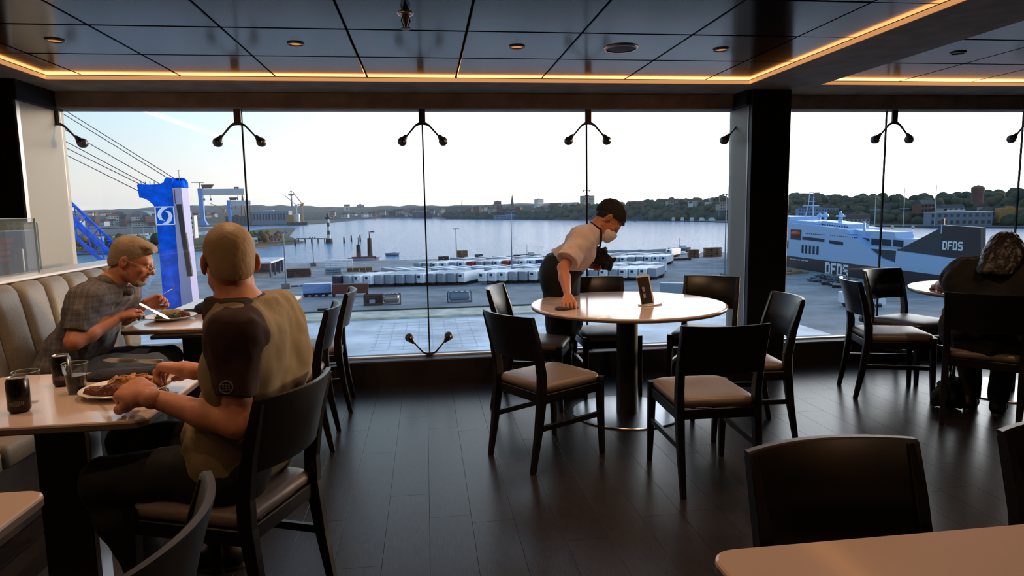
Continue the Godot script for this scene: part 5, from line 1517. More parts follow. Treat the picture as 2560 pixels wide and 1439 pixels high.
func bench():
	var t := thing("banquette_bench", "long grey beige upholstered bench along the left wall with a channelled back", "bench", Vector3(-2.0, 0, -3.0))
	var z0 := -5.10
	var z1 := 0.9
	var st := S(); lohi(st, Vector3(-0.30, 0, z0 + 3.0 + 0.03), Vector3(0.16, 0.345, z1 + 3.0), 0.004); obj("plinth", st, "bench_base", t)
	# seat in three cushions, rounded at the front
	var cuts := [z0, -4.02, -2.90, -1.70, -0.5, z1]
	for i in 5:
		var a: float = cuts[i] + 3.004
		var b: float = cuts[i + 1] + 2.996
		st = S()
		var rings := []
		for q in [[0.345, 0.014], [0.36, 0.0], [0.425, 0.0], [0.447, 0.010], [0.459, 0.032], [0.463, 0.08]]:
			rings.append(round_rect(0.56 - q[1] * 2, b - a - q[1] * 2, 0.03, q[0], 4, Transform3D(Basis(), Vector3(-0.04, 0, (a + b) * 0.5))))
		loft(st, rings); obj("seat_cushion", st, "bench_leather", t)
	# back made of upright padded channels, leaning a little
	var n := 24
	for i in n:
		var a := z0 + 3.0 + i * 0.25
		st = S()
		var rings := []
		for q in [[0.44, 0.02], [0.50, 0.0], [0.70, 0.0], [0.92, 0.0], [1.00, 0.006], [1.035, 0.028], [1.045, 0.06]]:
			var lean: float = -0.10 - 0.10 * (q[0] - 0.44) / 0.6
			var ring := []
			for k in 9:
				var u := k / 8.0 * 2.0 - 1.0
				ring.append(Vector3(lean - q[1] + 0.036 * sqrt(maxf(0.0, 1.0 - u * u * u * u)), q[0], a + 0.125 + u * 0.123))
			ring.append(Vector3(lean - 0.15 + q[1] * 0.4, q[0], a + 0.248)); ring.append(Vector3(lean - 0.15 + q[1] * 0.4, q[0], a + 0.002))
			rings.append(ring)
		loft(st, rings); obj("back_channel", st, "bench_leather", t)
	# low partition behind it that carries glass
	var p := thing("glass_partition", "low partition with a clear glass screen on top behind the bench", "partition", Vector3(-2.36, 0, -3.0))
	st = S(); lohi(st, Vector3(-0.06, 0, -2.1), Vector3(-0.005, 1.042, 3.9)); obj("panel", st, "bench_base", p)
	st = S(); lohi(st, Vector3(-0.075, 1.046, -2.5), Vector3(0.145, 1.062, 3.9), 0.004); obj("top_rail", st, "sill_metal", p)
	st = S(); lohi(st, Vector3(0.068, 1.062, -1.26), Vector3(0.078, 1.388, 3.85)); obj("glass", st, "partition_glass", p)
	st = S(); lohi(st, Vector3(0.067, 1.386, -1.262), Vector3(0.079, 1.390, 3.85)); lohi(st, Vector3(0.067, 1.062, -1.264), Vector3(0.079, 1.39, -1.259)); obj("glass_rim", st, "glass_edge", p)
	# what stands beyond the screen
	var d := thing("display_board", "dark display with slanting red shapes seen through the glass screen at the left edge", "display", Vector3(-2.85, 0, -4.74))
	st = S(); lohi(st, Vector3(-0.45, 0, -0.18), Vector3(0.235, 1.36, 0.0), 0.01); obj("cabinet", st, "panel_grey", d)
	for i in 5:
		for j in 2:
			st = S()
			var c := Vector3(0.05 + j * 0.085 - i * 0.010, 1.225 - i * 0.042 + j * 0.02, 0.012)
			prism(st, shp([c.x - 0.045, c.y - 0.016, c.x + 0.030, c.y - 0.010, c.x + 0.042, c.y + 0.016, c.x - 0.030, c.y + 0.014]), 0.0, 0.02)
			if j == 0 or i < 4: obj("red_shape", st, "red_print", d)
	st = S(); lohi(st, Vector3(0.17, 0.90, 0.0), Vector3(0.225, 1.19, 0.02), 0.004); obj("grey_card", st, "alu", d)

# ---------------------------------------------------------------- bodies: a distance field of tapered limbs, meshed as surface nets
# a primitive: [a, b, ra, rb, blend, op, squash basis or null]   op 0 join, 1 carve, 2 join with a flat end at b
func cap(a: Vector3, b: Vector3, ra: float, rb: float, k := 0.03, op := 0, sq = null) -> Array:
	return [a, b, ra, rb, k, op, sq]

func squash(dir: Vector3, f: float) -> Basis:
	# multiplies distances along dir by f, which flattens the limb in that direction
	var n := dir.normalized()
	var s := f - 1.0
	return Basis(Vector3(1 + s * n.x * n.x, s * n.x * n.y, s * n.x * n.z), Vector3(s * n.x * n.y, 1 + s * n.y * n.y, s * n.y * n.z), Vector3(s * n.x * n.z, s * n.y * n.z, 1 + s * n.z * n.z))

func ell(T: Transform3D, c: Vector3, r: Vector3, k := 0.015, op := 0) -> Array:
	var m := maxf(r.x, maxf(r.y, r.z))
	var R := T.basis.orthonormalized()
	var sc := T.basis.get_scale().x
	var D := Basis.from_scale(Vector3(m / r.x, m / r.y, m / r.z))
	return [T * c, T * c, m * sc, m * sc, k * sc, op, R * D * R.transposed()]

func lcap(T: Transform3D, a: Vector3, b: Vector3, ra: float, rb: float, k := 0.012, op := 0) -> Array:
	var sc := T.basis.get_scale().x
	return [T * a, T * b, ra * sc, rb * sc, k * sc, op, null]

func field_mesh(prims: Array, cell: float, origin: Vector3, clips := [], amp := 0.0, freq := 12.0, seed_ := 1) -> Array:
	# returns [vertices, normals, indices]; clips: [normal, distance] keeps the side where normal . p < distance
	var n := prims.size()
	var A := PackedVector3Array(); var BA := PackedVector3Array()
	var IL := PackedFloat32Array(); var RA := PackedFloat32Array(); var DR := PackedFloat32Array(); var K := PackedFloat32Array()
	var OP := PackedInt32Array(); var LIP := PackedFloat32Array()
	var SQ := []
	var lo := Vector3.ONE * 1e9
	var hi := -lo
	for p in prims:
		var a: Vector3 = p[0]
		var ba: Vector3 = p[1] - p[0]
		for q in [p[0], p[1]]:
			var r := Vector3.ONE * maxf(p[2], p[3])
			if p[5] != 1:
				lo = lo.min(q - r); hi = hi.max(q + r)
		var lip := 1.0
		if p[6] != null:
			ba = p[6] * ba
			var sc: Basis = p[6]
			lip = maxf((sc * Vector3.RIGHT).length(), maxf((sc * Vector3.UP).length(), (sc * Vector3.BACK).length()))
		A.append(a); BA.append(ba); IL.append(1.0 / maxf(ba.length_squared(), 1e-9)); RA.append(p[2]); DR.append(p[3] - p[2]); K.append(p[4]); OP.append(p[5]); SQ.append(p[6]); LIP.append(lip)
	lo -= Vector3.ONE * (cell * 2 + 0.012); hi += Vector3.ONE * (cell * 2 + 0.012)
	var bs := 4
	var NB := Vector3i(((hi - lo) / (cell * bs)).ceil()) 
	var N := NB * bs + Vector3i.ONE
	var F := PackedFloat32Array(); F.resize(N.x * N.y * N.z); F.fill(1.0)
	var nz := FastNoiseLite.new(); nz.seed = seed_; nz.frequency = freq; nz.fractal_octaves = 2
	var sy := N.x
	var szz := N.x * N.y
	var half := cell * bs * 0.5
	var diag := half * 1.7321
	var active := []
	var mg := amp + 0.004
	var mo := amp + 0.004
	for i in n: mo = maxf(mo, amp + 0.004 + K[i] * 0.35)
	var carved := OP.has(1)
	var BL := []       # blocks near the surface, found through boxes of 4 x 4 x 4 blocks
	for gz in range(0, NB.z, 4):
		for gy in range(0, NB.y, 4):
			for gx in range(0, NB.x, 4):
				var gc := lo + Vector3(gx + 2, gy + 2, gz + 2) * (cell * bs)
				var gn := PackedInt32Array()
				var gmin := 1e9
				for i in n:
					var q := gc - A[i]
					if SQ[i] != null: q = (SQ[i] as Basis) * q
					var t := clampf(q.dot(BA[i]) * IL[i], 0, 1)
					var d := (q - BA[i] * t).length() - RA[i] - DR[i] * t
					if d < 4 * diag * LIP[i] + K[i] + 0.04: gn.append(i)
					if OP[i] != 1: gmin = minf(gmin, d / LIP[i])
				if gmin > 4 * diag + 0.03 or gn.is_empty(): continue
				for bz in range(gz, mini(gz + 4, NB.z)):
					for by in range(gy, mini(gy + 4, NB.y)):
						for bxx in range(gx, mini(gx + 4, NB.x)): BL.append([Vector3i(bxx, by, bz), gn])
	for bl in BL:
				var bxx: int = bl[0].x
				var by: int = bl[0].y
				var bz: int = bl[0].z
				var c := lo + Vector3(bxx, by, bz) * (cell * bs) + Vector3.ONE * half
				var near := PackedInt32Array()
				var dmin := 1e9
				var inside := 1e9
				for i in bl[1]:
					var q := c - A[i]
					if SQ[i] != null: q = (SQ[i] as Basis) * q
					var t := clampf(q.dot(BA[i]) * IL[i], 0, 1)
					var d := (q - BA[i] * t).length() - RA[i] - DR[i] * t
					if d < diag * LIP[i] + K[i] + mg: near.append(i)
					if OP[i] != 1:
						dmin = minf(dmin, d / LIP[i])
						inside = minf(inside, d)
				if dmin > diag + mo or near.is_empty(): continue
				var cut := false
				for cl in clips:
					if (cl[0] as Vector3).dot(c) - cl[1] > diag * 1.3 + cell: cut = true
				if cut: continue
				if clips.is_empty() and inside < -(diag * 2.0 + 0.04) and not carved: continue      # deep inside
				active.append(Vector3i(bxx, by, bz))
				for z in range(bz * bs, bz * bs + bs + 1):
					for y in range(by * bs, by * bs + bs + 1):
						for x in range(bxx * bs, bxx * bs + bs + 1):
							var at := x + y * sy + z * szz
							if F[at] != 1.0: continue
							var p := lo + Vector3(x, y, z) * cell
							var D := 0.9
							for i in near:
								var q := p - A[i]
								if SQ[i] != null: q = (SQ[i] as Basis) * q
								var ba := BA[i]
								var t0 := q.dot(ba) * IL[i]
								var t := clampf(t0, 0, 1)
								var d := (q - ba * t).length() - RA[i] - DR[i] * t
								var k := K[i]
								var op := OP[i]
								if op == 2: d = maxf(d, (t0 - 1.0) / sqrt(IL[i]))
								if op == 1:
									var h := maxf(k - absf(D + d), 0.0)
									D = maxf(D, -d) + h * h * 0.25 / maxf(k, 1e-5)
								else:
									var h := maxf(k - absf(d - D), 0.0)
									D = minf(D, d) - h * h * 0.25 / maxf(k, 1e-5)
							if amp > 0.0 and absf(D) < 0.05: D += amp * nz.get_noise_3d(p.x, p.y * 0.75, p.z)
							for cl in clips: D = maxf(D, (cl[0] as Vector3).dot(p) - cl[1])
							F[at] = D
	var V := PackedVector3Array(); var NR := PackedVector3Array(); var I := PackedInt32Array()
	var ID := {}
	var offs := [0, 1, sy, sy + 1, szz, szz + 1, szz + sy, szz + sy + 1]
	var cor := [Vector3(0, 0, 0), Vector3(1, 0, 0), Vector3(0, 1, 0), Vector3(1, 1, 0), Vector3(0, 0, 1), Vector3(1, 0, 1), Vector3(0, 1, 1), Vector3(1, 1, 1)]
	var edges := [[0, 1], [2, 3], [4, 5], [6, 7], [0, 2], [1, 3], [4, 6], [5, 7], [0, 4], [1, 5], [2, 6], [3, 7]]
	for b in active:
		for z in range(b.z * bs, b.z * bs + bs):
			for y in range(b.y * bs, b.y * bs + bs):
				for x in range(b.x * bs, b.x * bs + bs):
					var at := x + y * sy + z * szz
					var pos := 0
					for o in offs:
						if F[at + o] > 0.0: pos += 1
					if pos == 0 or pos == 8: continue
					var s := Vector3.ZERO
					var cnt := 0
					for e in edges:
						var f0 := F[at + offs[e[0]]]
						var f1 := F[at + offs[e[1]]]
						if (f0 > 0.0) == (f1 > 0.0): continue
						s += (cor[e[0]] as Vector3).lerp(cor[e[1]], f0 / (f0 - f1)); cnt += 1
					s /= cnt
					var g := Vector3(F[at + 1] + F[at + sy + 1] + F[at + szz + 1] + F[at + szz + sy + 1] - F[at] - F[at + sy] - F[at + szz] - F[at + szz + sy],
						F[at + sy] + F[at + sy + 1] + F[at + szz + sy] + F[at + szz + sy + 1] - F[at] - F[at + 1] - F[at + szz] - F[at + szz + 1],
						F[at + szz] + F[at + szz + 1] + F[at + szz + sy] + F[at + szz + sy + 1] - F[at] - F[at + 1] - F[at + sy] - F[at + sy + 1])
					ID[at] = V.size()
					V.append(lo + (Vector3(x, y, z) + s) * cell - origin)
					NR.append(g.normalized())
	for b in active:
		for z in range(b.z * bs, b.z * bs + bs):
			for y in range(b.y * bs, b.y * bs + bs):
				for x in range(b.x * bs, b.x * bs + bs):
					var at := x + y * sy + z * szz
					if not ID.has(at): continue
					var f0 := F[at] > 0.0
					for ax in 3:
						var d: int = [1, sy, szz][ax]
						if f0 == (F[at + d] > 0.0): continue
						var u: int = [sy, szz, 1][ax]
						var w: int = [szz, 1, sy][ax]
						if not (ID.has(at - u) and ID.has(at - w) and ID.has(at - u - w)): continue
						var q0: int = ID[at]; var q1: int = ID[at - u]; var q2: int = ID[at - u - w]; var q3: int = ID[at - w]
						if f0: I.append_array([q0, q1, q2, q0, q2, q3])
						else: I.append_array([q0, q2, q1, q0, q3, q2])
	return [V, NR, I]

func joined(parts: Array) -> ArrayMesh:
	var V := PackedVector3Array(); var NR := PackedVector3Array(); var I := PackedInt32Array()
	for p in parts:
		var base := V.size()
		V.append_array(p[0]); NR.append_array(p[1])
		for i in p[2]: I.append(i + base)
	var arr := []
	arr.resize(Mesh.ARRAY_MAX)
	arr[Mesh.ARRAY_VERTEX] = V; arr[Mesh.ARRAY_NORMAL] = NR; arr[Mesh.ARRAY_INDEX] = I
	var m := ArrayMesh.new()
	m.add_surface_from_arrays(Mesh.PRIMITIVE_TRIANGLES, arr)
	return m

# head in its own axes: x right, y up, -z forward, origin between the ears
func head_prims(T: Transform3D, beard := false) -> Array:
	var o := [
		ell(T, Vector3(0, 0.036, 0.014), Vector3(0.076, 0.088, 0.097)),
		ell(T, Vector3(0, -0.028, -0.036), Vector3(0.060, 0.080, 0.060), 0.03),
		ell(T, Vector3(0, -0.098, -0.064), Vector3(0.027, 0.020, 0.024), 0.03),
		lcap(T, Vector3(-0.050, -0.058, 0.000), Vector3(-0.020, -0.098, -0.058), 0.017, 0.015, 0.03),
		lcap(T, Vector3(0.050, -0.058, 0.000), Vector3(0.020, -0.098, -0.058), 0.017, 0.015, 0.03),
		lcap(T, Vector3(-0.038, 0.022, -0.078), Vector3(0.038, 0.022, -0.078), 0.013, 0.013, 0.02),
		ell(T, Vector3(-0.042, -0.020, -0.064), Vector3(0.022, 0.018, 0.018), 0.02),
		ell(T, Vector3(0.042, -0.020, -0.064), Vector3(0.022, 0.018, 0.018), 0.02),
		ell(T, Vector3(-0.031, 0.002, -0.100), Vector3(0.017, 0.011, 0.013), 0.012, 1),
		ell(T, Vector3(0.031, 0.002, -0.100), Vector3(0.017, 0.011, 0.013), 0.012, 1),
		ell(T, Vector3(-0.031, 0.002, -0.082), Vector3(0.012, 0.011, 0.011), 0.004),
		ell(T, Vector3(0.031, 0.002, -0.082), Vector3(0.012, 0.011, 0.011), 0.004),
		lcap(T, Vector3(0, 0.012, -0.092), Vector3(0, -0.028, -0.114), 0.009, 0.012, 0.012),
		lcap(T, Vector3(-0.012, -0.033, -0.100), Vector3(0.012, -0.033, -0.100), 0.009, 0.009, 0.010),
		lcap(T, Vector3(-0.020, -0.063, -0.088), Vector3(0.020, -0.063, -0.088), 0.008, 0.008, 0.012),
		lcap(T, Vector3(-0.018, -0.074, -0.086), Vector3(0.018, -0.074, -0.086), 0.008, 0.008, 0.012)]
	for k in [-1.0, 1.0]:
		o.append(ell(Transform3D(T.basis * Basis(Vector3.UP, k * 0.42), T * Vector3(k * 0.080, -0.004, 0.016)), Vector3.ZERO, Vector3(0.008, 0.033, 0.020), 0.008))
		o.append(ell(Transform3D(T.basis * Basis(Vector3.UP, k * 0.42), T * Vector3(k * 0.088, -0.002, 0.010)), Vector3.ZERO, Vector3(0.006, 0.018, 0.010), 0.006, 1))
	return o

# hand in its own axes: wrist at the origin, fingers towards -z, palm towards -y, thumb on the +x side times side
func hand_prims(T: Transform3D, side: float, curl: Array, spread := 1.0) -> Array:
	var o := [lcap(T, Vector3(0, 0, 0.03), Vector3(0, 0, -0.012), 0.026, 0.025, 0.02)]
	var xs := [0.031, 0.011, -0.010, -0.029]
	var ln := [0.072, 0.080, 0.074, 0.058]
	var rd := [0.0092, 0.0096, 0.0090, 0.0080]
	for i in 4:
		var x: float = xs[i] * side
		var root := Vector3(x * spread, 0.004 - 0.003 * absf(i - 1.2), -0.088 + 0.004 * absf(i - 1.0))
		o.append(lcap(T, Vector3(x * 0.6, 0, -0.012), root, 0.017, 0.0125, 0.014))
		var p := root
		var a := 0.0
		for j in 3:
			a += deg_to_rad(curl[i] * [0.8, 1.1, 0.8][j])
			var d := Vector3(x * 0.9 * (spread - 0.8), -sin(a), -cos(a)).normalized()
			var q: Vector3 = p + d * ln[i] * [0.45, 0.31, 0.24][j]
			o.append(lcap(T, p, q, rd[i] * [1.0, 0.94, 0.86][j], rd[i] * [0.94, 0.86, 0.78][j], 0.005))
			p = q
	var th := [Vector3(0.016, -0.006, -0.022), Vector3(0.040, -0.018, -0.052), Vector3(0.050, -0.030, -0.082), Vector3(0.046, -0.040, -0.106)]
	for j in 3:
		o.append(lcap(T, Vector3(th[j].x * side, th[j].y, th[j].z), Vector3(th[j + 1].x * side, th[j + 1].y, th[j + 1].z), [0.016, 0.0125, 0.0105][j], [0.0125, 0.0105, 0.0085][j], 0.012))
	return o

func hand_frame(wrist: Vector3, to: Vector3, palm: Vector3, s := 1.0) -> Transform3D:
	var z := -(to - wrist).normalized()
	var y := -(palm - z * palm.dot(z)).normalized()
	return Transform3D(Basis(y.cross(z), y, z) * s, wrist)

func head_frame(c: Vector3, fwd: Vector3, up: Vector3, s := 1.0) -> Transform3D:
	var z := -fwd.normalized()
	var y := (up - z * up.dot(z)).normalized()
	return Transform3D(Basis(y.cross(z), y, z) * s, c)

# the trunk between pelvis and neck; r = right, f = front
func trunk(P: Vector3, C: Vector3, Nk: Vector3, SL: Vector3, SR: Vector3, r: Vector3, f: Vector3, g := 0.0, belly := 0.0) -> Array:
	var sq := squash(f, 1.28)
	var o := [
		cap(P - r * 0.085, P + r * 0.085, 0.125 + g, 0.125 + g, 0.05, 0, squash(f, 1.12)),
		cap(P - r * 0.06, C - r * 0.085 - Vector3(0, 0.05, 0), 0.122 + g + belly, 0.128 + g, 0.06, 0, sq),
		cap(P + r * 0.06, C + r * 0.085 - Vector3(0, 0.05, 0), 0.122 + g + belly, 0.128 + g, 0.06, 0, sq),
		cap(C - r * 0.10, C + r * 0.10, 0.120 + g, 0.120 + g, 0.06, 0, sq),
		cap(SL, SR, 0.062 + g, 0.062 + g, 0.07),
		cap(Nk - Vector3(0, 0.015, 0), SL.lerp(Nk, 0.25), 0.060 + g, 0.058 + g, 0.06),
		cap(Nk - Vector3(0, 0.015, 0), SR.lerp(Nk, 0.25), 0.060 + g, 0.058 + g, 0.06)]
	if belly > 0.0: o.append(cap(P + f * 0.05 + Vector3(0, 0.10, 0), P.lerp(C, 0.5) + f * 0.06, 0.12 + belly, 0.10 + belly, 0.08))
	return o

func arm(S_: Vector3, E: Vector3, W: Vector3, g := 0.0) -> Array:
	return [cap(S_, E, 0.052 + g, 0.041 + g, 0.03), cap(E, E.lerp(W, 0.35), 0.042 + g, 0.044 + g, 0.02), cap(E.lerp(W, 0.35), W, 0.044 + g, 0.027 + g, 0.02)]

func leg(H: Vector3, K: Vector3, An: Vector3, g := 0.0) -> Array:
	return [cap(H, K, 0.092 + g, 0.062 + g, 0.04), cap(K, K.lerp(An, 0.35), 0.060 + g, 0.062 + g, 0.03), cap(K.lerp(An, 0.35), An, 0.062 + g, 0.040 + g, 0.03)]

func shoe(An: Vector3, f: Vector3, parent: Node, o: Vector3):
	var d := Vector3(f.x, 0, f.z).normalized()
	var r := d.cross(Vector3.UP)
	var y0 := Vector3(An.x, 0.0, An.z)
	var pr := [cap(y0 - d * 0.05 + Vector3(0, 0.048, 0), y0 + d * 0.13 + Vector3(0, 0.040, 0), 0.040, 0.036, 0.03, 0, squash(Vector3.UP, 1.0)), cap(y0 + d * 0.06 + Vector3(0, 0.04, 0) + r * 0.012, y0 + d * 0.16 + Vector3(0, 0.032, 0), 0.042, 0.030, 0.03), cap(y0 - d * 0.03 + Vector3(0, 0.05, 0), An + Vector3(0, 0.01, 0), 0.042, 0.046, 0.03)]
	put("shoe", joined([field_mesh(pr, 0.008, o, [[Vector3.DOWN, -0.012]])]), "shoe_dark", parent)
	var st := S()
	var rings := []
	for y in [0.001, 0.016]:
		var ring := []
		for k in 16:
			var a := TAU * k / 16
			ring.append(y0 + d * (0.055 + cos(a) * 0.143) + r * (sin(a) * (0.045 if cos(a) > 0 else 0.038)) + Vector3(0, y, 0) - o)
		rings.append(ring)
	loft(st, rings, false); obj("sole", st, "sole", parent)

func people():
	diner_near()
	diner_far()
	waitress()
	dark_guest()

func diner_near():
	# seated with his back to us, in a raglan shirt, at the near left table
	var f := Vector3(-0.96, 0, -0.28).normalized()
	var r := Vector3(-f.z, 0, f.x)
	var o := Vector3(-0.70, 0, -2.30)
	var t := thing("person", "seated person with cropped fair hair and maroon-sleeved khaki shirt, back turned, at the near table", "person", o)
	var P := Vector3(-0.660, 0.565, -2.315)
	var C := Vector3(-0.572, 0.92, -2.290)
	var Nk := Vector3(-0.620, 1.105, -2.265)
	var SL := Vector3(-0.588, 1.025, -2.110)
	var SR := Vector3(-0.535, 1.020, -2.440)
	var EL := Vector3(-0.590, 0.755, -2.055)
	var WL := Vector3(-0.888, 0.830, -2.165)
	var ER := Vector3(-0.640, 0.775, -2.52)
	var WR := Vector3(-0.870, 0.836, -2.480)
	var HL := Vector3(-0.66, 0.555, -2.20)
	var HR := Vector3(-0.68, 0.555, -2.40)
	var KL := Vector3(-1.105, 0.505, -2.315)
	var KR := Vector3(-1.13, 0.545, -2.58)
	var AL := Vector3(-0.985, 0.10, -2.33)
	var AR := Vector3(-0.84, 0.10, -2.62)
	var hf := Vector3(-0.42, -0.10, -0.90)
	var H := head_frame(Vector3(-0.645, 1.235, -2.285), hf, Vector3.UP, 1.01)
	var hl := hand_frame(WL, Vector3(-1.065, 0.855, -2.325), Vector3(0.25, -0.8, -0.4), 1.25)
	var hr := hand_frame(WR, Vector3(-1.06, 0.845, -2.60), Vector3(0.1, -0.9, 0.35), 1.2)
	var base := trunk(P, C, Nk, SL, SR, r, f)
	base += arm(SL, EL, WL) + arm(SR, ER, WR) + leg(HL, KL, AL) + leg(HR, KR, AR)
	base.append(cap(Nk - Vector3(0, 0.03, 0), H * Vector3(0, -0.055, 0.022), 0.064, 0.060, 0.03))
	put("body", joined([field_mesh(base, 0.012, o), field_mesh(head_prims(H) + [cap(Nk, H * Vector3(0, -0.055, 0.022), 0.064, 0.060, 0.03)], 0.004, o),
		field_mesh(hand_prims(hl, -1.0, [34, 40, 44, 46]), 0.0035, o), field_mesh(hand_prims(hr, 1.0, [30, 50, 54, 56]), 0.0035, o)]), "skin_b", t)
	# hair: a close cap down to the nape
	var hn := H.basis.orthonormalized()
	var clip := [-(hn * Vector3(0, 0.80, 0.60)), -(hn * Vector3(0, 0.80, 0.60)).dot(H.origin) - 0.004]
	var hair := [ell(H, Vector3(0, 0.040, 0.016), Vector3(0.0785, 0.0895, 0.0985)), ell(H, Vector3(0, -0.02, 0.052), Vector3(0.064, 0.068, 0.055), 0.03)]
	put("hair", joined([field_mesh(hair, 0.004, o, [clip], 0.001, 60.0, 4)]), "hair_blond", t)
	# shirt: khaki trunk, maroon raglan sleeves
	var sh := trunk(P, C, Nk, SL, SR, r, f, 0.019, 0.004)
	put("shirt", joined([field_mesh(sh, 0.009, o, [[Vector3.UP, Nk.y + 0.018], [Vector3.DOWN, -0.505]], 0.017, 7.0, 8)]), "tee_khaki", t)
	var sl := [cap(Nk.lerp(SL, 0.15) - Vector3(0, 0.004, 0) + f * 0.025, SL, 0.084, 0.080, 0.05), cap(SL, SL.lerp(EL, 0.68), 0.078, 0.066, 0.04, 2), cap(C - r * 0.12 + f * 0.05, SL, 0.070, 0.072, 0.05)]
	var sp := put("sleeve", joined([field_mesh(sl, 0.008, o, [[Vector3.UP, Nk.y + 0.022]], 0.010, 9.0, 3)]), "tee_maroon", t)
	sp.set_meta("label", "dark maroon raglan sleeve with a round badge")
	sl = [cap(Nk.lerp(SR, 0.3) + f * 0.03, SR, 0.060, 0.076, 0.05), cap(SR, SR.lerp(ER, 0.80), 0.078, 0.066, 0.04, 2)]
	put("sleeve", joined([field_mesh(sl, 0.010, o, [], 0.008, 9.0, 3)]), "tee_maroon", t)
	put("collar", joined([field_mesh([cap(Nk + r * 0.045 - f * 0.02, Nk - r * 0.045 - f * 0.02, 0.050, 0.050, 0.03), cap(Nk + f * 0.04 - Vector3(0, 0.02, 0), Nk - f * 0.02, 0.056, 0.052, 0.03)], 0.006, o, [[Vector3.UP, Nk.y + 0.024], [Vector3.DOWN, -Nk.y + 0.004]])]), "tee_maroon", t)
	# badge on the sleeve: a pale ring with bars
	var bc := SL.lerp(EL, 0.52) + Vector3(-0.012, 0.0, 0.070) - o
	var nb := Vector3(-0.12, 0.05, 1.0).normalized()
	var BT := Transform3D(Basis(Vector3.RIGHT, Vector3.UP, nb).orthonormalized(), bc)
	var st := S()
	lathe(st, [Vector2(0.0170, -0.004), Vector2(0.0170, 0.003), Vector2(0.0205, 0.003), Vector2(0.0205, -0.004)], 28, BT * Transform3D(Basis(Vector3.RIGHT, PI / 2), Vector3.ZERO))
	for k in [-0.008, 0.0, 0.008]:
		for j in 3: bx(st, Vector3((j - 1) * 0.0085, k, 0.0005), Vector3(0.006, 0.0028 if k == 0.0 else 0.0045, 0.004), 0, BT)
	obj("badge", st, "alu", sp)
	var tr := leg(HL, KL, AL + Vector3(0, 0.02, 0), 0.016) + leg(HR, KR, AR + Vector3(0, 0.02, 0), 0.016)
	tr.append(cap(P - r * 0.085 - Vector3(0, 0.02, 0), P + r * 0.085 - Vector3(0, 0.02, 0), 0.135, 0.135, 0.05, 0, squash(f, 1.05)))
	put("trousers", joined([field_mesh(tr, 0.011, o, [], 0.010, 7.0, 5)]), "trousers_black", t)
	shoe(AL, f, t, o); shoe(AR, f + Vector3(0.1, 0, 0.3), t, o)
	# wristwatch on the near wrist
	st = S()
	var wd := (WL - EL).normalized()
	var wc := WL - wd * 0.010 - o
	var WB := Transform3D(basis_along(wd), wc)
	lathe(st, [Vector2(0.0285, -0.011), Vector2(0.0315, -0.011), Vector2(0.0315, 0.011), Vector2(0.0285, 0.011)], 24, WB); var ws := obj("watch_strap", st, "strap_brown", t)
	st = S(); cyl(st, wc + Vector3(0.01, 0.014, 0.026), wc + Vector3(0.012, 0.018, 0.034), 0.014, 0.013, 16); obj("watch_case", st, "steel", ws)
	# cutlery in his hands
	knife(Vector3(-1.245, 0.845, -2.68), Vector3(-1.00, 0.845, -2.605), "table knife held level in the right hand of the man in the two-tone shirt")
	fork(Vector3(-1.165, 0.785, -2.46), Vector3(-1.03, 0.855, -2.30), "fork in the left hand of the man in the two-tone shirt")

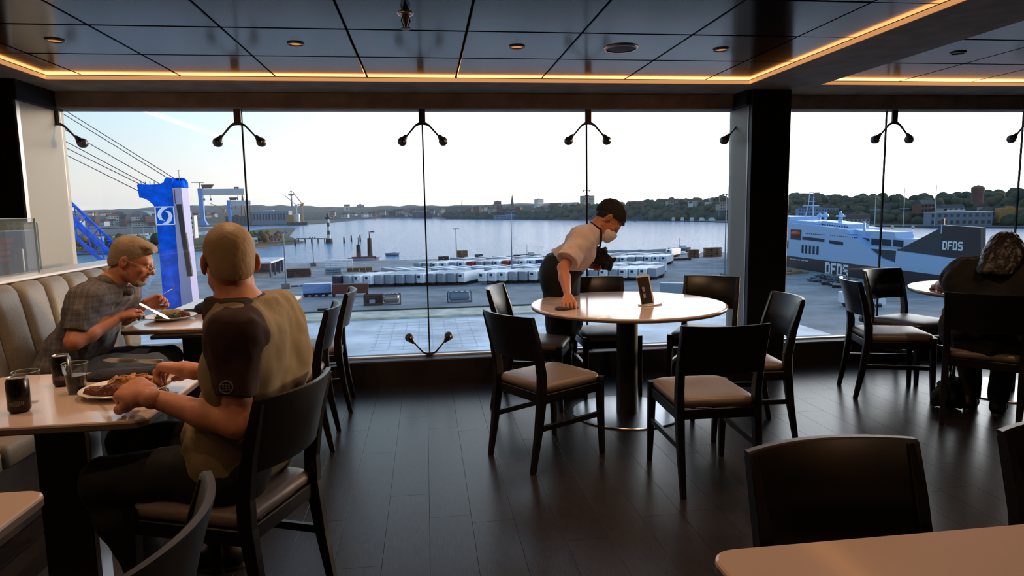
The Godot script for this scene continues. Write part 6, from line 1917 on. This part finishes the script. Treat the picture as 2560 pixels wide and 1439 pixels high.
func diner_far():
	# seated on the bench in profile, bent over his plate
	var f := Vector3(0.98, 0, -0.20).normalized()
	var r := Vector3(-f.z, 0, f.x)
	var o := Vector3(-1.97, 0, -3.86)
	var t := thing("person", "older person with grey hair, glasses and checked shirt bent over a plate on the bench", "person", o)
	var P := Vector3(-1.985, 0.575, -3.86)
	var C := Vector3(-1.825, 0.875, -3.86)
	var Nk := Vector3(-1.722, 1.030, -3.86)
	var SR := Vector3(-1.775, 0.955, -3.695)
	var SL := Vector3(-1.720, 0.955, -4.020)
	var ER := Vector3(-1.795, 0.760, -3.580)
	var WR := Vector3(-1.655, 0.848, -3.765)
	var EL := Vector3(-1.790, 0.790, -4.160)
	var WL := Vector3(-1.655, 0.872, -4.105)
	var HR := Vector3(-1.97, 0.555, -3.76)
	var HL := Vector3(-1.97, 0.555, -3.96)
	var KR := Vector3(-1.52, 0.555, -3.83)
	var KL := Vector3(-1.53, 0.555, -4.06)
	var AR := Vector3(-1.55, 0.10, -3.83)
	var AL := Vector3(-1.60, 0.10, -4.06)
	var H := head_frame(Vector3(-1.600, 1.146, -3.86), Vector3(0.90, -0.36, -0.10), Vector3(0.3, 0.95, 0), 1.04)
	var hr := hand_frame(WR, Vector3(-1.580, 0.892, -3.895), Vector3(0.35, -0.75, -0.3), 1.0)
	var hl := hand_frame(WL, Vector3(-1.570, 0.907, -4.155), Vector3(0.2, -0.6, 0.7), 1.0)
	var base := trunk(P, C, Nk, SL, SR, r, f) + arm(SL, EL, WL) + arm(SR, ER, WR) + leg(HL, KL, AL) + leg(HR, KR, AR)
	base.append(cap(Nk - Vector3(0, 0.02, 0), H * Vector3(0, -0.055, 0.022), 0.060, 0.056, 0.03))
	put("body", joined([field_mesh(base, 0.012, o), field_mesh(head_prims(H) + [cap(Nk, H * Vector3(0, -0.055, 0.022), 0.060, 0.056, 0.03)], 0.004, o),
		field_mesh(hand_prims(hr, 1.0, [38, 52, 56, 58]), 0.0035, o), field_mesh(hand_prims(hl, -1.0, [42, 52, 56, 58]), 0.0035, o)]), "skin_a", t)
	var hn := H.basis.orthonormalized()
	var cn := hn * Vector3(0, 0.80, 0.60)
	var clip := [-cn, -cn.dot(H.origin) - 0.005]
	var hair := [ell(H, Vector3(0, 0.044, 0.016), Vector3(0.0780, 0.0890, 0.0985)), ell(H, Vector3(0, -0.015, 0.055), Vector3(0.064, 0.066, 0.055), 0.03), ell(H, Vector3(0, 0.100, -0.052), Vector3(0.050, 0.020, 0.040), 0.03), lcap(H, Vector3(-0.03, 0.084, -0.080), Vector3(0.036, 0.080, -0.084), 0.016, 0.013, 0.02)]
	put("hair", joined([field_mesh(hair, 0.004, o, [clip], 0.0018, 50.0, 7)]), "hair_grey", t)
	put("beard", joined([field_mesh([ell(H, Vector3(0, -0.094, -0.066), Vector3(0.036, 0.026, 0.032)), lcap(H, Vector3(-0.052, -0.050, -0.006), Vector3(-0.024, -0.096, -0.058), 0.016, 0.018, 0.02), lcap(H, Vector3(0.052, -0.050, -0.006), Vector3(0.024, -0.096, -0.058), 0.016, 0.018, 0.02), lcap(H, Vector3(-0.02, -0.052, -0.094), Vector3(0.02, -0.052, -0.094), 0.007, 0.007)], 0.004, o, [], 0.004, 40.0, 2)]), "hair_grey", t)
	# glasses
	var st := S()
	for k in [-1.0, 1.0]:
		var ring := []
		for i in 17: ring.append(H * Vector3(k * 0.032 + cos(TAU * i / 16) * 0.023, 0.000 + sin(TAU * i / 16) * 0.016, -0.112) - o)
		tube(st, ring, 0.0013, 5)
		tube(st, [H * Vector3(k * 0.055, 0.005, -0.112) - o, H * Vector3(k * 0.078, 0.008, -0.05) - o, H * Vector3(k * 0.084, 0.010, 0.012) - o, H * Vector3(k * 0.083, -0.010, 0.026) - o], 0.0016, 5)
	tube(st, [H * Vector3(-0.010, 0.004, -0.114) - o, H * Vector3(0.010, 0.004, -0.114) - o], 0.0013, 5)
	obj("glasses", st, "alu", t)
	var sh := trunk(P, C, Nk - Vector3(0, 0.008, 0), SL, SR, r, f, 0.014, 0.004)
	sh += [cap(SL, SL.lerp(EL, 0.78), 0.074, 0.066, 0.04, 2), cap(SR, SR.lerp(ER, 0.80), 0.078, 0.070, 0.04, 2)]
	put("shirt", joined([field_mesh(sh, 0.0085, o, [[f * 0.35 + Vector3.UP * 0.9, (f * 0.35 + Vector3.UP * 0.9).dot(Nk) + 0.010], [Vector3.DOWN, -0.50]], 0.018, 8.0, 13)]), "shirt_check", t)
	put("collar", joined([field_mesh([cap(Nk + r * 0.05 - f * 0.02, Nk - r * 0.05 - f * 0.02, 0.050, 0.050, 0.03), cap(Nk + r * 0.06, Nk + f * 0.095 - Vector3(0, 0.05, 0) + r * 0.03, 0.038, 0.024, 0.02), cap(Nk - r * 0.06, Nk + f * 0.095 - Vector3(0, 0.05, 0) - r * 0.03, 0.038, 0.024, 0.02)], 0.006, o)]), "shirt_check", t)
	var tr := leg(HL, KL, AL, 0.014) + leg(HR, KR, AR, 0.014)
	tr.append(cap(P - r * 0.08 - Vector3(0, 0.01, 0), P + r * 0.08 - Vector3(0, 0.01, 0), 0.132, 0.132, 0.05, 0, squash(f, 1.05)))
	put("jeans", joined([field_mesh(tr, 0.011, o, [[Vector3.DOWN, -0.10]], 0.010, 8.0, 6)]), "jeans", t)
	shoe(AR, f, t, o); shoe(AL, f, t, o)
	knife(Vector3(-1.515, 0.785, -4.09), Vector3(-1.590, 0.908, -3.88), "table knife in the near hand of the man in glasses")
	fork(Vector3(-1.500, 0.965, -4.20), Vector3(-1.590, 0.907, -4.15), "fork raised in the far hand of the man in glasses")

func waitress():
	# bending over the round table from its left side, one hand on the cloth
	var f := Vector3(0.97, 0, 0.20).normalized()
	var r := Vector3(-f.z, 0, f.x)
	var o := Vector3(1.0, 0, -4.86)
	var t := thing("person", "waitress in white polo, dark cap, face mask and black apron wiping the round table", "person", o)
	var P := Vector3(0.975, 0.905, -4.86)
	var C := Vector3(1.135, 1.130, -4.80)
	var Nk := Vector3(1.245, 1.235, -4.78)
	var SR := Vector3(1.100, 1.165, -4.635)
	var SL := Vector3(1.185, 1.140, -4.955)
	var ER := Vector3(0.925, 0.985, -4.450)
	var WR := Vector3(0.905, 0.820, -4.205)
	var EL := Vector3(1.115, 0.920, -5.02)
	var WL := Vector3(1.215, 0.965, -4.86)
	var HR := Vector3(0.97, 0.88, -4.77)
	var HL := Vector3(0.99, 0.88, -4.95)
	var KR := Vector3(0.985, 0.49, -4.80)
	var KL := Vector3(1.02, 0.49, -4.95)
	var AR := Vector3(0.975, 0.10, -4.80)
	var AL := Vector3(1.01, 0.10, -4.98)
	var H := head_frame(Vector3(1.345, 1.295, -4.80), Vector3(0.50, -0.85, 0.16), Vector3(0.82, 0.56, 0), 1.04)
	var hr := hand_frame(WR, Vector3(0.895, 0.775, -4.10), Vector3(0.05, -0.85, -0.4), 0.98)
	var hl := hand_frame(WL, Vector3(1.30, 0.985, -4.80), Vector3(0.1, 0.2, 0.9), 0.95)
	var base := trunk(P, C, Nk, SL, SR, r, f, -0.012) + arm(SL, EL, WL, -0.005) + arm(SR, ER, WR, -0.004) + leg(HL, KL, AL, -0.004) + leg(HR, KR, AR, -0.004)
	base.append(cap(Nk - f * 0.02, H * Vector3(0, -0.055, 0.022), 0.052, 0.050, 0.03))
	put("body", joined([field_mesh(base, 0.012, o), field_mesh(head_prims(H) + [cap(Nk, H * Vector3(0, -0.055, 0.022), 0.052, 0.050, 0.03)], 0.004, o),
		field_mesh(hand_prims(hr, 1.0, [10, 14, 16, 16], 1.25), 0.0035, o), field_mesh(hand_prims(hl, -1.0, [40, 46, 50, 52]), 0.0035, o)]), "skin_c", t)
	# cloth cap with the hair gathered under it
	var hn := H.basis.orthonormalized()
	var cn := hn * Vector3(0, 0.86, 0.51)
	put("cloth_cap", joined([field_mesh([ell(H, Vector3(0, 0.050, 0.022), Vector3(0.086, 0.096, 0.108)), ell(H, Vector3(0, 0.035, 0.085), Vector3(0.070, 0.075, 0.055), 0.04), ell(H, Vector3(0, 0.055, -0.075), Vector3(0.070, 0.022, 0.030), 0.03)], 0.004, o, [[-cn, -cn.dot(H.origin) - 0.018]], 0.006, 16.0, 9)]), "cap_cloth", t)
	put("hair", joined([field_mesh([ell(H, Vector3(0, 0.012, 0.034), Vector3(0.080, 0.060, 0.080)), ell(H, Vector3(0, -0.012, 0.072), Vector3(0.050, 0.045, 0.040), 0.03)], 0.005, o, [[-cn, -cn.dot(H.origin) + 0.022], [hn * Vector3(0, 0, -1), (hn * Vector3(0, 0, -1)).dot(H.origin) - 0.004]], 0.003, 30.0, 3)]), "hair_dark", t)
	var mk := put("face_mask", joined([field_mesh([ell(H, Vector3(0, -0.052, -0.064), Vector3(0.059, 0.054, 0.060)), lcap(H, Vector3(0, -0.020, -0.108), Vector3(0, -0.080, -0.104), 0.020, 0.026, 0.04)], 0.004, o, [[hn * Vector3(0, 0, 1), (hn * Vector3(0, 0, 1)).dot(H.origin) - 0.028], [hn * Vector3(0, 1, 0.0), (hn * Vector3(0, 1, 0.0)).dot(H.origin) - 0.010]])]), "mask_white", t)
	var st := S()
	for k in [-1.0, 1.0]:
		tube(st, [H * Vector3(k * 0.058, -0.022, -0.040) - o, H * Vector3(k * 0.082, 0.012, 0.020) - o, H * Vector3(k * 0.082, -0.030, 0.036) - o, H * Vector3(k * 0.055, -0.062, -0.035) - o], 0.0018, 5)
	obj("ear_loop", st, "mask_white", mk)
	# polo shirt
	var W0 := Vector3(1.022, 0.968, -4.83)
	var cd := (Nk - C).normalized()
	var sh := trunk(P + Vector3(0, 0.04, 0), C, Nk - Vector3(0.01, 0.01, 0), SL, SR, r, f, 0.006)
	sh += [cap(SL, SL.lerp(EL, 0.62), 0.076, 0.076, 0.04, 2), cap(SR, SR.lerp(ER, 0.80), 0.080, 0.086, 0.04, 2)]
	put("polo_shirt", joined([field_mesh(sh, 0.0085, o, [[cd, cd.dot(Nk) + 0.006], [-cd, -cd.dot(W0)]], 0.013, 9.0, 21)]), "polo_white", t)
	put("collar", joined([field_mesh([cap(Nk + r * 0.045 - cd * 0.01, Nk - r * 0.045 - cd * 0.01, 0.034, 0.034, 0.03), cap(Nk + r * 0.04, Nk + f * 0.045 - Vector3(0, 0.05, 0) + r * 0.02, 0.026, 0.016, 0.02)], 0.006, o)]), "polo_white", t)
	# black apron and trousers
	var dn := Vector3(0, -0.08, 0)
	var ap := [cap(P - r * 0.075 + Vector3(0.02, 0.06, 0), P + r * 0.075 + Vector3(0.02, 0.06, 0), 0.136, 0.136, 0.05, 0, squash(f, 1.2)), cap(P + r * 0.055, W0 + r * 0.062 + cd * 0.03, 0.140, 0.134, 0.05, 0, squash(f, 1.22)), cap(P - r * 0.055, W0 - r * 0.062 + cd * 0.03, 0.140, 0.134, 0.05, 0, squash(f, 1.22)), cap(P - r * 0.085, P + r * 0.085, 0.142, 0.142, 0.05, 0, squash(f, 1.12)), cap(P + r * 0.05, P + r * 0.06 - Vector3(0, 0.42, 0) + f * 0.02, 0.135, 0.128, 0.05, 0, squash(f, 1.1)), cap(P - r * 0.05, P - r * 0.06 - Vector3(0, 0.42, 0) + f * 0.02, 0.135, 0.128, 0.05, 0, squash(f, 1.1)), cap(P + f * 0.08 + Vector3(0, 0.03, 0), C + f * 0.05 - Vector3(0, 0.06, 0), 0.09, 0.075, 0.05), cap(P + f * 0.07, P + f * 0.13 - Vector3(0, 0.35, 0), 0.11, 0.08, 0.06, 0, squash(f, 1.5))]
	put("apron", joined([field_mesh(ap, 0.010, o, [[Vector3.DOWN, -0.40], [Vector3.UP, 1.055]], 0.010, 7.0, 15)]), "apron_black", t)
	var tr := leg(HL, KL, AL, 0.016) + leg(HR, KR, AR, 0.016)
	put("trousers", joined([field_mesh(tr, 0.011, o, [[Vector3.DOWN, -0.07]], 0.009, 8.0, 16)]), "trousers_black", t)
	st = S()
	var up := Vector3(-0.62, 0.78, 0)
	tube(st, [Nk + up * 0.066 - r * 0.01 - o, Nk + up * 0.055 + r * 0.040 - o, Nk + r * 0.100 + f * 0.030 - o, Nk + r * 0.108 + f * 0.075 - cd * 0.06 - o, C + f * 0.150 + r * 0.105 - cd * 0.02 - o, C + f * 0.170 + r * 0.06 - cd * 0.10 - o], 0.0075, 6)
	tube(st, [Nk + up * 0.066 - r * 0.01 - o, Nk + up * 0.055 - r * 0.045 - o, Nk - r * 0.085 + f * 0.03 - o, C + f * 0.15 - r * 0.05 - cd * 0.08 - o], 0.0075, 6)
	obj("apron_strap", st, "apron_black", t)
	shoe(AR, f, t, o); shoe(AL, f, t, o)
	# what she holds
	var b := thing("cleaning_cloth", "dark bundle of cloth held against the waitress's apron", "cloth", Vector3(1.285, 0.985, -4.80))
	put("cloth", joined([field_mesh([cap(Vector3(1.245, 1.030, -4.79), Vector3(1.325, 0.975, -4.78), 0.050, 0.046, 0.03), cap(Vector3(1.255, 1.060, -4.78), Vector3(1.300, 1.075, -4.77), 0.040, 0.026, 0.03), cap(Vector3(1.31, 1.00, -4.76), Vector3(1.365, 1.010, -4.74), 0.034, 0.018, 0.03)], 0.007, Vector3(1.285, 0.985, -4.80), [], 0.022, 16.0, 31)]), "cloth_dark", b)
	b = thing("wiping_cloth", "small grey wiping cloth under the waitress's hand on the round table", "cloth", Vector3(0.885, 0.752, -4.12))
	put("cloth", joined([field_mesh([cap(Vector3(0.85, 0.758, -4.11), Vector3(0.915, 0.758, -4.14), 0.052, 0.048, 0.03, 0, squash(Vector3.UP, 4.5))], 0.006, Vector3(0.885, 0.752, -4.12), [[Vector3.DOWN, -0.7525]], 0.008, 18.0, 33)]), "cloth_grey", b)

func dark_guest():
	# hunched at the right-hand table, a silhouette from behind
	var f := Vector3(0.70, 0, -0.71).normalized()
	var r := Vector3(-f.z, 0, f.x)
	var o := Vector3(3.50, 0, -3.70)
	var t := thing("person", "dark clad person with long dark hair hunched over the right-hand table, seen from behind", "person", o)
	var P := Vector3(3.50, 0.575, -3.70)
	var C := Vector3(3.575, 0.845, -3.765)
	var Nk := Vector3(3.625, 0.975, -3.79)
	var SL := Vector3(3.480, 0.900, -3.905)
	var SR := Vector3(3.745, 0.900, -3.650)
	var EL := Vector3(3.555, 0.810, -4.145)
	var WL := Vector3(3.680, 0.785, -4.34)
	var ER := Vector3(3.93, 0.80, -3.83)
	var WR := Vector3(4.00, 0.79, -4.02)
	var HL := Vector3(3.44, 0.555, -3.79)
	var HR := Vector3(3.58, 0.555, -3.65)
	var KL := Vector3(3.72, 0.545, -4.09)
	var KR := Vector3(3.87, 0.545, -3.93)
	var AL := Vector3(3.60, 0.10, -3.92)
	var AR := Vector3(3.70, 0.10, -3.80)
	var H := head_frame(Vector3(3.668, 1.045, -3.80), Vector3(0.62, -0.40, -0.66), Vector3(0.2, 0.9, -0.2), 1.02)
	var hl := hand_frame(WL, Vector3(3.75, 0.775, -4.45), Vector3(0, -1, 0.2), 0.95)
	var hr := hand_frame(WR, Vector3(4.02, 0.785, -4.13), Vector3(0, -1, 0.2), 0.95)
	var base := trunk(P, C, Nk, SL, SR, r, f) + arm(SL, EL, WL) + arm(SR, ER, WR) + leg(HL, KL, AL) + leg(HR, KR, AR)
	base.append(cap(Nk, H * Vector3(0, -0.055, 0.022), 0.055, 0.053, 0.03))
	put("body", joined([field_mesh(base, 0.013, o), field_mesh(head_prims(H), 0.0045, o), field_mesh(hand_prims(hl, -1.0, [12, 15, 18, 20]), 0.004, o), field_mesh(hand_prims(hr, 1.0, [25, 30, 32, 34]), 0.004, o)]), "skin_d", t)
	var hn := H.basis.orthonormalized()
	var cn := hn * Vector3(0, 0.70, 0.71)
	put("hair", joined([field_mesh([ell(H, Vector3(0, 0.040, 0.020), Vector3(0.096, 0.104, 0.112)), ell(H, Vector3(0, -0.04, 0.075), Vector3(0.100, 0.120, 0.075), 0.05), cap(H * Vector3(-0.05, -0.05, 0.09), C - f * 0.11 + Vector3(0, 0.10, 0) - r * 0.05, 0.07, 0.05, 0.05), cap(H * Vector3(0.05, -0.05, 0.09), C - f * 0.11 + Vector3(0, 0.10, 0) + r * 0.05, 0.07, 0.05, 0.05)], 0.006, o, [[-cn, -cn.dot(H.origin) + 0.01]], 0.008, 22.0, 17)]), "hair_dark", t)
	var sh := trunk(P, C, Nk, SL, SR, r, f, 0.040, 0.02)
	sh += [cap(SL, SL.lerp(EL, 0.72), 0.092, 0.078, 0.05, 2), cap(SR, ER, 0.090, 0.07, 0.05), cap(ER, ER.lerp(WR, 0.8), 0.07, 0.055, 0.04, 2), cap(P - f * 0.02, P - Vector3(0, 0.05, 0), 0.19, 0.20, 0.06)]
	put("hooded_top", joined([field_mesh(sh, 0.010, o, [[Vector3.DOWN, -0.455]], 0.020, 7.0, 23)]), "hoodie_dark", t)
	var tr := leg(HL, KL, AL, 0.018) + leg(HR, KR, AR, 0.018)
	put("trousers", joined([field_mesh(tr, 0.012, o, [[Vector3.DOWN, -0.08]], 0.008, 8.0, 24)]), "trousers_black", t)
	shoe(AL, f, t, o); shoe(AR, f, t, o)
	var b := thing("shoulder_bag", "dark crumpled bag standing on the floor under the right-hand table", "bag", Vector3(3.52, 0, -3.985))
	put("bag_body", joined([field_mesh([cap(Vector3(3.50, 0.10, -3.99), Vector3(3.56, 0.14, -4.02), 0.085, 0.07, 0.04), cap(Vector3(3.44, 0.07, -3.97), Vector3(3.52, 0.06, -3.95), 0.065, 0.06, 0.04)], 0.010, Vector3(3.52, 0, -3.985), [[Vector3.DOWN, -0.002]], 0.03, 12.0, 25)]), "cloth_dark", b)
	var st := S(); tube(st, [Vector3(-0.02, 0.15, 0), Vector3(0.0, 0.22, -0.02), Vector3(0.04, 0.21, -0.03), Vector3(0.05, 0.15, -0.04)], 0.007, 6); obj("strap", st, "cloth_dark", b)
	b = thing("folded_napkin", "dark napkin on the edge of the right-hand round table", "napkin", Vector3(3.66, 0.752, -4.22))
	put("cloth", joined([field_mesh([cap(Vector3(3.63, 0.765, -4.19), Vector3(3.69, 0.768, -4.25), 0.045, 0.040, 0.03, 0, squash(Vector3.UP, 2.6))], 0.006, Vector3(3.66, 0.752, -4.22), [[Vector3.DOWN, -0.7525]], 0.014, 20.0, 27)]), "cloth_dark", b)

# ---------------------------------------------------------------- things on the tables
func knife(tip: Vector3, end: Vector3, label: String):
	var t := thing("table_knife", label, "knife", tip)
	var d := end - tip
	var st := S()
	bar(st, [Vector3.ZERO, d * 0.12, d * 0.55], [Vector2(0.004, 0.002), Vector2(0.017, 0.002), Vector2(0.015, 0.003)], Vector3.UP); obj("blade", st, "chrome", t)
	st = S(); bar(st, [d * 0.55, d * 0.72, d], [Vector2(0.009, 0.006), Vector2(0.013, 0.008), Vector2(0.015, 0.008)], Vector3.UP); obj("handle", st, "chrome", t)

func fork(tip: Vector3, end: Vector3, label: String):
	var t := thing("table_fork", label, "fork", tip)
	var d := end - tip
	var x := d.normalized().cross(Vector3.UP).normalized()
	for i in 4:
		var st := S(); tube(st, [x * (i - 1.5) * 0.006, x * (i - 1.5) * 0.006 + d * 0.28], [0.0008, 0.0016], 5); obj("tine", st, "chrome", t)
	var st := S(); bar(st, [d * 0.26, d * 0.40, d * 0.5, d], [Vector2(0.023, 0.003), Vector2(0.021, 0.003), Vector2(0.008, 0.003), Vector2(0.014, 0.004)], x); obj("handle", st, "chrome", t)

func plate(at: Vector3, rad: float, label: String) -> Node3D:
	var t := thing("dinner_plate", label, "plate", at)
	var st := S()
	lathe(st, [Vector2(rad * 0.55, 0.0), Vector2(rad * 0.62, 0.004), Vector2(rad * 0.98, 0.021), Vector2(rad, 0.0235), Vector2(rad * 0.985, 0.025), Vector2(rad * 0.70, 0.011), Vector2(rad * 0.60, 0.008), Vector2(0, 0.0075)], 48)
	obj("dish", st, "china", t)
	return t

func blob(parent: Node, called: String, prims: Array, m: String, amp := 0.006, freq := 40.0, cell := 0.005):
	put(called, joined([field_mesh(prims, cell, (parent as Node3D).position, [[Vector3.DOWN, -(parent as Node3D).position.y - 0.009]], amp, freq, 3)]), m, parent)

func can(at: Vector3, label: String):
	var t := thing("drink_can", label, "can", at)
	var st := S(); lathe(st, [Vector2(0.0, 0.004), Vector2(0.022, 0.004), Vector2(0.026, 0.0), Vector2(0.033, 0.012), Vector2(0.033, 0.104), Vector2(0.0275, 0.116)], 32); obj("body", st, "can_black", t)
	st = S(); lathe(st, [Vector2(0.0275, 0.116), Vector2(0.0285, 0.119), Vector2(0.0265, 0.119), Vector2(0.0255, 0.114), Vector2(0.0, 0.114)], 32); obj("lid", st, "alu", t)
	st = S(); bx(st, Vector3(0.004, 0.1165, 0.004), Vector3(0.020, 0.0015, 0.012), 0.0005); obj("pull_tab", st, "alu", t)
	st = S()
	for i in 9:
		var a := lerpf(0.7, 1.9, i / 8.0)
		var d := Vector3(cos(a), 0, sin(a))
		bx(st, Vector3.ZERO, Vector3(0.0035, 0.020 - 0.010 * absf(i - 4) / 4.0, 0.0006), 0, Transform3D(Basis(Vector3.UP, PI / 2 - a), d * 0.0332 + Vector3(0, 0.034, 0)))
	obj("print_patch", st, "can_print", t)

func cup(at: Vector3, label: String, fill: float):
	var t := thing("drinking_cup", label, "cup", at)
	var st := S(); lathe(st, [Vector2(0.0, 0.0), Vector2(0.030, 0.0), Vector2(0.036, 0.075), Vector2(0.0395, 0.079), Vector2(0.0425, 0.112), Vector2(0.041, 0.112), Vector2(0.038, 0.080), Vector2(0.0345, 0.075), Vector2(0.0290, 0.005), Vector2(0.0, 0.005)], 36); obj("wall", st, "cup_glass", t)
	st = S(); lathe(st, [Vector2(0.0422, 0.1115), Vector2(0.0430, 0.1128), Vector2(0.0415, 0.1135), Vector2(0.0405, 0.1120)], 36); obj("rim", st, "glass_edge", t)
	if fill > 0.0:
		st = S(); lathe(st, [Vector2(0.0, 0.006), Vector2(0.0286, 0.006), Vector2(0.0286 + 0.006 * fill / 0.07, fill), Vector2(0.0, fill)], 32); obj("drink", st, "cola", t)

func small_things():
	can(Vector3(-1.362, 0.751, -2.345), "black drink can nearest the left edge on the near table")
	can(Vector3(-1.400, 0.751, -2.690), "black drink can behind the cup of cola on the near table")
	cup(Vector3(-1.287, 0.751, -2.560), "clear plastic cup of dark cola on the near table", 0.068)
	cup(Vector3(-1.395, 0.751, -2.455), "empty clear plastic cup behind the front can", 0.0)
	var p := plate(Vector3(-1.105, 0.751, -2.530), 0.150, "white plate of golden fried food in front of the man in the two-tone shirt")
	var c := p.position
	blob(p, "fries", [cap(c + Vector3(-0.05, 0.02, -0.05), c + Vector3(0.05, 0.022, -0.02), 0.030, 0.030, 0.02), cap(c + Vector3(0.04, 0.02, -0.07), c + Vector3(0.09, 0.02, -0.01), 0.026, 0.026, 0.02)], "food_gold", 0.010, 45.0)
	blob(p, "fried_fish", [cap(c + Vector3(-0.10, 0.018, 0.05), c + Vector3(0.06, 0.020, 0.045), 0.022, 0.028, 0.02)], "food_brown", 0.007, 60.0)
	for i in 10:
		var st := S()
		var a := Vector3(rng.randf_range(-0.07, 0.08), 0.046, rng.randf_range(-0.08, 0.0))
		bx(st, Vector3.ZERO, Vector3(0.055, 0.008, 0.008), 0.001, Transform3D(Basis.from_euler(Vector3(0, rng.randf() * 3.0, rng.randf_range(-0.3, 0.3))), a)); obj("potato_stick", st, "food_gold", p)
	p = plate(Vector3(-1.585, 0.751, -4.305), 0.150, "white plate of food in front of the man in glasses")
	c = p.position
	blob(p, "vegetables", [cap(c + Vector3(-0.05, 0.018, 0.05), c + Vector3(0.06, 0.016, 0.06), 0.022, 0.020, 0.02)], "food_green", 0.012, 50.0)
	blob(p, "potatoes", [cap(c + Vector3(-0.04, 0.025, -0.02), c + Vector3(0.04, 0.028, -0.03), 0.034, 0.030, 0.02)], "food_pale", 0.010, 40.0)
	blob(p, "meat", [cap(c + Vector3(0.07, 0.02, -0.01), c + Vector3(0.10, 0.018, 0.02), 0.030, 0.024, 0.02)], "food_brown", 0.006, 40.0)
	# navy cloth things
	var t := thing("navy_cap", "dark navy cloth cap lying on the window table behind the plate", "cap", Vector3(-1.42, 0.751, -4.56))
	c = t.position
	put("crown", joined([field_mesh([cap(c + Vector3(-0.02, 0.025, 0.0), c + Vector3(0.10, 0.022, -0.02), 0.085, 0.075, 0.04, 0, squash(Vector3.UP, 1.8))], 0.006, c, [[Vector3.DOWN, -c.y - 0.001]], 0.012, 14.0, 41)]), "navy_cloth", t)
	put("visor", joined([field_mesh([cap(c + Vector3(-0.20, 0.012, 0.03), c + Vector3(-0.06, 0.016, 0.01), 0.055, 0.07, 0.03, 0, squash(Vector3.UP, 5.0))], 0.005, c, [[Vector3.DOWN, -c.y - 0.001]], 0.003, 14.0, 42)]), "navy_cloth", t)
	t = thing("folded_cloth", "dark blue folded cloth at the back of the near table", "cloth", Vector3(-1.20, 0.751, -2.79))
	c = t.position
	put("cloth", joined([field_mesh([cap(c + Vector3(-0.09, 0.010, 0.0), c + Vector3(0.09, 0.012, -0.02), 0.075, 0.070, 0.03, 0, squash(Vector3.UP, 5.0)), cap(c + Vector3(-0.08, 0.022, 0.02), c + Vector3(0.10, 0.022, 0.0), 0.05, 0.05, 0.03, 0, squash(Vector3.UP, 3.5))], 0.006, c, [[Vector3.DOWN, -c.y - 0.001]], 0.012, 14.0, 43)]), "navy_cloth", t)
	t = thing("foil_packet", "small crumpled shiny packet beside the plate on the near table", "packet", Vector3(-0.985, 0.751, -2.505))
	c = t.position
	put("foil", joined([field_mesh([cap(c + Vector3(-0.02, 0.010, 0), c + Vector3(0.02, 0.012, 0.01), 0.020, 0.018, 0.01, 0, squash(Vector3.UP, 1.6))], 0.004, c, [[Vector3.DOWN, -c.y - 0.001]], 0.010, 60.0, 44)]), "alu", t)
	# menu stand on the round table
	t = thing("menu_stand", "small acrylic menu stand with a dark card on the round table", "menu holder", Vector3(1.436, 0.752, -4.17), deg_to_rad(32))
	var T := Transform3D(Basis(Vector3.RIGHT, deg_to_rad(-14)), Vector3.ZERO)
	var st := S(); lohi(st, Vector3(-0.070, 0.0, -0.030), Vector3(0.070, 0.008, 0.060), 0.002); obj("base", st, "acrylic", t)
	st = S(); bx(st, Vector3(0, 0.102, 0), Vector3(0.132, 0.196, 0.004), 0.001, T); obj("back_plate", st, "acrylic", t)
	st = S(); bx(st, Vector3(-0.008, 0.096, 0.0035), Vector3(0.112, 0.178, 0.002), 0.0, T); var card := obj("card", st, "card_dark", t)
	st = S()
	for k in [0.105, 0.062]:
		bx(st, Vector3(-0.026, k, 0.0052), Vector3(0.024, 0.030, 0.001), 0, T)
		for j in 3: bx(st, Vector3(-0.026, k - 0.010 + j * 0.010, 0.0062), Vector3(0.018, 0.003, 0.001), 0, T)
	obj("printed_squares", st, "card_gold", card)
